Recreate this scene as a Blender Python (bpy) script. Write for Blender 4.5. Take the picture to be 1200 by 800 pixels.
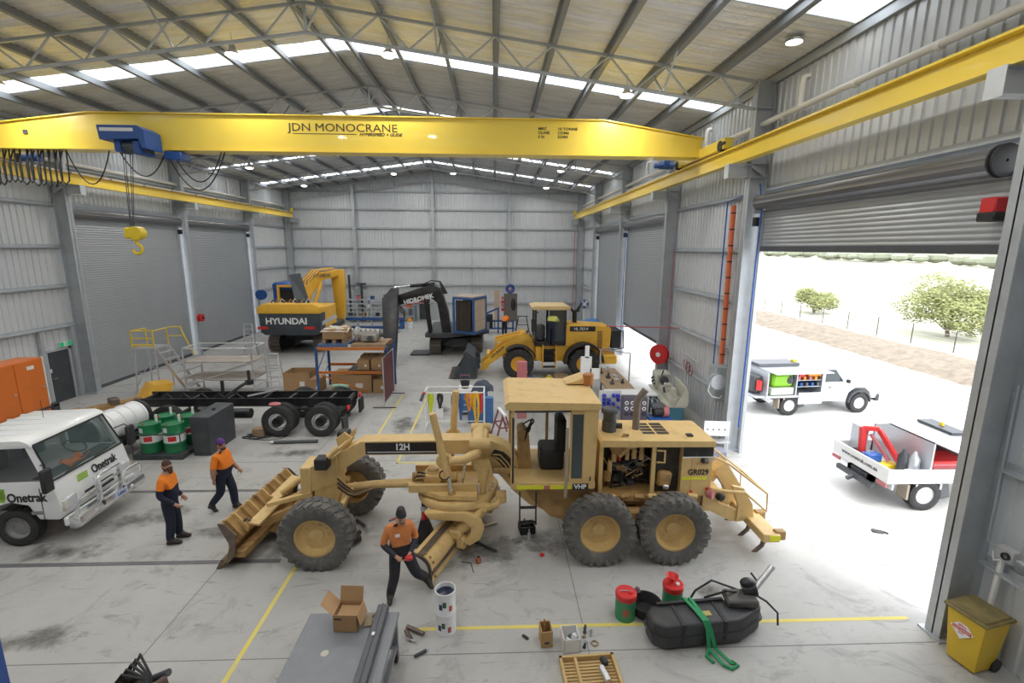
import bpy, bmesh, math, random
from mathutils import Vector, Matrix, Euler
from math import sin, cos, pi, radians as RAD
random.seed(7)
for o in list(bpy.data.objects): bpy.data.objects.remove(o)
SC = bpy.context.scene
COL = SC.collection
# ---------------------------------------------------------------- camera
F_PX, PITCH, YAW, ROLL, CAM_H = 561.92, 0.1921, 0.0379, -0.006, 6.2
fw = Vector((sin(YAW)*cos(PITCH), cos(YAW)*cos(PITCH), -sin(PITCH)))
rt = Vector((cos(YAW), -sin(YAW), 0)); dn = fw.cross(rt)
rt2 = rt*cos(ROLL) + dn*sin(ROLL); dn2 = dn*cos(ROLL) - rt*sin(ROLL)
cam_d = bpy.data.cameras.new('camera'); cam = bpy.data.objects.new('camera', cam_d); COL.objects.link(cam)
cam_d.sensor_width = 36; cam_d.sensor_fit = 'HORIZONTAL'; cam_d.lens = 36*F_PX/1200
cam_d.clip_start = .05; cam_d.clip_end = 3000
cam.matrix_world = Matrix(((rt2.x, -dn2.x, -fw.x, 0), (rt2.y, -dn2.y, -fw.y, 0), (rt2.z, -dn2.z, -fw.z, CAM_H), (0, 0, 0, 1)))
SC.camera = cam
# ---------------------------------------------------------------- sky, sun, exposure
W = bpy.data.worlds.new('overcast_sky'); SC.world = W; W.use_nodes = True
bg = W.node_tree.nodes['Background']; bg.inputs[0].default_value = (.93, .96, 1, 1); bg.inputs[1].default_value = 3.3
sun_d = bpy.data.lights.new('sun', 'SUN'); sun = bpy.data.objects.new('sun', sun_d); COL.objects.link(sun)
sun_d.energy = 1.6; sun_d.angle = RAD(14); sun_d.color = (1, .97, .92)
sun.rotation_euler = (RAD(24), RAD(20), 0); sun.location = (20, 10, 40)
LAMP_W = 72
VS = SC.view_settings
VS.view_transform = 'Standard'; VS.look = 'None'; VS.gamma = 1; VS.exposure = 0.2; VS.use_curve_mapping = False
# ---------------------------------------------------------------- materials
MATS = {}
def mat(name, col, rough=.5, metal=0., var=.12, scale=6., bump=0., bscale=40., dirt=None, dscale=2.5, damt=.5, coat=0., trans=0., emit=None, estr=0., alpha=1.):
    """principled material with procedural colour mottling, optional dirt patches and fine relief"""
    if name in MATS: return MATS[name]
    m = bpy.data.materials.new(name); m.use_nodes = True; nt = m.node_tree; N = nt.nodes; L = nt.links
    b = N['Principled BSDF']; b.inputs['Roughness'].default_value = rough; b.inputs['Metallic'].default_value = metal
    tc = N.new('ShaderNodeTexCoord')
    nz = N.new('ShaderNodeTexNoise'); nz.inputs['Scale'].default_value = scale; nz.inputs['Detail'].default_value = 4
    L.new(tc.outputs['Object'], nz.inputs['Vector'])
    mx = N.new('ShaderNodeMix'); mx.data_type = 'RGBA'
    c = Vector(col)
    mx.inputs[6].default_value = (*[max(0, v*(1-var)) for v in c], 1); mx.inputs[7].default_value = (*[min(1, v*(1+var)) for v in c], 1)
    L.new(nz.outputs['Fac'], mx.inputs[0]); out = mx.outputs[2]
    if dirt:
        n2 = N.new('ShaderNodeTexNoise'); n2.inputs['Scale'].default_value = dscale; n2.inputs['Detail'].default_value = 7; n2.inputs['Roughness'].default_value = .68
        L.new(tc.outputs['Object'], n2.inputs['Vector'])
        rp = N.new('ShaderNodeMapRange'); rp.inputs[1].default_value = .48; rp.inputs[2].default_value = .72; rp.inputs[4].default_value = damt
        L.new(n2.outputs['Fac'], rp.inputs[0])
        m2 = N.new('ShaderNodeMix'); m2.data_type = 'RGBA'; m2.inputs[7].default_value = (*dirt, 1)
        L.new(rp.outputs[0], m2.inputs[0]); L.new(out, m2.inputs[6]); out = m2.outputs[2]
    L.new(out, b.inputs['Base Color'])
    if bump:
        n3 = N.new('ShaderNodeTexNoise'); n3.inputs['Scale'].default_value = bscale; L.new(tc.outputs['Object'], n3.inputs['Vector'])
        bp = N.new('ShaderNodeBump'); bp.inputs['Strength'].default_value = bump; bp.inputs['Distance'].default_value = .02
        L.new(n3.outputs['Fac'], bp.inputs['Height']); L.new(bp.outputs[0], b.inputs['Normal'])
    if coat: b.inputs['Coat Weight'].default_value = coat
    if trans: b.inputs['Transmission Weight'].default_value = trans
    if alpha < 1: b.inputs['Alpha'].default_value = alpha
    if emit: b.inputs['Emission Color'].default_value = (*emit, 1); b.inputs['Emission Strength'].default_value = estr
    MATS[name] = m; return m
galv = mat('galvanised_steel', (.50, .53, .56), .48, .4, .12, 3., dirt=(.36, .38, .40), damt=.5)
galv_l = mat('galvanised_bright', (.62, .65, .68), .42, .6, .08, 5.)
clad = mat('zinc_cladding', (.68, .70, .72), .40, .25, .05, .8, dirt=(.58, .60, .62), dscale=.7, damt=.35)
slat_m = mat('roller_slat_zinc', (.41, .43, .45), .36, .35, .06, 1.2)
purl_m = mat('dark_grey_purlin', (.30, .315, .33), .5, .4, .1, 3.)  # even grey, darker than the other galvanised steel
drum_m = mat('dark_zinc_drum', (.20, .20, .21), .3, .6, .08, 2.)
dk_steel = mat('dark_grey_steel', (.10, .105, .115), .5, .3, .2, 4.)
char = mat('charcoal_paint', (.055, .06, .068), .5, .1, .2, 3., dirt=(.16, .155, .15), damt=.25)
black = mat('black_rubbery', (.022, .022, .024), .6, 0, .3, 8.)
blk_gloss = mat('black_paint', (.018, .018, .02), .35, .1, .3, 5., dirt=(.12, .11, .1), damt=.25)
crane_y = mat('crane_yellow', (.89, .66, .085), .34, 0, .04, 1.5, coat=.25)
cat_y = mat('faded_machine_yellow', (.68, .475, .20), .5, 0, .10, 3., dirt=(.34, .22, .10), dscale=3., damt=.5)
cat_yd = mat('grimy_machine_yellow', (.42, .255, .095), .6, 0, .2, 5., dirt=(.13, .085, .045), dscale=4., damt=.75)
steel_worn = mat('worn_bare_steel', (.20, .16, .13), .45, .6, .3, 9., dirt=(.09, .06, .045), damt=.6)
loader_y = mat('loader_yellow', (.84, .47, .05), .42, 0, .06, 3., dirt=(.40, .24, .06), damt=.3)
tyre = mat('tyre_rubber', (.11, .108, .104), .78, 0, .25, 9., dirt=(.27, .24, .20), dscale=3.5, damt=.75, bump=.2)
tyre_d = mat('dark_tyre_rubber', (.03, .03, .031), .75, 0, .25, 9., dirt=(.1, .1, .095), damt=.35)
white_p = mat('white_paint', (.82, .83, .84), .3, 0, .03, 2., coat=.3)
white_pl = mat('white_plastic', (.78, .78, .77), .5, 0, .05, 4.)
cream_p = mat('cream_pvc', (.74, .72, .66), .45, 0, .05, 2.)
chrome = mat('polished_aluminium', (.80, .81, .82), .2, .9, .04, 4.)
alu = mat('brushed_aluminium', (.66, .67, .69), .38, .75, .08, 6.)
glass_d = mat('tinted_glass', (.03, .045, .05), .06, 0, .1, 2., coat=.6)
glass_c = mat('clear_glass', (.62, .74, .72), .04, 0, .02, 2., alpha=.22, coat=.4)
orange = mat('hi_vis_orange', (.85, .22, .015), .75, 0, .12, 9., bump=.3, bscale=18.)
or_cab = mat('orange_enamel', (.68, .17, .025), .4, 0, .06, 2., dirt=(.45, .12, .03), damt=.25)
navy = mat('navy_workwear', (.012, .016, .038), .8, 0, .25, 10., bump=.4, bscale=14.)
hv_y = mat('hi_vis_lime', (.62, .64, .16), .75, 0, .1, 9.)
skin_m = mat('skin', (.46, .25, .17), .55, 0, .12, 20.)
hair_m = mat('brown_hair', (.07, .035, .02), .75, 0, .35, 40., bump=.6, bscale=90.)
boot = mat('brown_black_leather', (.03, .022, .018), .55, 0, .3, 12.)
green_p = mat('drum_green', (.012, .20, .075), .35, 0, .08, 4., dirt=(.01, .10, .05), damt=.3)
red_p = mat('signal_red', (.62, .03, .03), .4, 0, .08, 4.)
red_f = mat('faded_red', (.50, .16, .17), .55, 0, .12, 5.)
blue_p = mat('crane_blue', (.02, .085, .32), .38, 0, .08, 4.)
blue_r = mat('rack_blue', (.03, .10, .30), .45, 0, .15, 5., dirt=(.05, .06, .1), damt=.4)
teal = mat('machine_teal', (.05, .20, .28), .4, 0, .06, 4.)
olive = mat('machine_putty', (.50, .50, .42), .45, 0, .08, 5., dirt=(.2, .2, .17), damt=.35)
card = mat('cardboard', (.42, .26, .13), .85, 0, .08, 4., dirt=(.34, .20, .09), damt=.35)
ply = mat('plywood', (.55, .43, .31), .7, 0, .12, 3., dirt=(.42, .33, .24), damt=.5)
timber = mat('weathered_timber', (.36, .25, .15), .8, 0, .22, 8., dirt=(.2, .14, .09), damt=.5)
maroon = mat('maroon_strip', (.16, .05, .055), .5, 0, .25, 5., alpha=.82)
yel_l = mat('floor_line_yellow', (.74, .62, .14), .65, 0, .08, 5., dirt=(.55, .50, .28), dscale=5., damt=.7)
yel_s = mat('safety_yellow', (.80, .58, .03), .4, 0, .06, 4.)
grime = mat('engine_grime', (.035, .03, .026), .6, .2, .5, 12., dirt=(.12, .085, .05), dscale=8., damt=.6)
lamp_e = mat('lamp_diffuser', (.95, .95, .92), .4, 0, .0, 1., emit=(1, .97, .9), estr=14.)
lamp_w = mat('warm_lamp_diffuser', (.95, .9, .8), .4, 0, .0, 1., emit=(1, .85, .62), estr=9.)
lime = mat('lime_green_paint', (.25, .55, .03), .5, 0, .06, 4.)
# ---------------------------------------------------------------- mesh builder
class MB:
    def __init__(s): s.v = []; s.f = []; s.mi = []; s.sm = []; s.M = Matrix(); s.cur = 0
    def _add(s, vs, fs, smooth=False):
        o = len(s.v); s.v += [s.M @ Vector(v) for v in vs]
        for f in fs: s.f.append([i+o for i in f]); s.mi.append(s.cur); s.sm.append(smooth)
        return s
    def m(s, i): s.cur = i; return s
    def at(s, loc=(0, 0, 0), rot=(0, 0, 0)):
        s.M = Matrix.Translation(loc) @ Euler(rot).to_matrix().to_4x4(); return s
    def box(s, x0, x1, y0, y1, z0, z1, c=0.):
        if x0 > x1: x0, x1 = x1, x0
        if y0 > y1: y0, y1 = y1, y0
        if z0 > z1: z0, z1 = z1, z0
        if c <= 0:
            vs = [(x, y, z) for z in (z0, z1) for y in (y0, y1) for x in (x0, x1)]
            return s._add(vs, [(0, 2, 3, 1), (4, 5, 7, 6), (0, 1, 5, 4), (2, 6, 7, 3), (0, 4, 6, 2), (1, 3, 7, 5)])
        c = min(c, (x1-x0)*.49, (y1-y0)*.49, (z1-z0)*.49)
        X = (x0, x1); Y = (y0, y1); Z = (z0, z1); vs = []; idx = {}
        for a in (0, 1):
            for b in (0, 1):
                for d in (0, 1):
                    p = [X[a], Y[b], Z[d]]; sg = [1-2*a, 1-2*b, 1-2*d]
                    for k in range(3):
                        q = [p[j] + (sg[j]*c if j != k else 0) for j in range(3)]
                        idx[(a, b, d, k)] = len(vs); vs.append(q)
        fs = []
        for a in (0, 1):
            q = [idx[(a, 0, 0, 0)], idx[(a, 1, 0, 0)], idx[(a, 1, 1, 0)], idx[(a, 0, 1, 0)]]; fs.append(q if a else q[::-1])
            q = [idx[(0, a, 0, 1)], idx[(0, a, 1, 1)], idx[(1, a, 1, 1)], idx[(1, a, 0, 1)]]; fs.append(q if a else q[::-1])
            q = [idx[(0, 0, a, 2)], idx[(1, 0, a, 2)], idx[(1, 1, a, 2)], idx[(0, 1, a, 2)]]; fs.append(q if a else q[::-1])
        for a in (0, 1):
            for b in (0, 1):
                fs.append([idx[(0, a, b, 1)], idx[(1, a, b, 1)], idx[(1, a, b, 2)], idx[(0, a, b, 2)]])
                fs.append([idx[(a, 0, b, 0)], idx[(a, 1, b, 0)], idx[(a, 1, b, 2)], idx[(a, 0, b, 2)]])
                fs.append([idx[(a, b, 0, 0)], idx[(a, b, 1, 0)], idx[(a, b, 1, 1)], idx[(a, b, 0, 1)]])
                for d in (0, 1): fs.append([idx[(a, b, d, 0)], idx[(a, b, d, 1)], idx[(a, b, d, 2)]])
        return s._add(vs, fs)
    def cb(s, c, d, rot=(0, 0, 0), ch=0.):
        """box from centre and size, optionally rotated"""
        old = s.M.copy(); s.M = s.M @ Matrix.Translation(c) @ Euler(rot).to_matrix().to_4x4()
        s.box(-d[0]/2, d[0]/2, -d[1]/2, d[1]/2, -d[2]/2, d[2]/2, ch); s.M = old; return s
    def frame(s, a, b, up=(0, 0, 1)):
        a = Vector(a); b = Vector(b); d = (b-a).normalized(); up = Vector(up)
        if abs(d.dot(up)) > .98: up = Vector((0, 1, 0)) if abs(d.y) < .9 else Vector((1, 0, 0))
        x = up.cross(d).normalized(); y = d.cross(x)
        return a, b, x, y, d
    def bar(s, a, b, w, h, up=(0, 0, 1)):
        a, b, x, y, d = s.frame(a, b, up); vs = []
        for p in (a, b):
            for i, j in ((-1, -1), (1, -1), (1, 1), (-1, 1)): vs.append(p + x*(i*w/2) + y*(j*h/2))
        return s._add(vs, [(3, 2, 1, 0), (4, 5, 6, 7), (0, 1, 5, 4), (1, 2, 6, 5), (2, 3, 7, 6), (3, 0, 4, 7)])
    def cyl(s, a, b, r, r2=None, n=14, cap=True):
        r2 = r if r2 is None else r2; a, b, x, y, d = s.frame(a, b); vs = []
        for p, q in ((a, r), (b, r2)):
            for i in range(n): t = 2*pi*i/n; vs.append(p + x*(q*cos(t)) + y*(q*sin(t)))
        s._add(vs, [(i, (i+1) % n, n+(i+1) % n, n+i) for i in range(n)], True)
        if cap: s._add(vs, [list(range(n))[::-1], list(range(n, 2*n))])
        return s
    def tube(s, pts, r, n=8, close=False, radii=None):
        P = [Vector(p) for p in pts]; k = len(P); vs = []; px = None
        for i, p in enumerate(P):
            if close: d = (P[(i+1) % k]-P[i-1])
            else: d = P[min(i+1, k-1)]-P[max(i-1, 0)]
            d = d.normalized() if d.length > 1e-9 else Vector((0, 0, 1))
            if px is None:
                up = Vector((0, 0, 1)) if abs(d.z) < .9 else Vector((1, 0, 0)); px = up.cross(d).normalized()
            else:
                px = px - d*px.dot(d); px = px.normalized() if px.length > 1e-6 else Vector((1, 0, 0))
            py = d.cross(px); q = radii[i] if radii else r
            for j in range(n): t = 2*pi*j/n; vs.append(p + px*(q*cos(t)) + py*(q*sin(t)))
        fs = []
        for i in range(k if close else k-1):
            a = i*n; b = ((i+1) % k)*n
            fs += [(a+j, a+(j+1) % n, b+(j+1) % n, b+j) for j in range(n)]
        s._add(vs, fs, True)
        if not close: s._add(vs, [list(range(n))[::-1], list(range((k-1)*n, k*n))])
        return s
    def lathe(s, prof, n=24, c=(0, 0, 0), axis='z', smooth=True, arc=2*pi, cap=False):
        """prof: (radius, height) pairs turned about an axis through c"""
        vs = []; k = len(prof); full = abs(arc-2*pi) < 1e-6; nn = n if full else n+1
        for i in range(nn):
            t = arc*i/n
            for r, h in prof:
                u, w = r*cos(t), r*sin(t)
                vs.append({'z': (c[0]+u, c[1]+w, c[2]+h), 'y': (c[0]+u, c[1]+h, c[2]-w), 'x': (c[0]+h, c[1]+u, c[2]+w)}[axis])
        fs = []
        for i in range(n):
            j = (i+1) % nn
            for q in range(k-1): fs.append((i*k+q, j*k+q, j*k+q+1, i*k+q+1))
        s._add(vs, fs, smooth)
        if full and cap:
            if prof[0][0] > 1e-6: s._add(vs, [[i*k for i in range(n)][::-1]])
            if prof[-1][0] > 1e-6: s._add(vs, [[i*k+k-1 for i in range(n)]])
        return s
    def prism(s, poly, a0, a1, plane='xz', smooth=False):
        """polygon in a plane ('xz': extrude along y, 'yz': along x, 'xy': along z)"""
        n = len(poly); vs = []
        for a in (a0, a1):
            for p, q in poly: vs.append({'xz': (p, a, q), 'yz': (a, p, q), 'xy': (p, q, a)}[plane])
        s._add(vs, [(i, (i+1) % n, n+(i+1) % n, n+i) for i in range(n)], smooth)
        return s._add(vs, [list(range(n))[::-1], list(range(n, 2*n))])
    def ell(s, c, r, n=14, k=8, rot=(0, 0, 0)):
        R = Euler(rot).to_matrix(); vs = []; c = Vector(c)
        for i in range(k+1):
            p = pi*i/k
            for j in range(n): t = 2*pi*j/n; vs.append(c + R @ Vector((r[0]*sin(p)*cos(t), r[1]*sin(p)*sin(t), r[2]*cos(p))))
        return s._add(vs, [(i*n+j, (i+1)*n+j, (i+1)*n+(j+1) % n, i*n+(j+1) % n) for i in range(k) for j in range(n)], True)
    def grid(s, fn, nu, nv, smooth=True):
        vs = [fn(i/nu, j/nv) for i in range(nu+1) for j in range(nv+1)]
        return s._add(vs, [(i*(nv+1)+j, (i+1)*(nv+1)+j, (i+1)*(nv+1)+j+1, i*(nv+1)+j+1) for i in range(nu) for j in range(nv)], smooth)
    def torus(s, c, R, r, axis='z', n=24, k=8):
        ring = []
        for i in range(n):
            t = 2*pi*i/n; u, w = R*cos(t), R*sin(t)
            ring.append({'z': (c[0]+u, c[1]+w, c[2]), 'y': (c[0]+u, c[1], c[2]+w), 'x': (c[0], c[1]+u, c[2]+w)}[axis])
        return s.tube(ring, r, k, close=True)
    def mesh(s, name, mats, bev=0., seg=2):
        me = bpy.data.meshes.new(name); me.from_pydata(s.v, [], s.f)
        for m_ in (mats if isinstance(mats, (list, tuple)) else [mats]): me.materials.append(m_)
        me.polygons.foreach_set('material_index', s.mi); me.polygons.foreach_set('use_smooth', s.sm)
        bm = bmesh.new(); bm.from_mesh(me); bmesh.ops.remove_doubles(bm, verts=bm.verts, dist=1e-5)
        if bev:
            bmesh.ops.recalc_face_normals(bm, faces=bm.faces)
            es = [e for e in bm.edges if len(e.link_faces) == 2 and e.calc_face_angle(0) > .5]
            bmesh.ops.bevel(bm, geom=es, offset=bev, segments=seg, profile=.6, affect='EDGES', clamp_overlap=True)
            for f_ in bm.faces: f_.smooth = True
        bmesh.ops.recalc_face_normals(bm, faces=bm.faces); bm.to_mesh(me); bm.free()
        try: me.set_sharp_from_angle(angle=RAD(38))
        except Exception: pass
        me.update(); return me
    def build(s, name, mats, parent=None, loc=None, bev=0., seg=2):
        o = bpy.data.objects.new(name, s.mesh(name, mats, bev, seg)); COL.objects.link(o)
        if parent: o.parent = parent
        if loc: o.location = loc
        return o
def tag(o, label=None, cat=None, group=None, kind=None):
    if label: o['label'] = label
    if cat: o['category'] = cat
    if group: o['group'] = group
    if kind: o['kind'] = kind
    return o
def thing(name, label, cat, loc=(0, 0, 0), rz=0., group=None):
    o = bpy.data.objects.new(name, None); COL.objects.link(o); o.empty_display_size = .2
    o.location = loc; o.rotation_euler = (0, 0, rz); return tag(o, label, cat, group)
def struct(name):
    o = bpy.data.objects.new(name, None); COL.objects.link(o); return tag(o, kind='structure')
def dup(o, loc=None, rz=None, label=None, parent=None):
    kids = list(o.children); c = o.copy(); COL.objects.link(c)
    if parent: c.parent = parent
    if loc is not None: c.location = loc
    if rz is not None: c.rotation_euler = (0, 0, rz)
    if label: c['label'] = label
    for k in kids: dup(k, parent=c)
    return c
def inst(o, parent, loc=(0, 0, 0), rot=(0, 0, 0), scale=None):
    """another child object sharing o's mesh"""
    c = bpy.data.objects.new(o.name.split('.')[0], o.data); COL.objects.link(c); c.parent = parent; c.location = loc; c.rotation_euler = rot
    if scale: c.scale = scale
    return c
def text(body, size, mtl, parent, loc, rot, name='lettering', bold=.0, depth=.003, sx=1., shear=0., align='CENTER'):
    cu = bpy.data.curves.new('t', 'FONT'); cu.body = body; cu.size = size; cu.align_x = align; cu.align_y = 'CENTER'
    cu.extrude = depth; cu.offset = bold; cu.shear = shear; cu.resolution_u = 3
    t = bpy.data.objects.new('t', cu); COL.objects.link(t)
    dg = bpy.context.evaluated_depsgraph_get(); me = bpy.data.meshes.new_from_object(t.evaluated_get(dg))
    bpy.data.objects.remove(t); me.materials.clear(); me.materials.append(mtl)
    if sx != 1.:
        for v in me.vertices: v.co.x *= sx
    o = bpy.data.objects.new(name, me); COL.objects.link(o); o.parent = parent; o.location = loc; o.rotation_euler = rot
    return o
def lerp(a, b, t): return tuple(a[i]+(b[i]-a[i])*t for i in range(len(a)))
FRONT = (pi/2, 0, 0)      # text facing -Y
# ================================================================ THE SHED
XL, XR = -16.97, 7.19          # inner column faces
WL, WR = -17.52, 7.74          # wall sheet planes
RX, RZ, SLOPE = -4.89, 12.62, .138
YS = [6.574, 13.98, 20.487, 27.89, 35.30, 41.81]
YF, YB = -8.2, 42.15
def roof_z(x): return RZ - SLOPE*abs(x-RX)
def ribbed(mb, p0, p1, z0, z1, ax, pos, dep, pitch=.25):
    """trapezoid-ribbed sheet along axis ax ('y' or 'x') from p0 to p1; z0/z1 numbers or functions"""
    n = max(1, round((p1-p0)/pitch)); st = (p1-p0)/n; pr = []
    for i in range(n):
        a = p0+i*st
        pr += [(a, 0), (a+st*.62, 0), (a+st*.70, dep), (a+st*.92, dep)]
    pr.append((p1, 0)); vs = []
    for t, d in pr:
        za = z0(t) if callable(z0) else z0; zb = z1(t) if callable(z1) else z1
        for z in (za, zb): vs.append((pos+d, t, z) if ax == 'y' else (t, pos+d, z))
    mb._add(vs, [(2*i, 2*i+2, 2*i+3, 2*i+1) for i in range(len(pr)-1)])
# ---- floor -------------------------------------------------------
def concrete(name, base, stain, sc=1., damt=.55):
    m = bpy.data.materials.new(name); m.use_nodes = True; nt = m.node_tree; N = nt.nodes; L = nt.links; b = N['Principled BSDF']
    tc = N.new('ShaderNodeTexCoord')
    def noise(s, det=6, r=.6, dist=0., stretch=None):
        n = N.new('ShaderNodeTexNoise'); n.inputs['Scale'].default_value = s; n.inputs['Detail'].default_value = det; n.inputs['Roughness'].default_value = r; n.inputs['Distortion'].default_value = dist
        if stretch:
            mp = N.new('ShaderNodeMapping'); mp.inputs['Scale'].default_value = stretch; mp.inputs['Rotation'].default_value = (0, 0, .5); L.new(tc.outputs['Object'], mp.inputs[0]); L.new(mp.outputs[0], n.inputs['Vector'])
        else: L.new(tc.outputs['Object'], n.inputs['Vector'])
        return n.outputs['Fac']
    def rng(v, a, c, hi):
        r = N.new('ShaderNodeMapRange'); r.inputs[1].default_value = a; r.inputs[2].default_value = c; r.inputs[4].default_value = hi; L.new(v, r.inputs[0]); return r.outputs[0]
    def mix(f, a, colr):
        x = N.new('ShaderNodeMix'); x.data_type = 'RGBA'; L.new(f, x.inputs[0])
        if isinstance(a, tuple): x.inputs[6].default_value = (*a, 1)
        else: L.new(a, x.inputs[6])
        x.inputs[7].default_value = (*colr, 1); return x.outputs[2]
    c = mix(rng(noise(.35*sc, 5), .35, .7, .8), base, tuple(v*.86 for v in base))
    c = mix(rng(noise(2.2*sc, 8, .7), .5, .72, .5), c, tuple(v*.78 for v in base))
    c = mix(rng(noise(.9*sc, 9, .75, 1.2), .53, .70, damt*.85), c, stain)
    c = mix(rng(noise(2.6*sc, 5, .6, 2.2, (.35, 1.8, 1)), .62, .70, damt*.7), c, stain)
    c = mix(rng(noise(26*sc, 3), .62, .8, .25), c, tuple(v*.6 for v in base))
    L.new(c, b.inputs['Base Color']); b.inputs['Roughness'].default_value = .62
    rr = N.new('ShaderNodeMapRange'); rr.inputs[3].default_value = .42; rr.inputs[4].default_value = .72; L.new(noise(1.3*sc), rr.inputs[0]); L.new(rr.outputs[0], b.inputs['Roughness'])
    return m
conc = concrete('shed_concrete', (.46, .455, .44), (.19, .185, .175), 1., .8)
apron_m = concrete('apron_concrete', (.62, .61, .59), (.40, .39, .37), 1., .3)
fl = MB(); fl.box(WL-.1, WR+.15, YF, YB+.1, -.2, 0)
floor = tag(fl.build('floor', conc), kind='structure')
joint_m = mat('joint_sealant', (.20, .195, .19), .8)
trench_m = mat('trench_grate', (.17, .17, .18), .6, .3, .2, 8., dirt=(.3, .29, .28), damt=.4)
for x in (-12.3, -5.42, 1.48): MB().box(x-.007, x+.007, YF, YB, 0, .002).build('joint', joint_m, floor)
for y in (-.6, 6.42, 13.4, 20.5, 27.9, 35.3): MB().box(WL, WR, y-.007, y+.007, 0, .002).build('joint', joint_m, floor)
for y in (8.79, 11.70): MB().box(WL+.3, -4.3, y-.055, y+.055, 0, .006).build('trench_grate', trench_m, floor)
for x0, x1, y0, y1 in ((-3.955, -3.885, 4.2, 20.1), (-2.88, -2.81, 13.2, 19.6), (-2.88, -.6, 13.2, 13.27), (-1.25, 7.1, 6.9, 6.97)):
    MB().box(x0, x1, y0, y1, 0, .003).build('floor_marking', yel_l, floor)
sm = bpy.data.materials.new('oil_stain'); sm.use_nodes = True; N = sm.node_tree.nodes; L = sm.node_tree.links; pb = N['Principled BSDF']; pb.inputs['Base Color'].default_value = (.13, .125, .115, 1); pb.inputs['Roughness'].default_value = .45
tc = N.new('ShaderNodeTexCoord'); ln = N.new('ShaderNodeVectorMath'); ln.operation = 'LENGTH'; L.new(tc.outputs['Object'], ln.inputs[0])
geo = N.new('ShaderNodeNewGeometry'); nz = N.new('ShaderNodeTexNoise'); nz.inputs['Scale'].default_value = 2.3; nz.inputs['Detail'].default_value = 7; nz.inputs['Roughness'].default_value = .7; L.new(geo.outputs['Position'], nz.inputs['Vector'])
sb_ = N.new('ShaderNodeMath'); sb_.operation = 'MULTIPLY_ADD'; L.new(ln.outputs['Value'], sb_.inputs[0]); sb_.inputs[1].default_value = -.42; L.new(nz.outputs['Fac'], sb_.inputs[2])
mr = N.new('ShaderNodeMapRange'); mr.inputs[1].default_value = .2; mr.inputs[2].default_value = .5; mr.inputs[4].default_value = .62; L.new(sb_.outputs[0], mr.inputs[0]); L.new(mr.outputs[0], pb.inputs['Alpha'])
for k, (x, y, a, c, r) in enumerate(((-8.0, 10.5, 1.5, .6, .4), (-.2, 8.9, 1.5, .8, .2), (-1.0, 10.4, 1.1, .8, .6), (1.0, 9.3, .8, .6, 0), (-3.2, 16.4, .8, 1.3, .1), (-8.9, 9.2, 1.4, .5, .1), (-4.4, 9.7, .9, 1.3, .3), (3.0, 9.7, 1.6, 1.2, 0), (-6.0, 9.9, 1.1, .5, .3), (-2.0, 17.8, .5, .9, .2), (-7.4, 6.9, 1.0, .4, .2), (-9.6, 7.4, 1.2, .5, .3), (4.0, 7.7, .5, .3, .4), (-6.0, 14.0, 1.2, .4, .1), (-12.5, 30.5, 2.2, 2.0, 0), (-2.0, 29.8, 2.0, 2.0, 0), (2.6, 23.4, 2.6, 1.2, 0))):
    b = MB(); b.lathe([(.001, 0), (.5, 0), (1.0, 0)], 20); o = b.build('oil_stain', sm, floor); o.location = (x, y, .0012+.0001*k); o.scale = (a, c, 1); o.rotation_euler = (0, 0, r)
# ---- columns ------------------------------------------------------
def column(wall, side, y, corbel=True):
    xi, xo = (XR, WR-.04) if side > 0 else (XL, WL+.04); s = side; top = roof_z(xi)-.2
    b = MB(); b.box(xi, xi+s*.02, y-.13, y+.13, 0, top); b.box(xo-s*.02, xo, y-.13, y+.13, 0, top); b.box(xi, xo, y-.012, y+.012, 0, top)
    for z in (8.2, 8.56, 10.02): b.box(xi, xo, y-.125, y+.125, z-.012, z+.012)
    b.box(xi-s*.06, xo+s*.02, y-.2, y+.2, 0, .03)
    c = b.build('column', galv, wall)
    b = MB(); b.bar((xi+s*.04, y-.07, 8.52), (xo-s*.04, y-.07, 8.24), .09, .02, (0, 1, 0)); b.build('stiffener', galv, c)
    if corbel:
        b = MB(); xe = xi-s*.62
        b.box(xe, xi, y-.12, y+.12, 8.2, 8.22); b.box(xe, xi, y-.12, y+.12, 8.53, 8.55); b.box(xe, xi, y-.01, y+.01, 8.2, 8.55); b.box(xe-s*.015, xe, y-.13, y+.13, 8.17, 8.55)
        b.build('corbel', galv_l, c)
    return c
GZ = [1.45, 3.0, 4.58, 6.15, 7.78, 9.32]
def girt(wall, side, y0, y1, z):
    x = (WR if side > 0 else WL) - side*.03
    b = MB(); b.box(x-side*.14, x, y0, y1, z-.01, z+.01); b.box(x-side*.015, x, y0, y1, z-.1, z+.1); b.box(x-side*.15, x-side*.135, y0, y1, z-.035, z+.01)
    b.build('girt', galv, wall)
def wall_sheet(wall, side, y0, y1, z0, z1):
    b = MB(); ribbed(b, y0, y1, z0, z1, 'y', WR if side > 0 else WL, side*.035)
    o = b.build('wall_sheet', clad, wall)
    return o
wl, wr, wb, wf = struct('wall_left'), struct('wall_right'), struct('wall_back'), struct('wall_front')
for i, y in enumerate([-.8]+YS):
    for w, s in ((wl, -1), (wr, 1)): column(w, s, y)
edges = [YF, -.8]+YS
DOORS = {1: (1, 4, 5), -1: (4, 5)}       # bay index -> roller doors (bay k runs edges[k]..edges[k+1]); right bay 2 is the big open door
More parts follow.
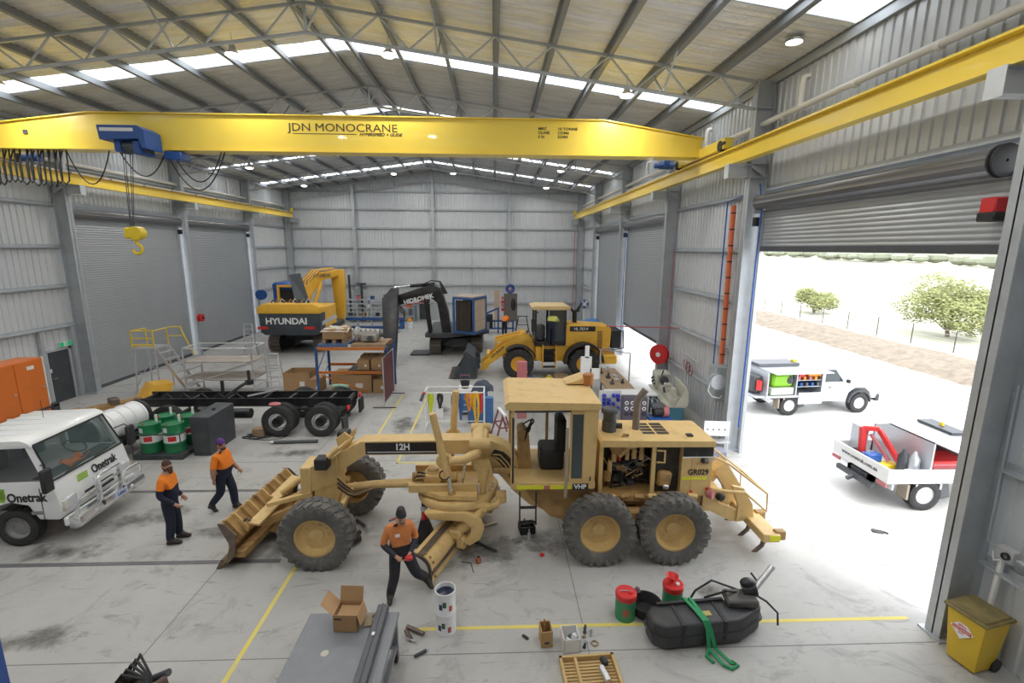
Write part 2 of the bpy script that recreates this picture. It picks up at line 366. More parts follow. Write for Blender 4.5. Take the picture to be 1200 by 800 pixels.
for w, s in ((wl, -1), (wr, 1)):
    doors = {1: (2, 4, 5), -1: (4, 5)}[s]; ez = roof_z(WR if s > 0 else WL)-.02
    for k in range(len(edges)-1):
        y0, y1 = edges[k], edges[k+1]+(.34 if k == len(edges)-2 else 0)
        if k in doors:
            wall_sheet(w, s, y0, y1, 7.72, ez); girt(w, s, y0+.14, y1-.14, 7.85); girt(w, s, y0+.14, y1-.14, 9.32)
        elif k == 3 and s < 0:           # bay with the exit door
            wall_sheet(w, s, y0, 18.88, 0, ez); wall_sheet(w, s, 18.88, 19.98, 2.12, ez); wall_sheet(w, s, 19.98, y1, 0, ez)
            for z in GZ[1:]: girt(w, s, y0+.14, y1-.14, z)
            girt(w, s, y0+.14, 18.7, 1.45)
            b = MB(); b.box(WL+.03, WL+.17, 18.68, 18.8, 0, 3.0); b.box(WL+.03, WL+.17, 20.05, 20.17, 0, 3.0); b.build('door_stud', galv, w)
        else:
            wall_sheet(w, s, y0, y1, 0, ez)
            for z in GZ: girt(w, s, y0+.14, y1-.14, z)
        b = MB(); b.box((WR if s > 0 else WL)-s*.1, (WR if s > 0 else WL), y0, y1, ez-.2, ez); b.build('eave_strut', galv, w)
# ---- back and front walls ----------------------------------------
b = MB(); ribbed(b, WL, WR, 0, lambda t: roof_z(t), 'x', YB, .035); b.build('wall_sheet', clad, wb)
for z in GZ+[10.76]:
    hw = 12.6 if z < 10.7 else 12.4
    b = MB(); b.box(RX-hw, RX+hw, YB-.17, YB-.03, z-.01, z+.01); b.box(RX-hw, RX+hw, YB-.04, YB-.02, z-.09, z+.09); b.box(RX-hw, RX+hw, YB-.18, YB-.165, z-.04, z+.01); b.build('girt', galv, wb)
for x in (-11.72, -5.15, 1.28):
    b = MB(); b.box(x-.1, x+.1, YB-.47, YB-.45, 0, roof_z(x)-.5); b.box(x-.012, x+.012, YB-.47, YB-.17, 0, roof_z(x)-.5); b.box(x-.1, x+.1, YB-.19, YB-.17, 0, roof_z(x)-.5); b.build('mullion', galv_l, wb)
for x in (-14.6, -8.6, -1.9, 4.4):
    b = MB(); b.box(x-.03, x+.03, YB-.2, YB-.17, 1.4, 7.75); b.build('girt_bridge', galv, wb)
b = MB(); ribbed(b, WL, WR, 0, lambda t: roof_z(t), 'x', YF, -.035); b.build('wall_sheet', clad, wf)
# ---- roof ----------------------------------------------------------
def foil_mat(name, col, warm, amt):
    m = bpy.data.materials.new(name); m.use_nodes = True; nt = m.node_tree; N = nt.nodes; L = nt.links; b = N['Principled BSDF']
    tc = N.new('ShaderNodeTexCoord'); n = N.new('ShaderNodeTexNoise'); n.inputs['Scale'].default_value = 1.1; n.inputs['Detail'].default_value = 6
    mp = N.new('ShaderNodeMapping'); mp.inputs['Scale'].default_value = (.5, 3.2, 1); L.new(tc.outputs['Object'], mp.inputs[0]); L.new(mp.outputs[0], n.inputs['Vector'])
    r = N.new('ShaderNodeMapRange'); r.inputs[1].default_value = .38; r.inputs[2].default_value = .62; r.inputs[4].default_value = amt; L.new(n.outputs['Fac'], r.inputs[0])
    x = N.new('ShaderNodeMix'); x.data_type = 'RGBA'; x.inputs[6].default_value = (*col, 1); x.inputs[7].default_value = (*warm, 1); L.new(r.outputs[0], x.inputs[0]); n3 = N.new('ShaderNodeTexNoise'); n3.inputs['Scale'].default_value = 2.2; n3.inputs['Detail'].default_value = 5; n3.inputs['Roughness'].default_value = .7
    m3 = N.new('ShaderNodeMapping'); m3.inputs['Scale'].default_value = (.35, 4.5, 1); L.new(tc.outputs['Object'], m3.inputs[0]); L.new(m3.outputs[0], n3.inputs['Vector'])
    r3 = N.new('ShaderNodeMapRange'); r3.inputs[1].default_value = .45; r3.inputs[2].default_value = .7; r3.inputs[3].default_value = .0; r3.inputs[4].default_value = .5; L.new(n3.outputs['Fac'], r3.inputs[0])
    x3 = N.new('ShaderNodeMix'); x3.data_type = 'RGBA'; x3.inputs[7].default_value = (*[v*.55 for v in col], 1); L.new(r3.outputs[0], x3.inputs[0]); L.new(x.outputs[2], x3.inputs[6]); L.new(x3.outputs[2], b.inputs['Base Color'])  # bright and dark streaks of foil sheen painted into the base colour
    b.inputs['Metallic'].default_value = .25; b.inputs['Roughness'].default_value = .32
    n2 = N.new('ShaderNodeTexNoise'); n2.inputs['Scale'].default_value = 5; n2.inputs['Detail'].default_value = 5; L.new(tc.outputs['Object'], n2.inputs['Vector'])
    bp = N.new('ShaderNodeBump'); bp.inputs['Strength'].default_value = .8; bp.inputs['Distance'].default_value = .08; L.new(n2.outputs['Fac'], bp.inputs['Height']); L.new(bp.outputs[0], b.inputs['Normal'])
    return m
foil = foil_mat('silver_foil', (.72, .725, .73), (.60, .60, .595), .8)
foil_w = foil_mat('reflection_tinted_foil', (.95, .945, .92), (.94, .87, .68), .8)  # near bays: yellow reflected light painted into the foil colour
ceil = struct('ceiling')
SKY_Y = [3.0, 10.45, 17.2, 24.4, 31.9, 38.6]
PUR = [.36+1.525*i for i in range(9)]
spans = []; a = YF
for y in SKY_Y: spans.append((a, y-.5)); a = y+.5
spans.append((a, YB+.1))
for y0, y1 in spans:
    for s in (-1, 1):
        n = max(4, int((y1-y0)/.05)); xe = 12.75
        def fn(u, v, y0=y0, y1=y1, s=s):
            d = v*xe; y = y0+(y1-y0)*u
            sag = .02*abs(sin(pi*(d-.36)/1.525))
            return (RX+s*d, y, RZ-SLOPE*d-sag+.02*sin(2*pi*y/.21))
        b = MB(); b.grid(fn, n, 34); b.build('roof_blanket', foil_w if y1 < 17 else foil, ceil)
        b = MB(); b._add([(RX, y0, RZ+.1), (RX, y1, RZ+.1), (RX+s*xe, y1, roof_z(RX+xe)+.1), (RX+s*xe, y0, roof_z(RX+xe)+.1)], [(0, 1, 2, 3)]); b.build('roof_sheet', clad, ceil)
mt = bpy.data.materials.new('translucent_skylight'); mt.use_nodes = True; N = mt.node_tree.nodes; N.remove(N['Principled BSDF'])
tr = N.new('ShaderNodeBsdfTranslucent'); tr.inputs[0].default_value = (.9, .93, .95, 1); tp = N.new('ShaderNodeBsdfTransparent'); tp.inputs[0].default_value = (.9, .93, .95, 1); mxs = N.new('ShaderNodeMixShader'); mxs.inputs[0].default_value = .35
mt.node_tree.links.new(tr.outputs[0], mxs.inputs[1]); mt.node_tree.links.new(tp.outputs[0], mxs.inputs[2]); mt.node_tree.links.new(mxs.outputs[0], N['Material Output'].inputs[0])
for y in SKY_Y:
    for s in (-1, 1):
        ds = [0]+PUR+[12.75]
        for d0, d1 in zip(ds[:-1], ds[1:]):
            b = MB(); b._add([(RX+s*d0, y-.5, RZ-SLOPE*d0+.03), (RX+s*d1, y-.5, RZ-SLOPE*d1+.03), (RX+s*d1, y+.5, RZ-SLOPE*d1+.03), (RX+s*d0, y+.5, RZ-SLOPE*d0+.03)], [(0, 1, 2, 3)])
            b.build('skylight_panel', mt, ceil)
ang = math.atan(SLOPE)
for s in (-1, 1):
    for d in PUR:
        b = MB(); x = RX+s*d; z = roof_z(x)-.005
        b.cb((x, (YF+YB)/2, z-.11), (.025, YB-YF, .22), (0, s*ang, 0)); b.cb((x+.045, (YF+YB)/2, z-.22), (.11, YB-YF, .02), (0, s*ang, 0)); b.cb((x-.035, (YF+YB)/2, z-.01), (.08, YB-YF, .015), (0, s*ang, 0))
        b.build('purlin', purl_m, ceil)
# ---- trusses --------------------------------------------------------
def truss(y):
    t = bpy.data.objects.new('roof_truss', None); COL.objects.link(t); t.parent = ceil; t.location = (0, y, 0)
    zb = lambda d: 11.68-SLOPE*d; zt = lambda d: 12.38-SLOPE*d
    e = 12.08
    b = MB(); b.tube([(RX-e, 0, zb(e)), (RX, 0, zb(0)), (RX+e, 0, zb(e))], .05, 8); b.build('bottom_chord', galv_l, t)
    b = MB(); b.bar((RX-e, 0, zt(e)), (RX, 0, zt(0)), .07, .07); b.bar((RX, 0, zt(0)), (RX+e, 0, zt(e)), .07, .07); b.build('top_chord', galv, t)
    b = MB(); b.bar((RX, 0, zb(0)), (RX, 0, zt(0)), .06, .06); b.build('web_post', galv_l, t)
    nodes = PUR[:8]
    for s in (-1, 1):
        prev = None
        for i, d in enumerate(nodes):
            lo = d-.76 if i else 0; hi = min(d+.76, e-.05)
            for q in (lo, hi):
                b = MB(); b.cyl((RX+s*d, 0, zt(d)), (RX+s*q, 0, zb(q)), .028, n=8); b.build('web_member', galv_l, t)
        b = MB(); b.bar((RX+s*(e-.75), 0, zb(e-.75)), (RX+s*(e-.02), 0, zt(e)), .06, .06); b.build('web_member', galv_l, t)
        for d in (3.4, 9.5):
            for q in (-1, 1):
                b = MB(); b.bar((RX+s*d, 0, zb(d)), (RX+s*d, q*1.0, roof_z(RX+d)-.15), .04, .04); b.build('fly_brace', galv, t)
for y in [-.8]+YS: truss(y)
# ---- roller doors ----------------------------------------------------
def roller(n, side, y0, y1, zbot, dy=0.):
    d = struct('door_%d' % n); x = (WR if side > 0 else WL)-side*.12; top = 7.35
    def fn_profile():
        pr = []; z = zbot+.12
        while z < top:
            pr += [(z, 0), (z+.022, .016), (z+.062, .016), (z+.084, 0)]; z += .1
        return pr
    pr = fn_profile(); vs = []
    for z, dd in pr: vs += [(x-side*dd, y0, z), (x-side*dd, y1, z)]
    b = MB(); b._add(vs, [(2*i, 2*i+1, 2*i+3, 2*i+2) for i in range(len(pr)-1)], False); b.build('curtain', slat_m, d)
    b = MB(); b.box(x-side*.04, x+side*.04, y0, y1, zbot, zbot+.14); b.build('bottom_rail', dk_steel, d)
    xd = x-side*.16
    b = MB(); n_ = 28; r = .2; vs = []
    rr = [r+(.012 if i % 2 else 0) for i in range(n_)]
    for yy in (y0-.05+dy, y1+.05):
        for i in range(n_): vs.append((xd+rr[i]*cos(2*pi*i/n_), yy, 7.5+rr[i]*sin(2*pi*i/n_)))
    b._add(vs, [(i, (i+1) % n_, n_+(i+1) % n_, n_+i) for i in range(n_)]); b._add(vs, [list(range(n_)), list(range(n_, 2*n_))]); b.build('drum', drum_m, d)
    for yy in (y0-.05, y1+.05):
        b = MB(); b.box(x-side*.05, x+side*.05, yy-.05, yy+.05, 0, 7.3); b.box(x-side*.07, x+side*.02, yy-.012, yy+.012, 0, 7.3); b.build('guide_rail', galv, d)
    b = MB(); b.box(xd-.12, xd+.12, y1+.08, y1+.16, 7.2, 7.75); b.build('drum_bracket', galv, d)
    b = MB(); b.box(xd-.1, xd+.1, y1+.02, y1+.16, 6.85, 7.1, .02); b.build('motor', black, d)
    return d
roller(1, -1, YS[2]+.32, YS[3]-.32, .02); roller(2, -1, YS[3]+.32, YS[4]-.32, .02)
roller(3, 1, YS[2]+.32, YS[3]-.32, 1.85); roller(4, 1, YS[3]+.32, YS[4]-.32, .02)
d5 = roller(5, 1, YS[0]+.30, YS[1]-.32, 6.15, .38)
b = MB(); b.lathe([(.02, 0), (.24, 0), (.24, .03), (.2, .05), (.24, .07), (.24, .1), (.02, .1)], 20, (WR-.28, YS[0]+.5, 7.5), 'y'); b.build('chain_wheel', black, d5)
b = MB(); b.box(WR-.42, WR-.2, YS[0]+.42, YS[0]+.66, 6.75, 6.98, .02); b.build('door_motor', red_p, d5)
b = MB(); b.box(WR-.43, WR-.19, YS[0]+.4, YS[0]+.68, 6.63, 6.77, .02); b.build('motor_base', black, d5)
# exit door
d6 = struct('door_6')
MB().box(WL-.02, WL+.03, 18.95, 19.91, 0, 2.06).build('door_leaf', char, d6)
b = MB(); b.box(WL-.03, WL+.07, 18.86, 18.95, 0, 2.14); b.box(WL-.03, WL+.07, 19.91, 20.0, 0, 2.14); b.box(WL-.03, WL+.07, 18.86, 20.0, 2.06, 2.14); b.build('door_frame', galv_l, d6)
b = MB(); b.tube([(WL+.03, 19.04, 1.0), (WL+.09, 19.04, 1.0), (WL+.09, 19.17, 1.0)], .012); b.build('door_handle', alu, d6)
MB().box(WL+.03, WL+.035, 18.97, 19.07, 1.25, 1.4).build('door_notice', white_pl, d6)
# back personnel door
d7 = struct('door_7')
MB().box(-6.55, -5.6, YB-.06, YB-.02, 0, 2.1).build('door_leaf', char, d7)
b = MB(); b.box(-6.63, -6.55, YB-.1, YB-.02, 0, 2.18); b.box(-5.6, -5.52, YB-.1, YB-.02, 0, 2.18); b.box(-6.63, -5.52, YB-.1, YB-.02, 2.1, 2.18); b.build('door_frame', galv_l, d7)
# ---- exit sign
es = thing('exit_sign', 'green and white running man exit sign above the dark exit door', 'sign', (WL+.08, 19.75, 2.28))
MB().box(0, .05, -.28, .28, -.1, .1).build('sign_box', white_pl, es)
eg = mat('exit_green', (.01, .30, .12), .4, emit=(.02, .5, .2), estr=.3)
for a in (-.27, .09): MB().box(.05, .054, a, a+.18, -.09, .09).build('green_field', eg, es)
b = MB(); b.ell((.055, -.01, .06), (.004, .018, .018), 8, 6); b.bar((.055, 0, .04), (.055, .02, -.02), .03, .006, (1, 0, 0)); b.bar((.055, .02, -.02), (.055, -.04, -.07), .016, .006, (1, 0, 0)); b.bar((.055, .02, -.02), (.055, .05, -.08), .016, .006, (1, 0, 0)); b.bar((.055, 0, .03), (.055, .05, .01), .014, .006, (1, 0, 0)); b.build('running_figure', eg, es)
# ================================================================ LAMPS
LX = [-13.9, -7.35, -3.0, 3.9]
side_words = {-13.9: 'beside the closed roller doors', -7.35: 'beside the ridge on the closed-door side', -3.0: 'beside the ridge on the open-door side', 3.9: 'on the open-door side'}
proto_lamp = None
for y, nm in ((0.2, 'at the mezzanine'), (7.3, 'before the crane'), (15.1, 'by the crane girder'), (22.2, 'above the loader'), (29.2, 'above the excavators'), (37.2, 'by the rear wall')):
    for x in LX:
        z = roof_z(x)-.2
        loc = (x, y, z)
        if proto_lamp is None:
            proto_lamp = thing('high_bay_lamp', '', 'lamp', loc, 0, 'high bay lamps under the roof')
            MB().cyl((0, 0, 0), (0, 0, -.32), .008, n=6).build('hanger', galv, proto_lamp)
            MB().lathe([(.01, -.3), (.07, -.32), (.09, -.42), (.1, -.46), (.21, -.56), (.22, -.58), (.2, -.58)], 20).build('housing', alu, proto_lamp)
            MB().lathe([(.19, -.57), (.195, -.59), (.15, -.625), (.08, -.64), (.001, -.645)], 20).build('diffuser', lamp_e, proto_lamp)
            o = proto_lamp
            ld = bpy.data.lights.new('bulb', 'AREA'); ld.shape = 'DISK'; ld.size = .4; ld.energy = LAMP_W; ld.color = (1, .975, .93)
            lo = bpy.data.objects.new('bulb', ld); COL.objects.link(lo); lo.parent = o; lo.location = (0, 0, -.66)
        else: o = dup(proto_lamp, loc)
        o['label'] = 'high bay lamp %s, %s' % (side_words[x], nm)
fl_ = thing('flush_lamp', 'warm round lamp set under the eave beside the big open door', 'lamp', (6.85, 11.8, roof_z(6.85)-.1))
MB().lathe([(.001, 0), (.2, 0), (.2, -.05), (.15, -.06), (.001, -.06)], 20).build('lamp_body', alu, fl_)
MB().lathe([(.001, -.062), (.17, -.062), (.001, -.066)], 20).build('diffuser', lamp_w, fl_)
# ================================================================ CRANE
def ibeam_y(mb, x, y0, y1, z0, z1, w, tf=.03, tw=.02):
    mb.box(x-w/2, x+w/2, y0, y1, z0, z0+tf); mb.box(x-w/2, x+w/2, y0, y1, z1-tf, z1); mb.box(x-tw/2, x+tw/2, y0, y1, z0, z1)
RXR, RXL = 6.76, -16.52
for x, lab in ((RXR, 'yellow crane runway beam along the open-door wall'), (RXL, 'yellow crane runway beam along the wall with two closed roller doors')):
    r = thing('crane_runway_beam', lab, 'crane rail', (x, 0, 8.55))
    b = MB(); ibeam_y(b, 0, -6, 41.2, 0, .43, .26); b.build('beam', crane_y, r)
    MB().box(-.03, .03, -6, 41.2, .43, .48).build('rail_bar', crane_y, r)
    MB().box(-.09, .09, 41.0, 41.25, .3, .75, .02).build('end_stop', yel_s, r)
    sd = 1 if x < 0 else -1
    if x < 0:
        b = MB(); b.box(.16, .2, -4, 41, .40, .44); b.build('conductor_bar', galv, r)
        for y in range(8, 41, 2): MB().box(.1, .2, y, y+.05, .38, .46).build('clip', black, r)
GY = 16.35
cr = thing('overhead_crane', 'yellow single-girder overhead travelling crane with blue hoist', 'crane', (0, GY, 9.14))
b = MB(); x0, x1 = RXL+.1, RXR-.05
poly = [(x0, 0), (x1, 0), (x1, .56), (3.5, 1.04), (-12.35, 1.04), (x0, .56)]
b.prism(poly, -.22, .22)
top = [(x1+.03, .56), (3.5, 1.06), (-12.35, 1.06), (x0-.03, .56)]
for (a, c), (d, e) in zip(top[:-1], top[1:]):
    b._add([(a, -.3, c-.03), (d, -.3, e-.03), (d, .3, e-.03), (a, .3, c-.03), (a, -.3, c), (d, -.3, e), (d, .3, e), (a, .3, c)], [(0, 1, 2, 3), (7, 6, 5, 4), (0, 4, 5, 1), (2, 6, 7, 3), (1, 5, 6, 2), (3, 7, 4, 0)])
b.box(x0, x1, -.3, .3, -.03, 0); b.build('girder', crane_y, cr)
for x in (RXL, RXR):
    b = MB(); b.box(x-.14, x+.14, -1.95, 1.95, -.08, .22, .02); e = b.build('end_carriage', crane_y, cr)
    for y in (-1.7, 1.7):
        b = MB(); b.cyl((x-.16, y, .03), (x+.16, y, .03), .15, n=20); b.build('wheel', black, e)
        b = MB(); b.cyl((x-.145, y*1.12, .07), (x-.1, y*1.12, .07), .06, n=14); b.build('buffer', black, e)
sgn = -1
b = MB(); b.cyl((RXR-.75, 1.75, .02), (RXR-.25, 1.75, .02), .12, n=16); b.box(RXR-.62, RXR-.4, 1.62, 1.88, .05, .2, .02); b.cyl((RXR-.95, 1.75, .02), (RXR-.75, 1.75, .02), .09, n=16); b.build('drive_motor', blue_p, cr)
b = MB(); b.cyl((RXL+.25, 1.75, .02), (RXL+.8, 1.75, .02), .12, n=16); b.build('drive_motor', blue_p, cr)
letter = mat('crane_lettering', (.06, .045, .02), .5)
text('JDN MONOCRANE', .33, letter, cr, (-4.7, -.225, .70), FRONT, bold=0., sx=1.2)
MB().box(-6.25, -4.3, -.226, -.222, .515, .535).build('lettering_rule', letter, cr)
text('HYPERSPEED + GLIDE', .12, letter, cr, (-3.55, -.225, .52), FRONT, sx=1.15, shear=.3, bold=.003)
for i, (a, c) in enumerate((('MRC', '10 TONNE'), ('CLASS', 'C5/M6'), ('S N', '22384'))):
    text(a, .11, letter, cr, (1.4, -.225, .77-i*.12), FRONT, sx=1.2, align='LEFT', bold=.002); text(c, .11, letter, cr, (2.02, -.225, .77-i*.12), FRONT, sx=1.2, align='LEFT', bold=.002)
MB().box(-14.35, -14.22, -.25, -.22, .4, .52).build('limit_switch', dk_steel, cr)
# hoist
b = MB(); b.prism([(-12.35, .54), (-10.85, .54), (-10.62, .42), (-10.6, -.12), (-10.75, -.12), (-10.85, .16), (-12.3, .12)], -1.05, -.3); h = b.build('hoist_trolley', blue_p, cr); h.scale = (.76, 1, .95); h.location = (-11.55+12.35*.76, 0, 0)
MB().box(-12.25, -11.0, -1.056, -1.05, .36, .46).build('nameplate', white_pl, h)
b = MB(); b.cyl((-11.9, -.65, -.02), (-10.8, -.65, -.02), .2, n=20); b.build('rope_drum', dk_steel, h)
b = MB(); b.box(-11.95, -11.7, -.9, -.35, -.2, .15, .03); b.build('motor_housing', blue_p, h); MB().box(-11.2, -10.9, -.95, -.3, -.28, .12, .03).build('gearbox', blue_p, h); MB().box(-10.6, -9.9, -.3, .2, -.32, -.06, .03).build('control_box', blue_p, h)
b = MB()
for k, xx in enumerate((-11.9, -11.8, -11.6, -11.5)): b.cyl((xx, -.62, -.1), (xx*.3-12.05*.7, -.62, -2.58), .014, n=6)
b.build('wire_rope', dk_steel, h)
hb = MB(); hb.box(-11.45, -11.22, -.74, -.5, -2.72, -2.38, .04); hb.cyl((-11.1, -.76, -2.55), (-11.1, -.48, -2.55), .2, n=20); hb.box(-11.3, -11.05, -.68, -.56, -2.78, -2.4, .03); hk = hb.build('hook_block', yel_s, cr)
pts = [(-11.17, -.62, -2.75), (-11.17, -.62, -2.88)]+[(-11.17+.15*sin(t)*1.0, -.62, -3.03+.15*cos(t)) for t in [i*.35 for i in range(0, 14)]]
MB().tube(pts, .045, 8).build('hook', yel_s, hk)
# festoon loops
for k in range(14):
    x = -15.6+k*.17; dz = -1.0-.18*random.random(); w = .07+.05*random.random()
    MB().tube([(x-w, -.1+.04*k % .2, -.03), (x-w*1.2, -.15, dz*.5), (x-w, -.15, dz*.9), (x, -.15, dz), (x+w, -.15, dz*.9), (x+w*1.2, -.15, dz*.5), (x+w, -.1, -.03)], .022, 6).build('festoon_cable', black, cr)
MB().box(-16.1, -15.4, -.25, .0, -.75, -.5, .03).build('festoon_trolley', blue_p, cr)
for a, c, dz in ((-13.2, -11.9, -1.0), (-11.6, -10.2, -.75), (-10.2, -8.4, -1.15), (-10.0, -8.5, -.9)):
    MB().tube([(a+(c-a)*t, -.2, -.05+dz*4*t*(1-t)) for t in [i/12 for i in range(13)]], .018, 6).build('festoon_cable', black, cr)
# ================================================================ PIPES AND SERVICES ON THE WALLS
def pipe(name, label, pts, r, m, cat='pipe', group=None, brackets=()):
    t = thing(name, label, cat, (0, 0, 0), 0, group); MB().tube(pts, r, 10).build('run', m, t)
    for p in brackets: MB().box(p[0]-.02, p[0]+.02, p[1]-.02, p[1]+.02, p[2]-r*1.3, p[2]+r*1.3).build('bracket', galv, t)
    return t
def collar(t, pts, r, m):
    for a, c in pts: MB().cyl(a, c, r, n=14).build('collar', m, t)
p = pipe('drain_pipe', 'cream plastic drain pipe running high along the open-door wall', [(7.46, -6, 9.55), (7.46, 41.4, 9.7)], .075, cream_p)
collar(p, [((7.46, y, 9.57), (7.46, y+.09, 9.57)) for y in (8.5, 10.4, 12.9)], .082, cream_p)
for y in (12.3, 17.6, 24.2): MB().tube([(7.46, y, 9.6), (7.46, y, 10.1), (7.48, y, 10.28), (7.6, y, 10.32)], .075, 10).build('riser', cream_p, p)
p = pipe('drain_pipe', 'lower cream pipe of the pair above the part-open roller door', [(7.5, 18.5, 9.35), (7.5, 41.5, 9.45)], .07, cream_p)
pipe('drain_pipe', 'upper cream pipe of the pair above the two closed roller doors', [(-17.3, 0, 9.45), (-17.3, 41.5, 9.5)], .075, cream_p)
pipe('drain_pipe', 'lower cream pipe of the pair above the two closed roller doors', [(-17.3, 0, 9.05), (-17.3, 41.5, 9.1)], .075, cream_p)
pipe('downpipe', 'white downpipe on the wall above the farther closed roller door', [(-17.4, 33.4, 9.5), (-17.4, 33.4, 10.4), (-17.5, 33.4, 10.5)], .06, white_pl)
# ================================================================ OUTSIDE THE BIG DOOR
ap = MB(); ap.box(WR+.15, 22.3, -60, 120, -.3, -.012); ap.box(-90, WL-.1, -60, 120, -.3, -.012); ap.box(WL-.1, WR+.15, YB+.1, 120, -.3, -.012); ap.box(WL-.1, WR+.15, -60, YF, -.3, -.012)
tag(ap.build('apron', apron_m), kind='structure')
def hn(x, y): return sin(x*1.7+y*.6)*.4+sin(x*.53-y*1.31)*.35+sin(x*3.1+y*2.7)*.25
dirt = mat('bare_dirt', (.235, .195, .15), .95, 0, .45, 3., dirt=(.11, .09, .07), dscale=1.6, damt=.7, bump=.8, bscale=5.)
bk = MB(); bk.grid(lambda u, v: (22.0+5.8*v, -60+180*u, -.05+.42*sin(pi*v)**.8*(1+.3*hn(v*9, u*200))+.06*hn(v*30, u*700)), 500, 14)
tag(bk.build('dirt_bank', dirt), kind='structure')
grass = mat('dry_pasture', (.44, .43, .34), .95, 0, .25, .06, dirt=(.33, .34, .25), dscale=.03, damt=.8)
fd = MB(); fd.grid(lambda u, v: (27.4+900*v**2.2, -250+1000*u, -.06+16*v**2.2*(.62+.38*sin(u*7+v*3))+.12*hn(u*60, v*20)*(v > .02)), 90, 50)
tag(fd.build('pasture_hills', grass), kind='structure')
# boundary fence
fe = thing('wire_fence', 'low wire fence with dark posts beyond the dirt bank', 'fence', (28.6, 0, 0))
post_m = mat('fence_post', (.10, .085, .075), .8)
for k in range(26):
    y = 16+k*3.05; x = .06*hn(k, 3)
    MB().cyl((x, y, -.2), (x+.03*hn(k, 1), y, 1.35), .035, n=8).build('post', post_m, fe)
for z in (.35, .7, 1.02, 1.28): MB().tube([(0, 14, z), (0, 95, z)], .008, 4).build('wire', galv, fe)
leaf_m = [mat('leaf_pale', (.30, .31, .11), .7, 0, .3, 3.), mat('leaf_mid', (.17, .20, .075), .7, 0, .3, 3.)]
bark = mat('bark', (.22, .17, .13), .9, 0, .3, 9.)
def tree(name, label, loc, w, h, z0, nl, seed):
    rnd = random.Random(seed); t = thing(name, label, 'tree', loc, 0, 'trees beyond the fence')
    b = MB(); b.tube([(0, 0, -.2), (.05, .05, z0*.6), (.0, .1, z0+.4), (.15, .05, h*.6)], .1, 8, radii=[.17, .14, .11, .05]); b.build('trunk', bark, t)
    lobes = []
    for k in range(9):
        a = k*2.4; r = w*.30*math.sqrt((k+.5)/9); zz = z0+(h-z0)*(.28+.5*rnd.random()*(1-.5*r/(w*.3)))
        c = (r*cos(a)*1.05, r*sin(a)*1.05, zz); lobes.append((c, w*(.15+.06*rnd.random()), (h-z0)*(.2+.07*rnd.random())))
        b = MB(); b.tube([(0, .08, z0+.2), lerp((0, .08, z0+.2), c, .55), c], .04, 6, radii=[.06, .04, .015]); b.build('branch', bark, t)
    b = MB()
    for k in range(nl):
        (c, rw, rh) = lobes[rnd.randrange(9)]
        d = Vector((rnd.gauss(0, 1), rnd.gauss(0, 1), rnd.gauss(0, 1))).normalized()*(.55+.5*rnd.random())
        p = Vector((c[0]+d.x*rw, c[1]+d.y*rw, c[2]+d.z*rh)); s = .07+.07*rnd.random()
        u = Vector((rnd.gauss(0, 1), rnd.gauss(0, 1), rnd.gauss(0, .6))).normalized(); v = u.orthogonal().normalized()
        b.cur = 0 if rnd.random() < .6 else 1
        b._add([p-u*s, p+v*s*.5, p+u*s, p-v*s*.5], [(0, 1, 2, 3)])
    o = b.build('foliage', leaf_m, t); o['kind'] = 'stuff'
tree('acacia_tree', 'small round leafy tree beyond the fence, nearer the column edge of the door', (31.8, 46.3, -.05), 5.0, 3.4, .25, 5200, 3)
tree('acacia_tree', 'large spreading pale green tree beyond the wire fence', (33.2, 33.4, -.05), 8.0, 5.2, .25, 11000, 5)
b = MB(); rnd = random.Random(9)
for k in range(150):
    u = rnd.random(); y = 60+330*u; x = 120+rnd.random()*25+.25*y; s = 1.6+2.2*rnd.random(); zz = -.06+16*((x-27.4)/900)*.9
    b.ell((x, y, zz+s*.4), (s*1.2, s*1.4, s*.8), 7, 5)
for k in range(120):
    y = 80+420*rnd.random(); x = 300+rnd.random()*30+.1*y; s = 2.5+3*rnd.random(); zz = -.06+16*((x-27.4)/900)*.9
    b.ell((x, y, zz+s*.4), (s*1.2, s*1.6, s*.8), 7, 5)
far_t = mat('far_scrub', (.26, .28, .21), .9, 0, .3, .3)
tag(b.build('distant_scrub', far_t), 'dark green scrub scattered in lines over the far hillside', 'scrub', kind='stuff')
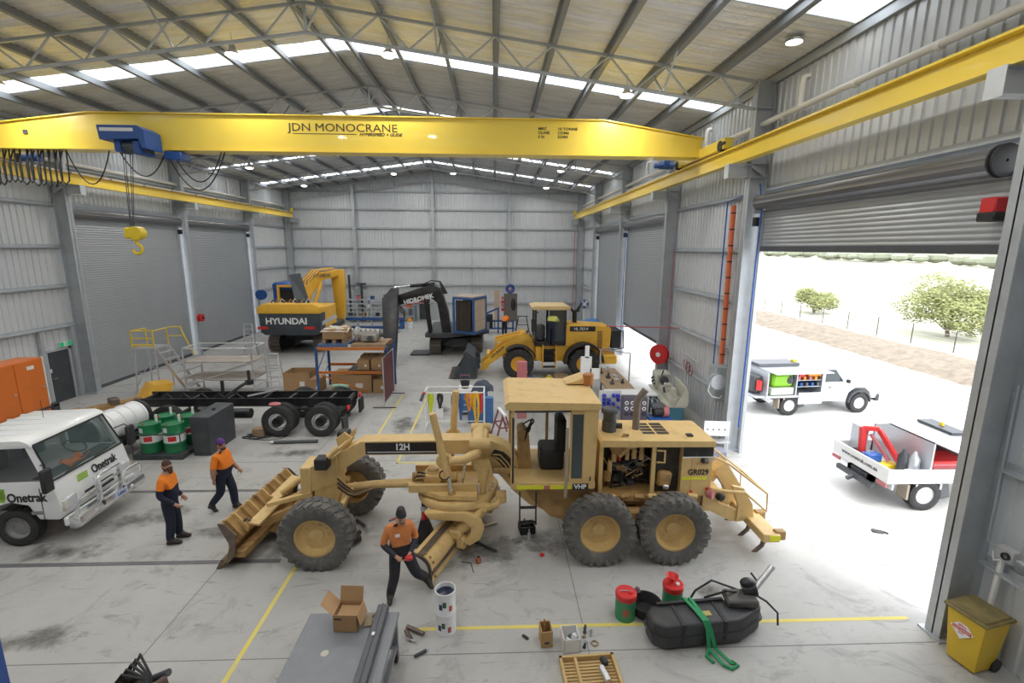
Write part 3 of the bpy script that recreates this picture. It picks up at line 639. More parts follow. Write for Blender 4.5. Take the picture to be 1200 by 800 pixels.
# ================================================================ WHEELS (shared)
def wheel_mesh(r, w, tm, rm, lug=24, rim_r=.56, dish=.35, nuts=10, road=False, spokes=False):
    """returns (tyre mesh, rim mesh) turned about the local y axis, outer face towards -y"""
    h = w/2; b = MB()
    b.lathe([(r*rim_r, -h*.78), (r*(rim_r+.05), -h*.9), (r*.74, -h), (r*.88, -h*.98), (r*.955, -h*.86), (r*.965, -h*.5), (r*.97, 0), (r*.965, h*.5), (r*.955, h*.86), (r*.88, h*.98), (r*.74, h), (r*(rim_r+.05), h*.9), (r*rim_r, h*.78)], 40, axis='y')
    if not road:
        for i in range(lug):
            for s in (-1, 1):
                t = 2*pi*(i+(.5 if s > 0 else 0))/lug; R = Matrix.Rotation(-t, 4, 'Y'); old = b.M.copy()
                b.M = R @ Matrix.Translation((r*.95, s*h*.50, 0)) @ Matrix.Rotation(s*.5, 4, 'X')
                b.box(-r*.05, r*.05, -h*.46, h*.46, -r*.075, r*.075, r*.015)
                b.M = R @ Matrix.Translation((r*.88, s*h*.93, s*.0)); b.box(-r*.085, r*.07, -h*.1, h*.1, -r*.05, r*.05, r*.012); b.M = old
    else:
        for i in range(lug*2):
            t = 2*pi*i/(lug*2)
            for s, (a, c) in enumerate(((-.9, -.5), (-.45, -.03), (.03, .45), (.5, .9))):
                R = Matrix.Rotation(-t-(s % 2)*pi/lug/2, 4, 'Y'); old = b.M.copy(); b.M = R
                b.box(r*.95, r, h*a, h*c, -r*.045, r*.045); b.M = old
    ty = b.mesh('tyre', tm)
    b = MB(); q = rim_r*r; d0 = -h*.8
    b.lathe([(q*1.02, d0-.01), (q*1.04, d0+.02), (q*.93, d0+.03), (q*.86, d0+w*dish*.8), (q*.80, d0+w*dish), (q*.36, d0+w*dish), (q*.33, d0+w*dish*.82), (q*.14, d0+w*dish*.78), (.002, d0+w*dish*.78)], 32, axis='y')
    b.lathe([(q*.98, d0+.02), (q*.9, h*.3), (q*.98, h*.78)], 28, axis='y')
    for i in range(nuts):
        t = 2*pi*i/nuts; x, z = q*.55*cos(t), q*.55*sin(t); b.cyl((x, d0+w*dish-.025, z), (x, d0+w*dish+.01, z), q*.055, n=8)
    return ty, b.mesh('rim', rm)
def put_wheel(meshes, parent, x, y, z, flip=False, tilt=0., name='wheel', turn=0.):
    o = bpy.data.objects.new(name, meshes[0]); COL.objects.link(o); o.parent = parent; o.location = (x, y, z); o.rotation_euler = (tilt, turn, pi if flip else 0)
    c = bpy.data.objects.new('rim', meshes[1]); COL.objects.link(c); c.parent = o
    return o
# ================================================================ MOTOR GRADER
g = thing('motor_grader', 'sun-faded yellow motor grader with open engine bay, 12H on its beam', 'grader', (0, 9.6, 0))
gw = wheel_mesh(.71, .42, tyre, cat_y, 26)
gwr = wheel_mesh(.71, .42, tyre, cat_y, 26, dish=.45)
put_wheel(gw, g, -3.45, -1.0, .71, tilt=.04); put_wheel(gw, g, -3.3, 1.0, .71, flip=True, tilt=.04)
for x in (2.08, 3.57): put_wheel(gwr, g, x, -1.0, .71, turn=x); put_wheel(gwr, g, x, 1.0, .71, flip=True, turn=x)
b = MB(); b.prism([(-3.85, 1.72), (-3.3, 1.97), (-2.75, 2.27), (-.35, 2.29), (-.05, 2.26), (.2, 2.16), (.42, 1.98), (.58, 1.72), (.66, 1.4), (1.5, 1.2), (1.5, .62), (1.15, .65), (.75, .82), (.42, 1.12), (.16, 1.45), (-.1, 1.72), (-.35, 1.9), (-.6, 1.98), (-2.68, 1.98), (-3.2, 1.62), (-3.85, 1.38)], -.2, .2); b.build('front_frame', cat_y, g)
pan = MB().box(-2.66, -1.2, -.207, -.2, 2.0, 2.25).build('side_panel', blk_gloss, g); pan['label'] = 'black side panel lettered 12H'
MB().box(-2.62, -1.22, -.21, -.205, 2.035, 2.05).build('pinstripe', white_p, pan)
text('12H', .19, white_p, pan, (-1.9, -.21, 2.15), FRONT, bold=.006, sx=.95)
# neck hoses in a recess
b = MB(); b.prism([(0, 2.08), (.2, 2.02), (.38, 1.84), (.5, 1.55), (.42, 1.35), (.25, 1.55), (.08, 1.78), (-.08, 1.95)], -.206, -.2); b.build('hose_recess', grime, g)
for k in range(6):
    o = k*.045
    MB().tube([(-.06+o*.3, -.225, 2.0-o*.5), (.12, -.225, 2.02-o*1.2), (.3-o*.4, -.225, 1.83-o*.9), (.45-o*.6, -.225, 1.52-o*.3), (.5-o*.6, -.225, 1.3)], .016, 6).build('hydraulic_hose', cat_y if k % 2 else black, g)
MB().box(-.3, -.16, -.212, -.2, 2.05, 2.18).build('data_plate', alu, g)
# front bolster, axle
b = MB(); b.box(-3.75, -3.25, -.26, .26, .72, 1.62, .02); b.prism([(-3.85, 1.72), (-3.25, 1.98), (-3.22, 1.4), (-3.85, 1.2)], -.275, .275); b.build('bolster', cat_y, g)
b = MB(); b.box(-3.6, -3.3, -.8, .8, .58, .86, .04); b.prism([(-.8, .6), (-.3, .45), (.3, .45), (.8, .6), (.8, .85), (-.8, .85)], -3.58, -3.32, 'yz'); b.build('front_axle', cat_yd, g)
for s in (-1, 1):
    MB().box(-3.58, -3.3, s*.62, s*.86, .45, 1.02, .03).build('spindle', cat_yd, g)
    MB().tube([(-3.2, s*.1, 1.05), (-3.15, s*.4, .95), (-3.18, s*.75, .8)], .04).build('lean_link', cat_y, g)
b = MB(); b.cyl((-3.15, -.72, .98), (-3.0, .1, 1.2), .045); b.build('steer_cylinder', cat_y, g)
for k in range(5): MB().tube([(-3.25, -.27, 1.5-.05*k), (-3.1+.02*k, -.36, 1.42-.06*k), (-2.9, -.33, 1.22-.02*k), (-2.5, -.16-.02*k, 1.24)], .017, 6).build('hydraulic_hose', cat_yd if k % 2 else black, g)
MB().box(-3.62, -3.36, -.5, -.22, 1.78, 2.02, .02).build('headlamp', black, g); MB().box(-3.38, -3.14, .25, .5, 2.05, 2.3, .02).build('headlamp', black, g)
b = MB(); b.prism([(-3.45, 1.9), (-3.2, 2.05), (-2.98, 2.42), (-2.88, 2.5), (-2.9, 2.38), (-3.05, 2.08), (-3.3, 1.85)], .0, .06); b.prism([(-3.25, 2.05), (-3.05, 2.05), (-2.98, 2.3), (-3.12, 2.42), (-3.3, 2.28)], -.06, 0); b.build('lamp_bracket', cat_y, g)
b = MB(); b.cyl((-3.35, -.45, 2.05), (-3.2, -.3, 2.2), .05); b.bar((-3.45, -.4, 1.95), (-2.95, .0, 2.3), .08, .05); b.build('lamp_stay', cat_y, g)
# dozer blade at the front
R0 = Matrix.Translation((-5.18, .15, 0)) @ Matrix.Rotation(-.10, 4, 'Z')
def bladeM(mb): mb.M = R0.copy(); return mb
b = bladeM(MB()); n = 12; sec = []
for i in range(n+1): t = i/n; sec.append((.20*sin(pi*t)*1.0-.10*(1-t), .02+.93*t))
for i in range(n, -1, -1): t = i/n; sec.append((.20*sin(pi*t)+.05-.10*(1-t), .02+.93*t))
b.prism(sec, -1.18, 1.22); b.build('dozer_blade', cat_yd, g)
b = bladeM(MB()); b.prism([(-.15, 0), (-.08, .0), (.04, .2), (-.02, .22)], -1.2, 1.24); b.build('cutting_edge', steel_worn, g)
b = bladeM(MB()); b.prism([(.1, .86), (.26, .70), (.3, .56), (.2, .54), (.06, .82)], -1.16, 1.2); b.build('top_beam', cat_yd, g)
b = bladeM(MB()); b.box(.2, .42, -1.12, 1.16, .22, .36, .01); b.build('lower_beam', cat_yd, g)
for k in range(10):
    y = -1.08+k*.245; b = bladeM(MB()); b.prism([(.0, .97), (.1, .99), (.36, .70), (.34, .6), (.1, .7)], y, y+.03); b.build('gusset', cat_y if k % 2 else cat_yd, g)
for y in (-1.2, 1.2): b = bladeM(MB()); b.prism([(.02, .04), (.26, .3), (.34, .75), (.12, .97), (-.02, .97), (.2, .5)], y, y+.03); b.build('end_plate', steel_worn, g)
MB().tube([(-4.96, -.75, .86), (-4.9, -.75, .92), (-4.84, -.75, .86)], .03).build('lifting_eye', steel_worn, g)
for y0, y1, z in ((-.8, .1, .86), (.15, 1.05, .9)):
    b = MB(); b._add([(-4.86, y0, z-.04), (-4.66, y0+.02, z-.1), (-4.56, y1, z-.06), (-4.76, y1+.02, z), (-4.86, y0, z), (-4.66, y0+.02, z-.06), (-4.56, y1, z-.02), (-4.76, y1+.02, z+.04)], [(0, 1, 2, 3), (7, 6, 5, 4), (0, 4, 5, 1), (1, 5, 6, 2), (2, 6, 7, 3), (3, 7, 4, 0)]); b.build('cover_plate', cat_y, g)
for y in (-.32, .36): MB().bar((-4.85, y, .55), (-3.75, y, 1.02), .12, .16).build('push_arm', cat_yd, g)
MB().bar((-4.7, -.3, .95), (-3.8, -.28, 1.18), .1, .08).build('upper_arm', cat_y, g)
b = MB(); b.cyl((-4.55, .06, 1.02), (-4.0, .06, 1.42), .06); b.build('tilt_cylinder', cat_y, g); MB().cyl((-4.0, .06, 1.42), (-3.72, .06, 1.6), .035).build('tilt_rod', cat_yd, g)
b = MB(); b.box(-4.0, -3.78, -.3, .3, 1.05, 1.75, .02); b.build('mount_plate', cat_y, g)
MB().prism([(-4.75, .3), (-4.1, .2), (-3.8, .55), (-4.3, .75)], -.25, .4).build('belly_guard', cat_yd, g)
# drawbar and circle
CX, CY, CZ = -.75, .05, 1.1
b = MB(); b.tube([(-3.28, 0, 1.15), (-2.6, 0, 1.22), (-1.75, 0, 1.25)], .09, 10, radii=[.07, .085, .1]); b.build('drawbar', cat_y, g)
b = MB(); b.prism([(-1.85, -.1), (-1.5, -.42), (-1.1, -.66), (-.35, -.72), (-.35, .72), (-1.1, .66), (-1.5, .42), (-1.85, .1)], 1.2, 1.3, 'xy'); b.build('drawbar_plate', cat_y, g)
b = MB(); b.box(-1.75, -.35, -.5, -.42, 1.28, 1.44); b.build('drawbar_rail', cat_y, g); b = MB(); b.box(-1.75, -.35, .42, .5, 1.28, 1.44); b.build('drawbar_rail', cat_y, g)
b = MB(); b.at((CX, CY, 0), (0, -.03, 0)); b.lathe([(.62, 1.0), (.84, 1.0), (.86, 1.04), (.86, 1.14), (.84, 1.17), (.62, 1.17), (.62, 1.0)], 48); 
for i in range(30):
    t = 2*pi*i/30; b.cyl((.75*cos(t), .75*sin(t), 1.16), (.75*cos(t), .75*sin(t), 1.185), .018, n=6)
b.build('circle', cat_y, g)
b = MB(); b.box(-1.5, -1.12, -.2, .2, 1.28, 1.5, .03); b.cyl((-1.3, 0, 1.48), (-1.3, 0, 1.6), .12, n=18); b.lathe([(.15, 0), (.15, .05), (.05, .05)], 12, (-1.3, 0, 1.48)); b.cyl((-1.12, -.05, 1.4), (-.8, -.05, 1.4), .1, n=14); b.build('circle_drive', cat_y, g)
MB().cyl((-1.5, .05, 1.4), (-1.75, .05, 1.38), .08).build('drive_motor', cat_yd, g)
for k in range(4): MB().tube([(-1.7, .1-.06*k, 1.36), (-1.62, -.02-.1*k, 1.5), (-1.45, -.1-.06*k, 1.5)], .018, 6).build('hydraulic_hose', cat_yd if k % 2 else black, g)
b = MB(); b.tube([(CX+.55, -.75, 1.05), (CX+.78, -.55, 1.0), (CX+.92, -.35, 1.12)], .07); b.box(CX+.78, CX+1.0, -.5, -.28, 1.0, 1.22, .03); b.build('side_shift_bracket', cat_y, g)
# moldboard: runs from the near side back under the circle
O = Vector((-1.22, -1.62, 0)); D = Vector((.40, 1.0, 0)).normalized(); PX = Vector((D.y, -D.x, 0))
Mm = Matrix(((PX.x, D.x, 0, O.x), (PX.y, D.y, 0, O.y), (0, 0, 1, 0), (0, 0, 0, 1)))
def mold(): b = MB(); b.M = Mm.copy(); return b
sec = []; n = 12
for i in range(n+1): t = i/n; a = (.02-.36*t+.13*sin(pi*t), .02+.56*t+.14*sin(pi*t)); sec.append(a)
sec2 = [(p+.028, q+.02) for p, q in sec]; poly = sec+sec2[::-1]
b = mold(); b.prism(poly, 0, 3.5); b.build('moldboard', cat_y, g)
for i0, i1, nm in ((9, 11, 'slide_rail'), (2, 3, 'slide_rail')):
    pp = sec2[i0:i1+1]; q = [(p+.028, z+.022) for p, z in pp]
    b = mold(); b.prism(pp+q[::-1], .02 if nm != 'cutting_edge' else -.02, 3.48); b.build(nm, steel_worn, g)
for i in range(5):
    p, z = sec2[2*i+1]; b = mold(); b.cyl((p, .12, z-.01), (p+.02, .12, z+.025), .022, n=8); b.build('bolt', cat_yd, g)
b = mold(); b.prism([(sec[i][0]-.0, sec[i][1]) for i in range(n+1)]+[(p+.05, z+.05) for p, z in sec[::-1]], -.03, .0); b.build('end_bit', steel_worn, g)
# circle arms carrying the moldboard
b = MB(); b.prism([(-1.4, 1.02), (-.6, 1.02), (-.32, .9), (-.2, .66), (-.28, .42), (-.5, .28), (-.62, .36), (-.48, .5), (-.46, .68), (-.62, .82), (-1.3, .88)], -.84, -.68); b.build('blade_arm', cat_y, g, bev=.02)
for off, s in ((1.05, -1), (2.5, 1)):
    p = Mm @ Vector((.02, off, .42)); c = Vector((CX+.35, CY+s*.62, 1.05))
    pts = [c+Vector((-.1, 0, 0)), c+Vector((.18, s*.02, -.04)), (c+p)/2+Vector((.22, s*.05, .08)), p+Vector((.12, 0, .12)), p]
    b = MB(); b.tube(pts, .1, 10, radii=[.13, .14, .13, .11, .09]); b.build('circle_arm', cat_y, g)
    b = MB(); b.M = Mm.copy(); b.box(-.2, .2, off-.1, off+.1, .36, .56, .04); b.box(.06, .28, off-.08, off+.08, .16, .44, .04); b.build('blade_clamp', cat_y, g)
# lift arms, cylinders, saddle
b = MB(); b.box(-.48, -.12, -.3, .3, 1.62, 2.36, .05); b.cyl((-.3, -.36, 2.22), (-.3, .36, 2.22), .17, n=20); b.build('saddle', cat_y, g)
for s in (-1, 1):
    b = MB(); b.tube([(-.3, s*.28, 2.2), (-.36, s*.5, 2.12), (-.6, s*.56, 2.02), (-.9, s*.56, 2.0)], .09, 10, radii=[.12, .11, .09, .08]); b.build('lift_arm', cat_y, g)
    b = MB(); b.cyl((-.5, s*.42, 2.3), (-.08, s*.42, 2.3), .12, n=16); b.cyl((-.3, s*.2, 2.25), (-.3, s*.5, 2.3), .1, n=14); b.build('lift_bracket', cat_y, g)
    yy = s*.56; top = (-1.22, yy, 3.0) if s < 0 else (-.84, yy, 3.12); mid = (-1.0, yy, 2.0) if s < 0 else (-.92, yy, 2.1); bot = (-.86, s*.6, 1.32) if s < 0 else (-.95, s*.6, 1.35)
    b = MB(); b.cyl(top, mid, .075, n=16); b.cyl(mid, lerp(mid, bot, .45), .085, n=16); b.build('lift_cylinder', cat_y, g)
    MB().cyl(lerp(mid, bot, .4), bot, .04, n=12).build('lift_rod', cat_yd if s > 0 else chrome, g)
    b = MB(); b.torus((mid[0], yy, mid[2]), .13, .045, 'y', 20, 8); b.build('lift_yoke', cat_y, g)
    b = MB(); b.ell((bot[0], bot[1], bot[2]-.02), (.08, .08, .08)); b.build('ball_socket', cat_yd, g)
b = MB(); b.cyl((-.15, -.42, 1.78), (-.25, -.38, 1.2), .06); b.build('shift_cylinder', cat_y, g)
b = MB(); b.prism([(-.45, 1.95), (-.1, 1.95), (-.02, 1.6), (-.1, 1.35), (-.3, 1.4), (-.35, 1.65)], -.42, -.3); b.build('link_bar', cat_y, g)
MB().cyl((-.68, -.3, 1.3), (-.6, -.32, 1.85), .03).build('shift_rod', chrome, g)
b = MB(); b.torus((-1.0, -.62, 1.72), .1, .012, 'y', 14, 6); b.build('hose_loop', black, g)
MB().cyl((-.05, -.28, 1.66), (.35, -.28, 1.62), .07).build('accumulator', cat_yd, g)
# cab
b = MB(); b.box(.33, 2.0, -.86, .8, 1.5, 1.66, .02); b.build('cab_floor', cat_y, g)
b = MB(); b.prism([(.22, 3.17), (2.03, 3.17), (2.05, 3.3), (.28, 3.34), (.2, 3.28)], -.92, .86); b.build('cab_roof', cat_y, g)
MB().box(.3, 1.98, -.84, .78, 3.1, 3.18).build('roof_lining', dk_steel, g)
b = MB(); b.prism([(1.55, 3.34), (2.0, 3.34), (1.95, 3.48)], .3, .8); b.build('roof_wedge', cat_y, g)
MB().lathe([(.001, 0), (.12, 0), (.12, .22), (.1, .24), (.001, .24)], 16, (2.03, .35, 3.32)).build('beacon_canister', mat('rusty_amber', (.42, .16, .04), .4, 0, .3, 9.), g)
for x, y, s in ((.36, -.84, .07), (.36, .76, .07), (1.2, .76, .06)): MB().box(x-s/2, x+s/2, y-.04, y+.04, 1.64, 3.18).build('cab_pillar', cat_y, g)
b = MB(); b.box(1.62, 2.0, -.87, -.8, 1.64, 3.18); 
b = MB(); b.prism([(1.74, 1.64), (1.98, 1.64), (2.02, 3.18), (1.74, 3.18)], -.87, .79); b.build('cab_rear', cat_y, g)
MB().box(1.5, 1.74, -.86, -.82, 1.72, 3.08, .03).build('side_window', glass_d, g)
MB().box(1.48, 1.76, -.855, -.83, 1.66, 3.16).build('window_frame', cat_y, g)
MB().box(1.74-.01, 1.735, -.7, .65, 2.0, 3.0).build('rear_window', glass_d, g)
MB().box(.355, .365, -.8, .72, 1.7, 3.1).build('windscreen', glass_c, g)
MB().box(.4, 1.7, .755, .765, 1.75, 3.1).build('far_window', glass_c, g)
# open cab door, hinged behind
b = MB(); y0, y1, x0_, x1_ = -.88, -1.58, 1.42, 1.3
for (ya, za), (yb, zb) in (((y0, 1.66), (y0, 3.1)), ((y0, 3.1), (y1, 3.05)), ((y1, 3.05), (y1, 1.75)), ((y1, 1.75), (y0, 1.66)), ((y1, 2.45), (y0, 2.5))): b.bar((lerp((x0_,), (x1_,), (ya-y0)/(y1-y0))[0], ya, za), (lerp((x0_,), (x1_,), (yb-y0)/(y1-y0))[0], yb, zb), .05, .05, (1, 0, 0))
dr = b.build('cab_door', mat('door_grey_tan', (.36, .30, .22), .5), g)
b = MB(); b._add([(x0_, y0, 1.7), (x1_, y1, 1.78), (x1_, y1, 3.02), (x0_, y0, 3.06)], [(0, 1, 2, 3)]); b.build('door_glass', glass_c, dr)
b = MB(); b.box(.95, 1.45, -.35, .3, 1.66, 2.1, .05); b.box(1.3, 1.5, -.33, .28, 2.0, 2.75, .06); b.build('seat', black, g)
b = MB(); b.prism([(.5, 1.66), (.78, 1.66), (.72, 2.4), (.6, 2.55), (.48, 2.5)], -.25, .15); b.build('steering_console', cat_yd, g)
b = MB(); b.at((.68, -.05, 2.55), (0, -.6, 0)); b.torus((0, 0, 0), .18, .016, 'z', 20, 6); b.build('steering_wheel', black, g)
for k in range(6): MB().cyl((.62+.03*k, -.42+.12*k, 2.35), (.66+.03*k, -.44+.12*k, 2.62), .012, n=6).build('control_lever', black, g)
st = mat('reflective_lime', (.72, .72, .03), .4)
s_ = MB().box(.44, 1.52, -.872, -.86, 1.52, 1.6).build('reflective_stripe', st, g)
MB().box(.98, 1.1, -.876, -.872, 1.52, 1.6).build('stripe_decal', red_f, s_)
MB().box(1.55, 1.86, -.872, -.86, 1.5, 1.63).build('badge', black, g)
text('VHP', .13, white_p, g, (1.7, -.876, 1.565), FRONT, bold=.004)
b = MB(); b.cyl((.36, -.95, 1.7), (.36, -.95, 3.0), .018, n=8); b.tube([(.36, -.86, 3.0), (.36, -.97, 3.0), (.36, -.97, 1.75), (.36, -.86, 1.72)], .018, 8); b.build('grab_rail', black, g)
b = MB()
for x in (.5, .82): b.bar((x, -.92, 1.5), (x+.0, -.98, .82), .03, .04)
for z in (1.18, .86): b.bar((.5, -.95, z), (.82, -.95, z), .06, .03)
b.build('ladder', blk_gloss, g)
MB().box(1.88, 1.9, -.9, -.86, 1.7, 1.78).build('vent_plug', black, g)
# hitch, rear frame, tandems
b = MB(); b.prism([(.55, 1.5), (2.0, 1.5), (2.0, 1.0), (1.55, .62), (1.15, .75), (.75, 1.15)], -.55, .5); b.build('hitch_frame', cat_yd, g)
b = MB(); b.box(1.45, 4.75, -.42, .4, .85, 1.22, .02); b.build('rear_frame', cat_yd, g)
for s in (-1, 1): b = MB(); b.box(1.85, 3.8, s*.6, s*.8, .5, .98, .05); b.build('tandem_case', cat_yd, g)
MB().box(2.6, 3.05, -.75, .75, .45, .9, .04).build('rear_axle', cat_yd, g)
# engine bay
ex0, ex1, ey0, ey1 = 2.12, 4.45, -.62, .5
b = MB(); b.prism([(ex0, 2.30), (ex1+.02, 2.28), (ex1+.02, 2.40), (ex0+.05, 2.44), (ex0, 2.40)], ey0-.04, ey1+.04); b.build('hood', cat_y, g)
for i in range(2):
    for j in range(4):
        x = 3.1+.3*i; y = -.28+j*.17; MB().box(x, x+.25, y, y+.12, 2.418, 2.426).build('hood_grille', grime, g)
MB().box(2.45, 3.15, -.64, -.636, 2.31, 2.42).build('hood_panel_seam', cat_yd, g)
MB().box(3.98, 4.1, -.42, -.3, 2.405, 2.44).build('hood_latch', black, g); MB().tube([(2.62, -.45, 2.43), (2.65, -.42, 2.47), (2.75, -.42, 2.46)], .03).build('filler_cap', cat_yd, g)
MB().box(ex0, ex0+.08, ey0, ey1, 1.2, 2.32).build('firewall', cat_y, g)
MB().box(ex0+.08, 3.8, -.1, ey1, 1.22, 2.28).build('engine_block', grime, g)
MB().box(ex0-.02, 3.82, ey0-.04, ey1, 1.12, 1.24).build('sill', cat_yd, g)
MB().box(3.2, 3.28, ey0, ey0+.07, 1.22, 2.32).build('bay_post', cat_y, g)
b = MB(); b.tube([(3.3, ey0, 1.95), (3.45, ey0-.02, 1.95), (3.45, ey0-.02, 2.2), (3.3, ey0, 2.2)], .022); b.build('grab_handle', cat_y, g)
rp = MB().box(3.82, ex1, ey0, ey1, 1.2, 2.32).build('rear_cowl', cat_y, g)
rb = MB().box(3.83, ex1+.005, ey0-.006, ey0, 2.06, 2.3).build('black_band', blk_gloss, rp); MB().box(3.83, ex1+.005, ey0-.008, ey0, 2.04, 2.065).build('pinstripe', white_p, rp)
text('GR029', .17, black, rp, (4.17, ey0-.004, 1.72), FRONT, bold=.004, sx=.9)
MB().box(3.84, 4.36, ey0-.006, ey0, 1.56, 1.62).build('reflective_stripe', st, rp)
MB().tube([(4.1+.035*k, ey0-.005, 1.92+.03*(-1)**k) for k in range(9)], .005, 5).build('paint_mark', red_f, rp)
for x, z in ((4.05, 1.3), (4.38, 1.36)): MB().cyl((x, ey0-.02, z), (x, ey0+.01, z), .03).build('reflector', red_p, rp)
MB().cyl((4.2, ey0-.1, 2.02), (4.32, ey0-.02, 1.98), .05).build('work_lamp', black, rp)
MB().box(4.02, 4.03, ey0-.003, ey0, 1.25, 2.0).build('panel_seam', cat_yd, rp)
rnd = random.Random(4)
for x, z, r, h, m_ in ((2.5, 1.98, .06, .28, cat_y), (2.78, 2.0, .045, .25, cat_y), (2.92, 2.02, .055, .24, cat_y), (3.08, 2.02, .055, .3, cat_y), (2.42, 1.7, .05, .3, cat_y), (2.38, 1.52, .08, .22, cat_yd), (2.62, 1.95, .035, .2, red_p)):
    MB().lathe([(.001, -h/2), (r, -h/2), (r, h/2-.03), (r*.6, h/2), (.001, h/2)], 14, (x, -.3, z)).build('filter', m_, g)
MB().lathe([(.001, 0), (.17, 0), (.17, .2), (.1, .24), (.001, .24)], 18, (2.55, -.42, 2.2), 'y').build('turbocharger', cat_yd, g)
MB().tube([(2.6, -.35, 1.98), (2.75, -.4, 2.18), (3.0, -.35, 2.24)], .06, 10).build('intake_pipe', cat_y, g)
cols = [black, black, grime, cat_yd, dk_steel, cat_yd, black, alu]
for k in range(34):
    x = 2.3+rnd.random()*.95; z = 1.3+rnd.random()*.75; m_ = cols[rnd.randrange(len(cols))] if rnd.random() < .7 else black
    MB().tube([(x, -.2, z), (x+rnd.uniform(-.1, .1), -.34, z+rnd.uniform(-.12, .1)), (x+rnd.uniform(-.25, .25), -.32, z+rnd.uniform(-.2, .15)), (x+rnd.uniform(-.3, .3), -.15, z+rnd.uniform(-.2, .2))], rnd.choice((.008, .012, .02)), 6).build('engine_hose', m_, g)
for k in range(14):
    x = 2.3+rnd.random()*.85; z = 1.28+rnd.random()*.7; s = .05+.07*rnd.random()
    MB().cb((x, -.14-.1*rnd.random(), z), (s*1.6, .18, s*1.3), (rnd.random()*.3, rnd.random()*.4, 0), .015).build('engine_component', rnd.choice((grime, cat_yd, dk_steel, cat_yd, black)), g)
MB().box(3.3, 3.8, -.5, -.1, 1.25, 2.26).build('radiator', grime, g)
MB().cb((3.5, -.52, 1.55), (.3, .16, .34), (0, .1, 0), .05).build('fuel_pump', cat_yd, g)
MB().cb((3.52, -.62, 1.4), (.12, .05, .1), (0, 0, 0), .02).build('junction_box', alu, g)
for k in range(7): MB().cb((2.4+.28*k, -.64+.02*(k % 2), 1.2), (.2, .1, .12), (rnd.random(), .2*rnd.random(), .3*rnd.random()), .02).build('loose_bracket', cat_yd if k % 3 else cat_y, g)
# intake and exhaust
b = MB(); b.lathe([(.001, 0), (.15, 0), (.15, .22), (.13, .23), (.13, .40), (.175, .41), (.18, .47), (.15, .51), (.001, .53)], 22, (2.42, -.1, 2.43)); b.build('air_cleaner', char, g)
MB().cyl((2.5, -.12, 2.55), (2.68, -.14, 2.55), .06).build('air_duct', black, g)
ex_m = mat('burnt_exhaust', (.20, .17, .15), .55, .3, .2, 8.)
b = MB(); b.tube([(3.02, .0, 2.42), (3.02, 0, 3.02), (3.05, 0, 3.1), (3.18, -.02, 3.3)], .075, 14); b.build('exhaust_stack', ex_m, g)
# rear ripper
b = MB(); b.prism([(4.4, 1.3), (4.75, 1.25), (4.75, .75), (4.4, .75)], -.45, .45); b.build('rear_bumper', cat_y, g)
for y in (-.36, .3):
    b = MB(); b.prism([(4.65, .95), (5.15, .72), (5.45, .6), (5.45, .45), (5.1, .45), (4.6, .7)], y, y+.1); b.build('ripper_link', cat_y, g)
    b = MB(); b.prism([(5.05, 1.28), (5.3, 1.22), (5.52, .85), (5.58, .5), (5.2, .45), (5.22, .8)], y-.03, y+.05); b.build('ripper_cheek', cat_y, g)
b = MB(); b.cyl((4.55, 0, 1.0), (4.95, 0, 1.55), .09, n=16); b.build('ripper_cylinder', cat_y, g); MB().cyl((4.95, 0, 1.5), (5.1, 0, 1.1), .07).build('ripper_rod', cat_yd, g)
b = MB(); b.prism([(4.75, 1.5), (5.0, 1.72), (5.5, .95), (5.4, .7), (5.1, 1.0)], -.12, .16); b.build('ripper_arm', cat_y, g)
rb_ = MB().box(5.42, 5.78, -1.06, .9, .38, .56, .02).build('ripper_beam', cat_y, g)
MB().box(5.55, 5.77, -1.068, -1.06, .42, .54).build('reflective_stripe', st, rb_)
for y in (-.95, -.2, .6): MB().box(5.7, 5.92, y-.07, y+.07, .4, .6, .02).build('shank_holder', cat_yd, rb_)
for y in (-.78, -.2, .42):
    b = MB(); b.tube([(5.6, y, .5), (5.62, y, .3), (5.58, y, .14), (5.46, y, .03), (5.38, y, .0)], .04, 8, radii=[.05, .05, .045, .04, .015]); b.build('ripper_shank', steel_worn, g)
for y in (-.55, .55):
    b = MB(); b.tube([(4.45, y, 2.05), (4.85, y, 1.85), (5.72, y, 1.18), (5.74, y, .78), (5.2, y, 1.25)], .022, 8); b.build('handrail', cat_y, g)
MB().tube([(5.72, -.55, 1.18), (5.72, .55, 1.18)], .022).build('handrail', cat_y, g)
MB().tube([(4.45, -.62, 1.35), (4.8, -.68, 1.32), (5.15, -.66, 1.28)], .035).build('side_tube', cat_y, g)
MB().cyl((4.42, -.6, 1.25), (4.5, -.68, 1.25), .1).build('tail_lamp', red_f, g)
MB().cb((4.75, -.5, 1.1), (.18, .12, .16), (0, .3, 0), .04).build('valve_block', black, g)
# ================================================================ WHITE TRUCK
T = thing('delivery_truck', 'white cab-over truck with alloy bull bar and lettered doors', 'truck', (-.011, 10.95, 0), .05)
wp = white_p; hw = 1.05
b = MB(); b.prism([(-11.05, .72), (-10.42, .72), (-10.3, .92), (-9.98, 1.0), (-9.66, .92), (-9.5, .6), (-9.1, .58), (-9.04, .9), (-9.16, 1.45), (-11.05, 1.45)], -hw, hw); b.build('cab_lower', wp, T, bev=.04)
b = MB(); b.prism([(-11.05, 2.2), (-11.0, 2.3), (-9.62, 2.33), (-9.48, 2.27), (-9.43, 2.18), (-9.6, 2.16), (-11.05, 2.14)], -hw+.03, hw-.03); b.build('cab_roof', wp, T, bev=.03)
for k in range(5): MB().box(-11.0, -9.7, -.66+k*.33-.03, -.66+k*.33+.03, 2.29, 2.335, .01).build('roof_rib', wp, T)
MB().box(-11.05, -10.98, -hw+.02, hw-.02, 1.43, 2.2).build('cab_back', wp, T)
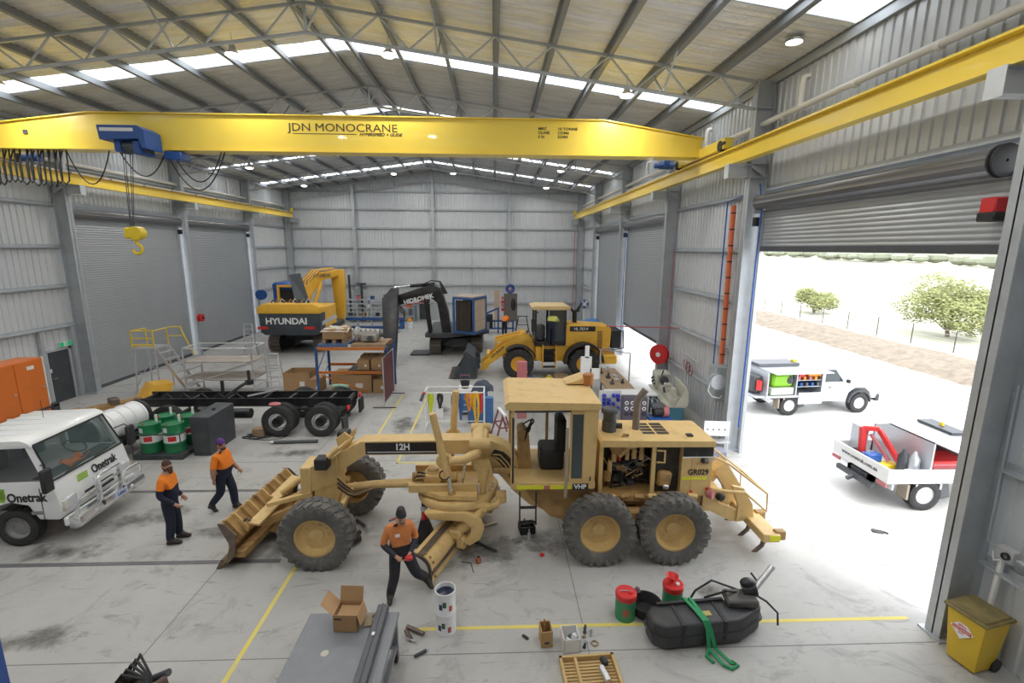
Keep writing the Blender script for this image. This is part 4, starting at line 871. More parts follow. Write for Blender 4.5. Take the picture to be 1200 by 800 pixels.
for s in (-1, 1):
    b = MB(); b._add([(-9.17, s*1.02, 1.43), (-9.46, s*.98, 2.2), (-9.56, s*1.0, 2.2), (-9.28, s*1.05, 1.43), (-9.19, s*.93, 1.43), (-9.48, s*.9, 2.2), (-9.58, s*.93, 2.2), (-9.3, s*.95, 1.43)], [(0, 1, 2, 3), (4, 7, 6, 5), (0, 4, 5, 1), (1, 5, 6, 2), (2, 6, 7, 3), (3, 7, 4, 0)]); b.build('a_pillar', wp, T)
    MB().box(-10.5, -10.36, s*.95, s*1.04, 1.43, 2.18).build('b_pillar', wp, T)
    MB().box(-11.05, -10.95, s*.95, s*1.04, 1.43, 2.18).build('c_pillar', wp, T)
    b = MB(); b._add([(-10.38, s*1.03, 1.45), (-9.28, s*1.03, 1.45), (-9.55, s*1.0, 2.16), (-10.38, s*1.0, 2.16)], [(0, 1, 2, 3)]); b.build('door_window', mat('side_glass', (.05, .06, .065), .05, alpha=.75), T)
    b = MB(); b._add([(-10.97, s*1.03, 1.45), (-10.48, s*1.03, 1.45), (-10.48, s*1.0, 2.16), (-10.97, s*1.0, 2.16)], [(0, 1, 2, 3)]); b.build('quarter_window', MATS['side_glass'], T)
b = MB(); b._add([(-9.15, -.98, 1.45), (-9.15, .98, 1.45), (-9.45, .93, 2.2), (-9.45, -.93, 2.2)], [(0, 1, 2, 3)]); ws = b.build('windscreen', mat('windscreen_glass', (.10, .15, .15), .05, alpha=.5), T)
b = MB(); b.tube([(-9.14, -1., 1.44), (-9.14, 1., 1.44), (-9.45, .95, 2.2), (-9.45, -.95, 2.2)], .022, 6, close=True); b.build('windscreen_seal', black, ws)
for y0, y1 in ((-.75, -.2), (.05, .6)): MB().tube([(-9.12, y0, 1.44), (-9.14, y0+.1, 1.48), (-9.15, y1, 1.5)], .012, 6).build('wiper', black, ws)
MB().box(-9.62, -9.2, -.97, .97, 1.3, 1.46, .03).build('dashboard', dk_steel, T)
b = MB(); b.at((-9.75, .42, 1.62), (0, .55, 0)); b.torus((0, 0, 0), .21, .018, 'z', 22, 6); b.build('steering_wheel', black, T)
for y in (-.45, .45): b = MB(); b.box(-10.6, -10.15, y-.27, y+.27, .95, 1.3, .05); b.box(-10.75, -10.6, y-.26, y+.26, 1.2, 1.98, .06); b.build('seat', black, T)
b = MB(); b.grid(lambda u, v: (-9.55+.28*v, -.35+.62*u, 1.50+.05*sin(u*9)*cos(v*7)+.04*sin(v*5+u*3)), 14, 8); vv = tag(b.build('safety_vest', orange), 'crumpled orange safety vest lying on the white truck dashboard', 'vest'); vv.location = (-.011, 10.95, 0); vv.rotation_euler = (0, 0, .05)
# front face details
b = MB(); b.box(-9.06, -8.95, -hw, hw, .42, .62, .03); b.build('bumper', wp, T, bev=.02)
for k, z in enumerate((.88, .76)): MB().box(-9.075+.01*k, -9.02, -.42, .42, z-.02, z+.02).build('grille_slot', black, T)
for s in (-1, 1):
    b = MB(); b.box(-9.16, -9.02, s*.62, s*.98, .72, 1.0, .03); b.build('headlamp', mat('lamp_glass', (.62, .65, .68), .12, .3, coat=.5), T)
    MB().box(-9.2, -9.01, s*.9, s*1.005, .74, .98, .02).build('indicator', mat('amber_clear', (.62, .58, .52), .2), T)
    b = MB(); b.tube([(-9.3, s*1.03, 1.8), (-9.14, s*1.16, 1.86), (-9.08, s*1.22, 1.76)], .014, 6); mr = b.build('mirror_arm', black, T)
    MB().box(-9.12, -9.02, s*1.1, s*1.34, 1.3, 1.8, .03).build('mirror', black, mr)
text('Onetrak', .27, black, T, (-9.092, .3, 1.22), (pi/2-.2, 0, pi/2), bold=.006, sx=.8)
lg = mat('logo_green', (.30, .52, .06), .4)
for k in range(3): b = MB(); b._add([(-9.09, -.5, 1.15+.055*k), (-9.09, -.22, 1.15+.055*k), (-9.1, -.19, 1.19+.055*k), (-9.1, -.47, 1.19+.055*k)], [(0, 1, 2, 3)]); b.build('logo_bar', lg, T, loc=(.012, 0, 0))
text('Onetrak', .27, black, T, (-9.66, -hw-.004, 1.1), FRONT, bold=.008, sx=.8)
for k in range(4):
    b = MB(); b._add([(-10.3+.02*(k % 2), -hw-.004, 1.02+.055*k), (-10.08+.02*(k % 2), -hw-.004, 1.02+.055*k), (-10.06+.02*(k % 2), -hw-.004, 1.15+.055*k), (-10.28+.02*(k % 2), -hw-.004, 1.15+.055*k)], [(0, 1, 2, 3)]); b.build('logo_bar', lg, T)
MB().box(-9.62, -9.38, -hw-.01, -hw, .72, .8, .01).build('side_indicator', mat('smoked_lens', (.25, .24, .25), .2), T)
MB().box(-10.52, -10.42, -hw-.025, -hw, 1.05, 1.2, .01).build('door_handle', black, T)
MB().box(-9.4, -9.38, -hw-.003, -hw, .6, 1.3).build('door_seam', dk_steel, T)
# bull bar
b = MB(); b.prism([(-8.98, .36), (-8.78, .36), (-8.72, .46), (-8.76, .6), (-8.98, .62)], -1.02, 1.02); bb = b.build('bull_bar', chrome, T, bev=.02)
for s in (-1, 1):
    b = MB(); b.tube([(-8.85, s*.98, .58), (-8.78, s*.98, .8), (-8.78, s*.9, .93), (-8.78, s*.45, .95), (-8.78, s*.36, .86), (-8.8, s*.36, .58)], .035, 8); b.build('lamp_hoop', chrome, bb)
    MB().box(-8.78, -8.73, s*.3, s*.36, .5, .62, .01).build('bar_buffer', black, bb)
    MB().box(-8.86, -8.76, s*.30, s*.38, .56, 1.18, .01).build('bar_upright', chrome, bb)
    MB().ell((-8.74, s*.55, .5), (.03, .06, .05)).build('fog_lamp', MATS['lamp_glass'], bb)
b = MB(); b.tube([(-8.81, -.34, 1.14), (-8.8, -.3, 1.2), (-8.8, .3, 1.2), (-8.81, .34, 1.14)], .035, 8); b.build('top_tube', chrome, bb)
b = MB(); b.tube([(-8.8, -.34, .98), (-8.8, .34, .98)], .03, 8); b.build('mid_tube', chrome, bb)
pl = MB().box(-8.73, -8.715, -.02, .36, .46, .6).build('number_plate', mat('plate_blue', (.55, .62, .78), .4), bb)
text('1-EAC 123'[:5], .1, mat('plate_ink', (.03, .08, .3), .4), pl, (-8.712, .17, .53), (pi/2, 0, pi/2), bold=.003)
tw = wheel_mesh(.41, .24, tyre_d, mat('steel_rim_grey', (.26, .255, .25), .5), 22, .58, .3, 6, True)
for y in (-.92, .92): put_wheel(tw, T, -9.98, y, .41, flip=y > 0)
b = MB()
for s in (-1, 1): b.box(-13.2, -9.2, s*.35, s*.43, .5, .7)
b.box(-13.2, -12.9, -.42, .42, .52, .68); b.box(-10.2, -9.8, -.8, .8, .3, .52); b.box(-9.3, -9.2, -.42, .42, .52, .68); b.build('chassis', black, T)
for y in (-.85, -.55, .55, .85): put_wheel(tw, T, -12.6, y, .41, flip=y > 0)
MB().cyl((-10.3, .4, 2.33), (-10.3, .4, 2.75), .006, n=6).build('aerial', black, T); MB().cyl((-10.3, -.8, 2.3), (-10.55, -.75, 2.62), .006, n=6).build('aerial', black, T)
MB().box(-13.3, -11.2, -.98, .98, .78, .92).build('tray', mat('tray_grey', (.25, .25, .26), .6), T)
# ================================================================ WHITE RIBBED TANK, DRUMS, DARK BOX
t = thing('ribbed_tank', 'white ribbed cylindrical tank on a black cradle behind the truck cab', 'tank', (-11.35, 14.0, 0), -.12)
b = MB(); b.cyl((0, -.95, 1.0), (0, .85, 1.0), .42, n=32); tk = b.build('shell', white_p, t)
for k in range(5): b = MB(); b.lathe([(.42, 0), (.45, .02), (.45, .08), (.42, .1)], 32, (0, -.75+k*.36, 1.0), 'y'); b.build('rib', white_p, tk)
for y in (-.96, .86): b = MB(); b.lathe([(.43, 0), (.46, .02), (.46, .12), (.43, .14)], 32, (0, y-.06, 1.0), 'y', cap=True); b.build('end_ring', black, tk)
b = MB(); b.box(-.45, .45, -.95, .9, .4, .6); b.box(-.4, -.3, -.9, -.8, 0, .42); b.box(.3, .4, -.9, -.8, 0, .42); b.box(-.4, -.3, .75, .85, 0, .42); b.box(.3, .4, .75, .85, 0, .42); b.build('cradle', blk_gloss, t)
sp = thing('drum_pallet', 'black steel drum pallet with guard rail holding four oil drums', 'pallet', (-9.92, 14.0, 0))
b = MB(); b.box(-.72, .72, -.4, 1.05, .0, .16, .01); b.build('base', char, sp)
b = MB()
b.tube([(-.7, 1.0, .78), (-.7, -.38, .78), (.7, -.38, .78), (.7, 1.0, .78)], .018, 6)
for x in (-.7, .7): b.cyl((x, -.38, .1), (x, -.38, .78), .018, n=6)
b.build('guard_rail', char, sp)
dprof = [(.001, 0), (.27, 0), (.285, .02), (.28, .04), (.28, .28), (.295, .3), (.28, .32), (.28, .56), (.295, .58), (.28, .6), (.28, .85), (.29, .88), (.27, .885), (.265, .86), (.001, .86)]
d0 = None
for k, (x, y, lab) in enumerate(((-.34, -.06, 'green and white oil drum at the front of the pallet beside the truck'), (.34, -.06, 'green and white oil drum at the front of the pallet beside the dark box'), (-.34, .62, 'green oil drum at the back of the pallet on the truck side'), (.34, .62, 'green oil drum at the back of the pallet beside the dark box'))):
    loc = (-9.92+x, 14.0+y, .16)
    if d0 is None:
        d0 = thing('oil_drum', lab, 'drum', loc, 0, 'oil drums on the spill pallet')
        db = MB().lathe(dprof, 28).build('drum_body', green_p, d0)
        MB().lathe([(.283, .33), (.284, .34), (.284, .55), (.283, .56)], 28).build('white_band', white_p, db)
        b = MB(); b.lathe([(.286, .38), (.287, .39), (.287, .52), (.286, .53)], 6, (0, 0, 0), arc=.75); o = b.build('red_mark', red_p, db); o.rotation_euler = (0, 0, -pi/2-.1)
        b = MB(); b.lathe([(.283, .66), (.283, .8)], 5, arc=.5); o = b.build('paper_label', white_pl, db); o.rotation_euler = (0, 0, -pi/2-.6)
        MB().cyl((.1, .15, .86), (.1, .15, 1.08), .035, n=10).build('pump_stub', white_pl, d0)
        MB().cyl((-.12, -.1, .86), (-.12, -.1, .885), .035, n=10).build('bung', red_p, d0)
    else: dup(d0, loc, k*.05, lab)
bx = thing('steel_tank_box', 'dark charcoal steel box tank standing beside the oil drums', 'tank', (-8.84, 14.6, 0), -.0)
b = MB(); b.prism([(-.2, .0), (.3, .0), (.34, 1.2), (-.22, 1.22)], -.72, .7); b.build('tank_shell', char, bx, bev=.015)
MB().box(-.15, .27, -.73, -.722, .12, 1.05).build('front_panel', char, bx)
MB().cyl((.1, .0, 1.19), (.1, 0, 1.26), .05).build('filler_neck', black, bx)
# ================================================================ TRUCK CHASSIS
ch = thing('truck_chassis', 'bare black truck chassis with dual rear wheels and no body', 'chassis', (-8.3, 16.5, 0))
tc_ = wheel_mesh(.52, .27, tyre_d, chrome, 24, .56, .42, 10, True); tci = wheel_mesh(.52, .27, tyre_d, alu, 24, .56, .1, 10, True)
for x in (1.15, 2.55):
    put_wheel(tc_, ch, x, -1.1, .52); put_wheel(tci, ch, x, -.78, .52); put_wheel(tc_, ch, x, 1.1, .52, flip=True); put_wheel(tci, ch, x, .78, .52, flip=True)
    b = MB(); b.cyl((x, -1.0, .52), (x, 1.0, .52), .1); b.ell((x, 0, .52), (.28, .24, .26)); b.build('axle', black, ch)
    for s in (-1, 1): MB().lathe([(.16, -.04), (.16, .03), (.09, .06), (.09, .1), (.001, .1)], 16, (x, s*1.17-.05, .52), 'y').build('hub', black, ch)
for s in (-1, 1):
    b = MB(); y = s*.42; b.box(-3.9, 3.35, y-.012, y+.012, .82, 1.1); b.box(-3.9, 3.35, y-s*.0-.04, y+.04, 1.08, 1.1); b.box(-3.9, 3.35, y-.04, y+.04, .82, .84); b.build('frame_rail', blk_gloss, ch)
    MB().bar((.7, s*.55, .75), (3.0, s*.55, .75), .1, .06).build('leaf_spring', black, ch)
    b = MB(); b.prism([(3.25, .15), (3.32, .15), (3.32, .65), (3.25, .65)], s*.75, s*1.25); b.build('mud_flap', black, ch)
    MB().box(3.3, 3.38, s*.65, s*.8, .78, .92, .01).build('tail_lamp', red_p, ch)
    tw2 = put_wheel(tci, ch, -2.5, s*.98, .52, flip=s > 0)
for x in (-3.7, -2.1, -.9, .3, 1.2, 1.9, 2.6, 3.25): MB().bar((x, -.42, 1.0), (x, .42, 1.0), .09, .12).build('cross_member', blk_gloss, ch)
MB().cyl((-2.5, -.9, .52), (-2.5, .9, .52), .08).build('front_axle', black, ch)
b = MB(); b.tube([(-.9, -.4, 1.12), (-.4, -.3, 1.5), (-.2, -.1, 1.62)], .05, 8); b.cyl((-.2, -.1, 1.55), (-.2, -.1, 2.0), .05, n=8); b.box(-.3, -.1, -.18, .0, 1.5, 1.66); b.build('hose_stanchion', black, ch)
MB().tube([(-1.3, .2, 1.1), (-1.3, .2, 1.55)], .06, 8).build('exhaust_stub', black, ch)
for k in range(5): MB().tube([(-3.5+.6*k, .3, .9), (-3.2+.6*k, .1, 1.12), (-2.7+.6*k, -.2, .95), (-2.2+.6*k, -.38, .9)], .025, 6).build('air_line', black, ch)
MB().cyl((-1.0, -.75, .68), (.1, -.75, .68), .17, n=18).build('air_tank', blk_gloss, ch)
MB().bar((-.2, -.3, 1.14), (.6, .25, 1.2), .05, .05).build('loose_rail', alu, ch)
MB().tube([(2.2, 1.15, 1.06), (2.5, 1.2, 1.08), (2.8, 1.1, 1.06)], .06).build('wheel_rag', mat('green_rag', (.3, .5, .38), .9), ch)
MB().ell((1.0, -.95, 1.06), (.2, .14, .06)).build('red_rag', red_f, ch)
wc = tag(MB().at((-7.82, 15.45, 0)).box(-.2, .2, -.14, .14, 0, .28, .01).build('timber_block', timber), 'square timber block on the floor in front of the bare chassis wheel', 'block')
pv = thing('steel_shaft', 'grey steel shaft lying on the floor beside the bare chassis', 'shaft', (-6.3, 14.78, .055))
MB().cyl((-.75, -.05, 0), (.6, .03, 0), .055, n=12).build('shaft_tube', dk_steel, pv); MB().cyl((-.85, -.056, 0), (-.7, -.047, 0), .05, n=12).build('end_fitting', alu, pv)
cb = thing('cable_tangle', 'tangle of black cables on the floor beside the dark steel box', 'cable', (-8.0, 15.3, .0))
rnd = random.Random(2)
for k in range(6):
    a0 = rnd.random()*6; pts = [(.32*(1+.5*sin(3*t+k))*cos(t+a0)+.06*k, .2*(1+.4*cos(2*t+k))*sin(t+a0), .02+.012*k+.01*sin(5*t)) for t in [i*.45 for i in range(15)]]
    MB().tube(pts, .011, 5).build('cable_loop', black, cb)
MB().tube([(.1, -.2, .012), (.6, -.3, .012), (1.0, -.15, .012), (1.1, .1, .012)], .01, 5).build('cable_tail', black, cb)
# ================================================================ WORK PLATFORM, SCAFFOLD, LADDERS
pf = thing('work_platform', 'aluminium work platform steps with yellow guard rails by the roller door', 'platform', (-14.75, 20.75, 0))
b = MB()
for x in (-.42, .42):
    for y in (-.4, .4): b.cyl((x*1.15, y*1.15, 0), (x, y, 1.95), .03, n=8)
b.box(-.45, .45, -.45, .45, 1.92, 1.97); b.bar((-.46, -.45, .9), (.46, -.45, .9), .03, .03); b.bar((-.46, .45, .9), (.46, .45, .9), .03, .03); b.bar((-.47, -.46, .3), (.46, -.44, 1.9), .03, .03); b.build('stand', alu, pf)
for z0, z1 in ((1.98, 2.75),):
    b = MB()
    for p in ((-.45, -.45), (.45, -.45)):
        b.cyl((*p, z0), (*p, z1), .028, n=8)
    b.tube([(-.45, -.45, 2.72), (.45, -.45, 2.72)], .028, 8); b.tube([(-.45, -.45, 2.1), (.45, -.45, 2.1)], .04, 8); b.tube([(-.45, -.45, 2.4), (.45, -.45, 2.4)], .025, 8); b.build('guard_frame', yel_s, pf)
    b = MB(); b.tube([(.45, .45, 1.98), (.45, .45, 2.7), (.6, .45, 2.75), (1.05, .45, 2.75), (1.1, .45, 2.55), (1.5, .45, 1.5)], .028, 8); b.tube([(.45, .45, 2.35), (1.1, .45, 2.35)], .022, 8); b.build('stair_rail', yel_s, pf)
    b = MB(); b.tube([(.45, -.45, 2.7), (.45, .45, 2.7)], .025, 8); b.tube([(-.45, -.45, 2.7), (-.45, .45, 2.7), (-.45, .45, 1.98)], .025, 8); b.build('side_rail', yel_s, pf)
for k in range(6): MB().box(.5+.18*k, .72+.18*k, -.35, .4, 1.72-.28*k, 1.75-.28*k).build('step', alu, pf)
b = MB(); b.bar((.45, -.37, 1.9), (1.6, -.37, 0.03), .03, .12); b.build('stringer', alu, pf); b = MB(); b.bar((.45, .42, 1.9), (1.6, .42, 0.03), .03, .12); b.build('stringer', alu, pf)
sc = thing('scaffold', 'low aluminium scaffold with two timber decks and thin rails', 'scaffold', (-11.45, 20.55, 0))
for x in (-1.5, 1.3):
    for y in (-.6, .6):
        MB().cyl((x, y, .06), (x, y, 2.05), .034, n=8).build('standard', alu, sc); MB().ell((x, y, .05), (.05, .03, .05), 10, 6).build('caster', black, sc)
for y in (-.6, .6):
    for z in (2.03, .35): MB().cyl((-1.5, y, z), (1.3, y, z), .03, n=8).build('ledger', alu, sc)
    MB().cyl((-1.5, y, .4), (1.3, y, 1.4), .025, n=8).build('brace', alu, sc)
for x in (-1.5, 1.3):
    for z in (.35, .7, 1.05, 1.4, 2.03): MB().cyl((x, -.6, z), (x, .6, z), .028, n=8).build('rung', alu, sc)
dk = mat('deck_ply', (.42, .37, .32), .75, 0, .15, 4., dirt=(.28, .25, .22))
for z in (1.42, .72):
    for y in (-.58, .02): MB().box(-1.52, 1.32, y, y+.56, z, z+.05).build('deck_board', dk, sc)
def ladder(label, loc, rz, h=2.0):
    l = thing('step_ladder', label, 'ladder', loc, rz)
    for s in (-1, 1): MB().bar((s*.28, -.45, 0), (s*.2, 0, h), .03, .07).build('rail', alu, l); MB().bar((s*.3, .45, 0), (s*.2, .04, h), .03, .05).build('rear_rail', alu, l)
    for k in range(1, 7): t_ = k/7; MB().box(-.28+.08*t_, .28-.08*t_, -.5+.45*t_, -.38+.45*t_, h*t_-.015, h*t_+.015).build('tread', alu, l)
    for k in (2, 4): t_ = k/7; MB().bar((-.3+.1*t_, .45-.41*t_, h*t_), (.3-.1*t_, .45-.41*t_, h*t_), .02, .03).build('rear_bar', alu, l)
    MB().box(-.22, .22, -.06, .1, h-.02, h+.02).build('ladder_cap', alu, l)
ladder('aluminium step ladder standing open beside the scaffold end', (-9.65, 20.8, 0), .15, 1.6)
ladder('aluminium step ladder beside the rear track of the tall digger', (-13.9, 27.3, 0), .3, 1.9)
# yellow blade on floor
yb = thing('loader_attachment', 'worn yellow steel blade attachment lying behind the truck', 'attachment', (-14.75, 18.75, 0), .9)
b = MB(); b.prism([(-1.6, 0), (1.4, 0), (1.4, .18), (-1.6, .14)], -.2, .2); b.build('beam', cat_yd, yb)
b = MB(); b.prism([(.6, .12), (1.5, .1), (1.7, .62), (1.0, .66)], -.45, .45); b.build('curved_plate', loader_y, yb)
MB().box(-.4, -.1, -.25, .2, .12, .36, .03).build('bracket', steel_worn, yb); MB().box(-1.6, -1.2, -.3, .25, .05, .2, .03).build('hinge', cat_yd, yb)
# ================================================================ ORANGE CABINET
oc = thing('orange_cabinet', 'orange steel two-door cabinet on a black trailer frame by the exit door', 'cabinet', (-16.0, 15.35, 0))
MB().box(-.4, .4, -1.6, 1.35, .55, 2.42).build('cabinet_body', or_cab, oc, bev=.015)
for y0, y1 in ((-1.58, -.7), (-.68, .32), (.34, 1.33)):
    d = MB().box(.4, .42, y0+.01, y1-.01, .58, 2.38).build('door', or_cab, oc)
    MB().cyl((.42, y1-.12, 1.42), (.46, y1-.12, 1.42), .035, n=12).build('lock', chrome, d)
MB().box(.42, .425, .75, 1.0, 2.1, 2.22).build('notice', white_pl, oc)
MB().box(.38, .43, 1.34, 1.38, .5, 2.45).build('edge_trim', white_p, oc)
b = MB(); b.box(-.45, .5, -1.7, 1.6, .36, .48); b.box(.4, .5, 1.35, 1.6, 0, .75); b.box(.4, .5, -1.7, -1.55, 0, .4); b.box(-.45, -.35, 1.35, 1.6, 0, .4); b.box(-.45, -.35, -1.7, -1.55, 0, .4); b.box(.42, .5, -1.7, 1.6, .62, .68); b.build('trailer_frame', char, oc)
MB().box(.42, .47, -.2, 1.3, .42, .62).build('lower_panel', or_cab, oc)
MB().box(.5, 1.0, -1.0, -.2, .5, .62, .05).build('orange_cushion', mat('orange_vinyl', (.72, .28, .03), .5), oc)
MB().box(.45, 1.1, -1.1, -.1, .36, .5, .02).build('side_step', char, oc)
hs = thing('coiled_hose', 'coiled red and white striped hose lying on the orange cabinet', 'hose', (-16.0, 14.95, 2.42))
for k in range(4): MB().torus((0, 0, .05+.05*k), .24-.03*k, .035, 'z', 20, 6).build('coil', red_f if k % 2 else white_pl, hs)
# ================================================================ PEOPLE
def hand_fingers(bm_parts, wrist, elbow, palm_dir, side, curl=.5):
    """palm and five bent fingers of unequal length appended as tubes rooted in the palm"""
    d = (wrist-elbow).normalized(); n = palm_dir - d*palm_dir.dot(d); n.normalize(); a = d.cross(n)*side
    palm = wrist+d*.045; out = []
    for i, (off, ln) in enumerate(((.03, .07), (.01, .08), (-.01, .074), (-.03, .058))):
        p0 = palm+d*.03+a*off; p1 = p0+d*ln*.5+n*ln*.18*curl; p2 = p1+d*ln*.3*(1-curl*.5)+n*ln*.42*curl; p3 = p2+d*ln*.1+n*ln*.3*curl
        out.append(([p0, p1, p2, p3], [.0095, .009, .0085, .006]))
    t0 = palm+a*.035-d*.02; out.append(([t0, t0+a*.028+d*.02+n*.012, t0+a*.034+d*.05+n*.025], [.011, .01, .007]))
    return palm, out
def person(label, loc, rz, J, zones, head=(0, 0, 0), group=None, extras=None, girth=1., hgt=1., curl=.6, hold=None):
    """J: joint overrides. zones: materials for top, sleeve, forearm, lower torso, legs. body is one mesh"""
    P = thing('person', label, 'person', loc, rz, group)
    D = dict(pelvis=(0, 0, .93), belly=(0, -.01, 1.08), chest=(0, 0, 1.30), neck0=(0, .0, 1.47), neck1=(0, -.02, 1.54), head=(0, -.035, 1.66),
             sl=(-.19, 0, 1.41), el=(-.27, .03, 1.13), wl=(-.25, -.1, .88), sr=(.19, 0, 1.41), er=(.27, .03, 1.13), wr=(.25, -.1, .88),
             hl=(-.1, 0, .9), kl=(-.11, -.02, .49), al=(-.11, .03, .09), hr=(.1, 0, .9), kr=(.11, -.02, .49), ar=(.11, .03, .09), tl=None, tr=None)
    D.update(J); V = {k: Vector(v)*hgt for k, v in D.items() if v is not None}
    for s in 'lr':
        if 't'+s not in V: V['t'+s] = V['a'+s]+Vector((0, -.17, -.045))
    g_ = girth
    rad = dict(pelvis=(.175*g_, .145*g_), belly=(.175*g_, .15*g_), chest=(.19*g_, .145*g_), neck0=(.075, .075), neck1=(.058, .06), sl=(.095, .09), el=(.07, .07), wl=(.045, .042), sr=(.095, .09), er=(.07, .07), wr=(.045, .042), hl=(.125, .125), kl=(.098, .098), al=(.085, .085), tl=(.042, .035), hr=(.125, .125), kr=(.098, .098), ar=(.085, .085), tr=(.042, .035))
    names = list(rad); idx = {n: i for i, n in enumerate(names)}
    edges = [('pelvis', 'belly'), ('belly', 'chest'), ('chest', 'neck0'), ('neck0', 'neck1'), ('chest', 'sl'), ('sl', 'el'), ('el', 'wl'), ('chest', 'sr'), ('sr', 'er'), ('er', 'wr'), ('pelvis', 'hl'), ('hl', 'kl'), ('kl', 'al'), ('al', 'tl'), ('pelvis', 'hr'), ('hr', 'kr'), ('kr', 'ar'), ('ar', 'tr')]
    me = bpy.data.meshes.new('sk'); me.from_pydata([V[n] for n in names], [(idx[a], idx[c]) for a, c in edges], [])
    o = bpy.data.objects.new('sk', me); COL.objects.link(o); o.modifiers.new('s', 'SKIN'); sd = o.modifiers.new('u', 'SUBSURF'); sd.levels = 3; sd.render_levels = 3
    for i, n in enumerate(names): me.skin_vertices[0].data[i].radius = rad[n]; me.skin_vertices[0].data[i].use_root = (n == 'pelvis')
    dg = bpy.context.evaluated_depsgraph_get(); bme = bpy.data.meshes.new_from_object(o.evaluated_get(dg)); bpy.data.objects.remove(o)
    # zone -> material slot: 0 top,1 sleeve end,2 lower torso,3 legs,4 boots,5 skin,6 eye
    slots = [zones['top'], zones['fore'], zones['low'], zones['legs'], boot, skin_m, mat('eye_dark', (.03, .025, .02), .3)]
    bq = bmesh.new(); bq.from_mesh(bme); upv = (V['neck0']-V['pelvis']); cuts = [(V['pelvis']+upv*zones.get('frac', .55), upv)]
    for a_, e_ in (('sl', 'el'), ('sr', 'er')): cuts.append((V[a_].lerp(V[e_], min(.98, zones.get('slv', 1.))), V[e_]-V[a_]))
    for co, no in cuts: bmesh.ops.bisect_plane(bq, geom=bq.verts[:]+bq.edges[:]+bq.faces[:], plane_co=co, plane_no=no.normalized())
    bq.to_mesh(bme); bq.free()
    mb = MB(); mb.v = [v.co.copy() for v in bme.vertices]
    segs = [(a, c, V[a], V[c]) for a, c in edges]
    up_t = zones.get('split', 1.22)*hgt
    for f in bme.polygons:
        c = f.center; best = None
        for a, e, p, q in segs:
            dd = q-p; t = max(0, min(1, (c-p).dot(dd)/dd.length_squared)); ds = (c-(p+dd*t)).length-.85*(sum(rad[a])*(1-t)+sum(rad[e])*t)/2
            if best is None or ds < best[0]: best = (ds, a, e, t)
        _, a, e, t = best; sgt = a+e
        if sgt in ('alt'+'l', 'artr') or e in ('tl', 'tr'): m_ = 4
        elif e in ('al', 'ar'): m_ = 4 if t > .86 else 3
        elif e in ('kl', 'kr', 'hl', 'hr'): m_ = 3
        elif e in ('el', 'er'): m_ = 0 if t < zones.get('slv', 1.) else 1
        elif e in ('wl', 'wr'): m_ = 1 if t < .93 else 5
        elif e == 'neck1': m_ = 5 if t > .3 else zones.get('collar', 0)
        elif e == 'neck0': m_ = 0
        elif e in ('sl', 'sr') and t > .75: m_ = 0
        else:
            fr = V['chest'].z-.10*hgt if 'splitrel' in zones else up_t
            up = (V['neck0']-V['pelvis']).normalized(); h_ = (c-V['pelvis']).dot(up)/(V['neck0']-V['pelvis']).length
            m_ = 0 if h_ > zones.get('frac', .55) else (2 if h_ > .06 else 3)
        mb.f.append(list(f.vertices)); mb.mi.append(m_); mb.sm.append(True)
    # head with face, in the same mesh
    Hc = V['head']; Rh = Euler(head).to_matrix().to_4x4(); old = mb.M; mb.M = Matrix.Translation(Hc) @ Rh; mb.cur = 5
    def hd(u, v):
        t = 2*pi*u; p = pi*v; x, y, z = sin(p)*cos(t), sin(p)*sin(t), cos(p)
        jaw = 1-.22*max(0, -z); return (.076*x*jaw, .098*y*(jaw if y < 0 else 1)-(.012 if z < -.2 and y < 0 else 0), .118*z)
    mb.grid(hd, 20, 14)
    mb.ell((0, -.1, -.012), (.014, .02, .026), 8, 6); mb.ell((0, -.094, -.055), (.026, .012, .008), 8, 6)
    for s in (-1, 1): mb.ell((s*.077, .008, .0), (.012, .022, .032), 8, 6); mb.cur = 6; mb.ell((s*.03, -.088, .012), (.012, .008, .008), 8, 6); mb.cur = 5
    mb.M = old
    for s, w, e in ((-1, 'wl', 'el'), (1, 'wr', 'er')):
        pd = Vector((-s*.7, -.5, 0)); palm, fg = hand_fingers(None, V[w], V[e], pd, s, curl)
        d = (V[w]-V[e]).normalized(); mb.cur = 5
        mb.tube([V[w]-d*.02, V[w]+d*.02, palm+d*.02, palm+d*.045], .03, 8, radii=[.028, .032, .04, .03])
        for pts, rr in fg: mb.tube(pts, .009, 6, radii=rr)
    # shoe soles/toes
    mb.cur = 4
    for s in 'lr':
        a, t_ = V['a'+s], V['t'+s]; d = (t_-a); d.z = 0; d.normalize()
        mb.tube([a-d*.06+Vector((0, 0, -.045)), a+d*.03+Vector((0, 0, -.04)), t_+d*.0+Vector((0, 0, -.006)), t_+d*.05+Vector((0, 0, -.008))], .05, 10, radii=[.04, .05, .045, .028])
    for m_ in slots: pass
    body = mb.build('body', slots, P)
    def headpart(name, fn, mtl):
        q = MB(); q.M = Matrix.Translation(Hc) @ Rh; fn(q); return q.build(name, mtl, P)
    if extras: extras(headpart, P, V)
    return P
def cap_shell(q, z0=.02, f=1.12):
    q.grid(lambda u, v: (.076*f*sin(pi*.5*v)*cos(2*pi*u)*1.02, .006+.098*f*sin(pi*.5*v)*sin(2*pi*u), z0+(.118*f-z0*.3)*cos(pi*.5*v)), 20, 7)
def ex1(hp, P, V):
    hp('hair', lambda q: (cap_shell(q, .0, 1.1), q.ell((0, .07, -.02), (.07, .05, .1)), q.ell((0, .1, -.12), (.035, .03, .1))), hair_m)
    hp('beard', lambda q: (q.ell((0, -.075, -.1), (.05, .045, .085)), q.ell((0, -.06, -.06), (.066, .05, .04))), hair_m)
z1 = dict(top=orange, fore=navy, low=navy, legs=navy, frac=.56, slv=.55)
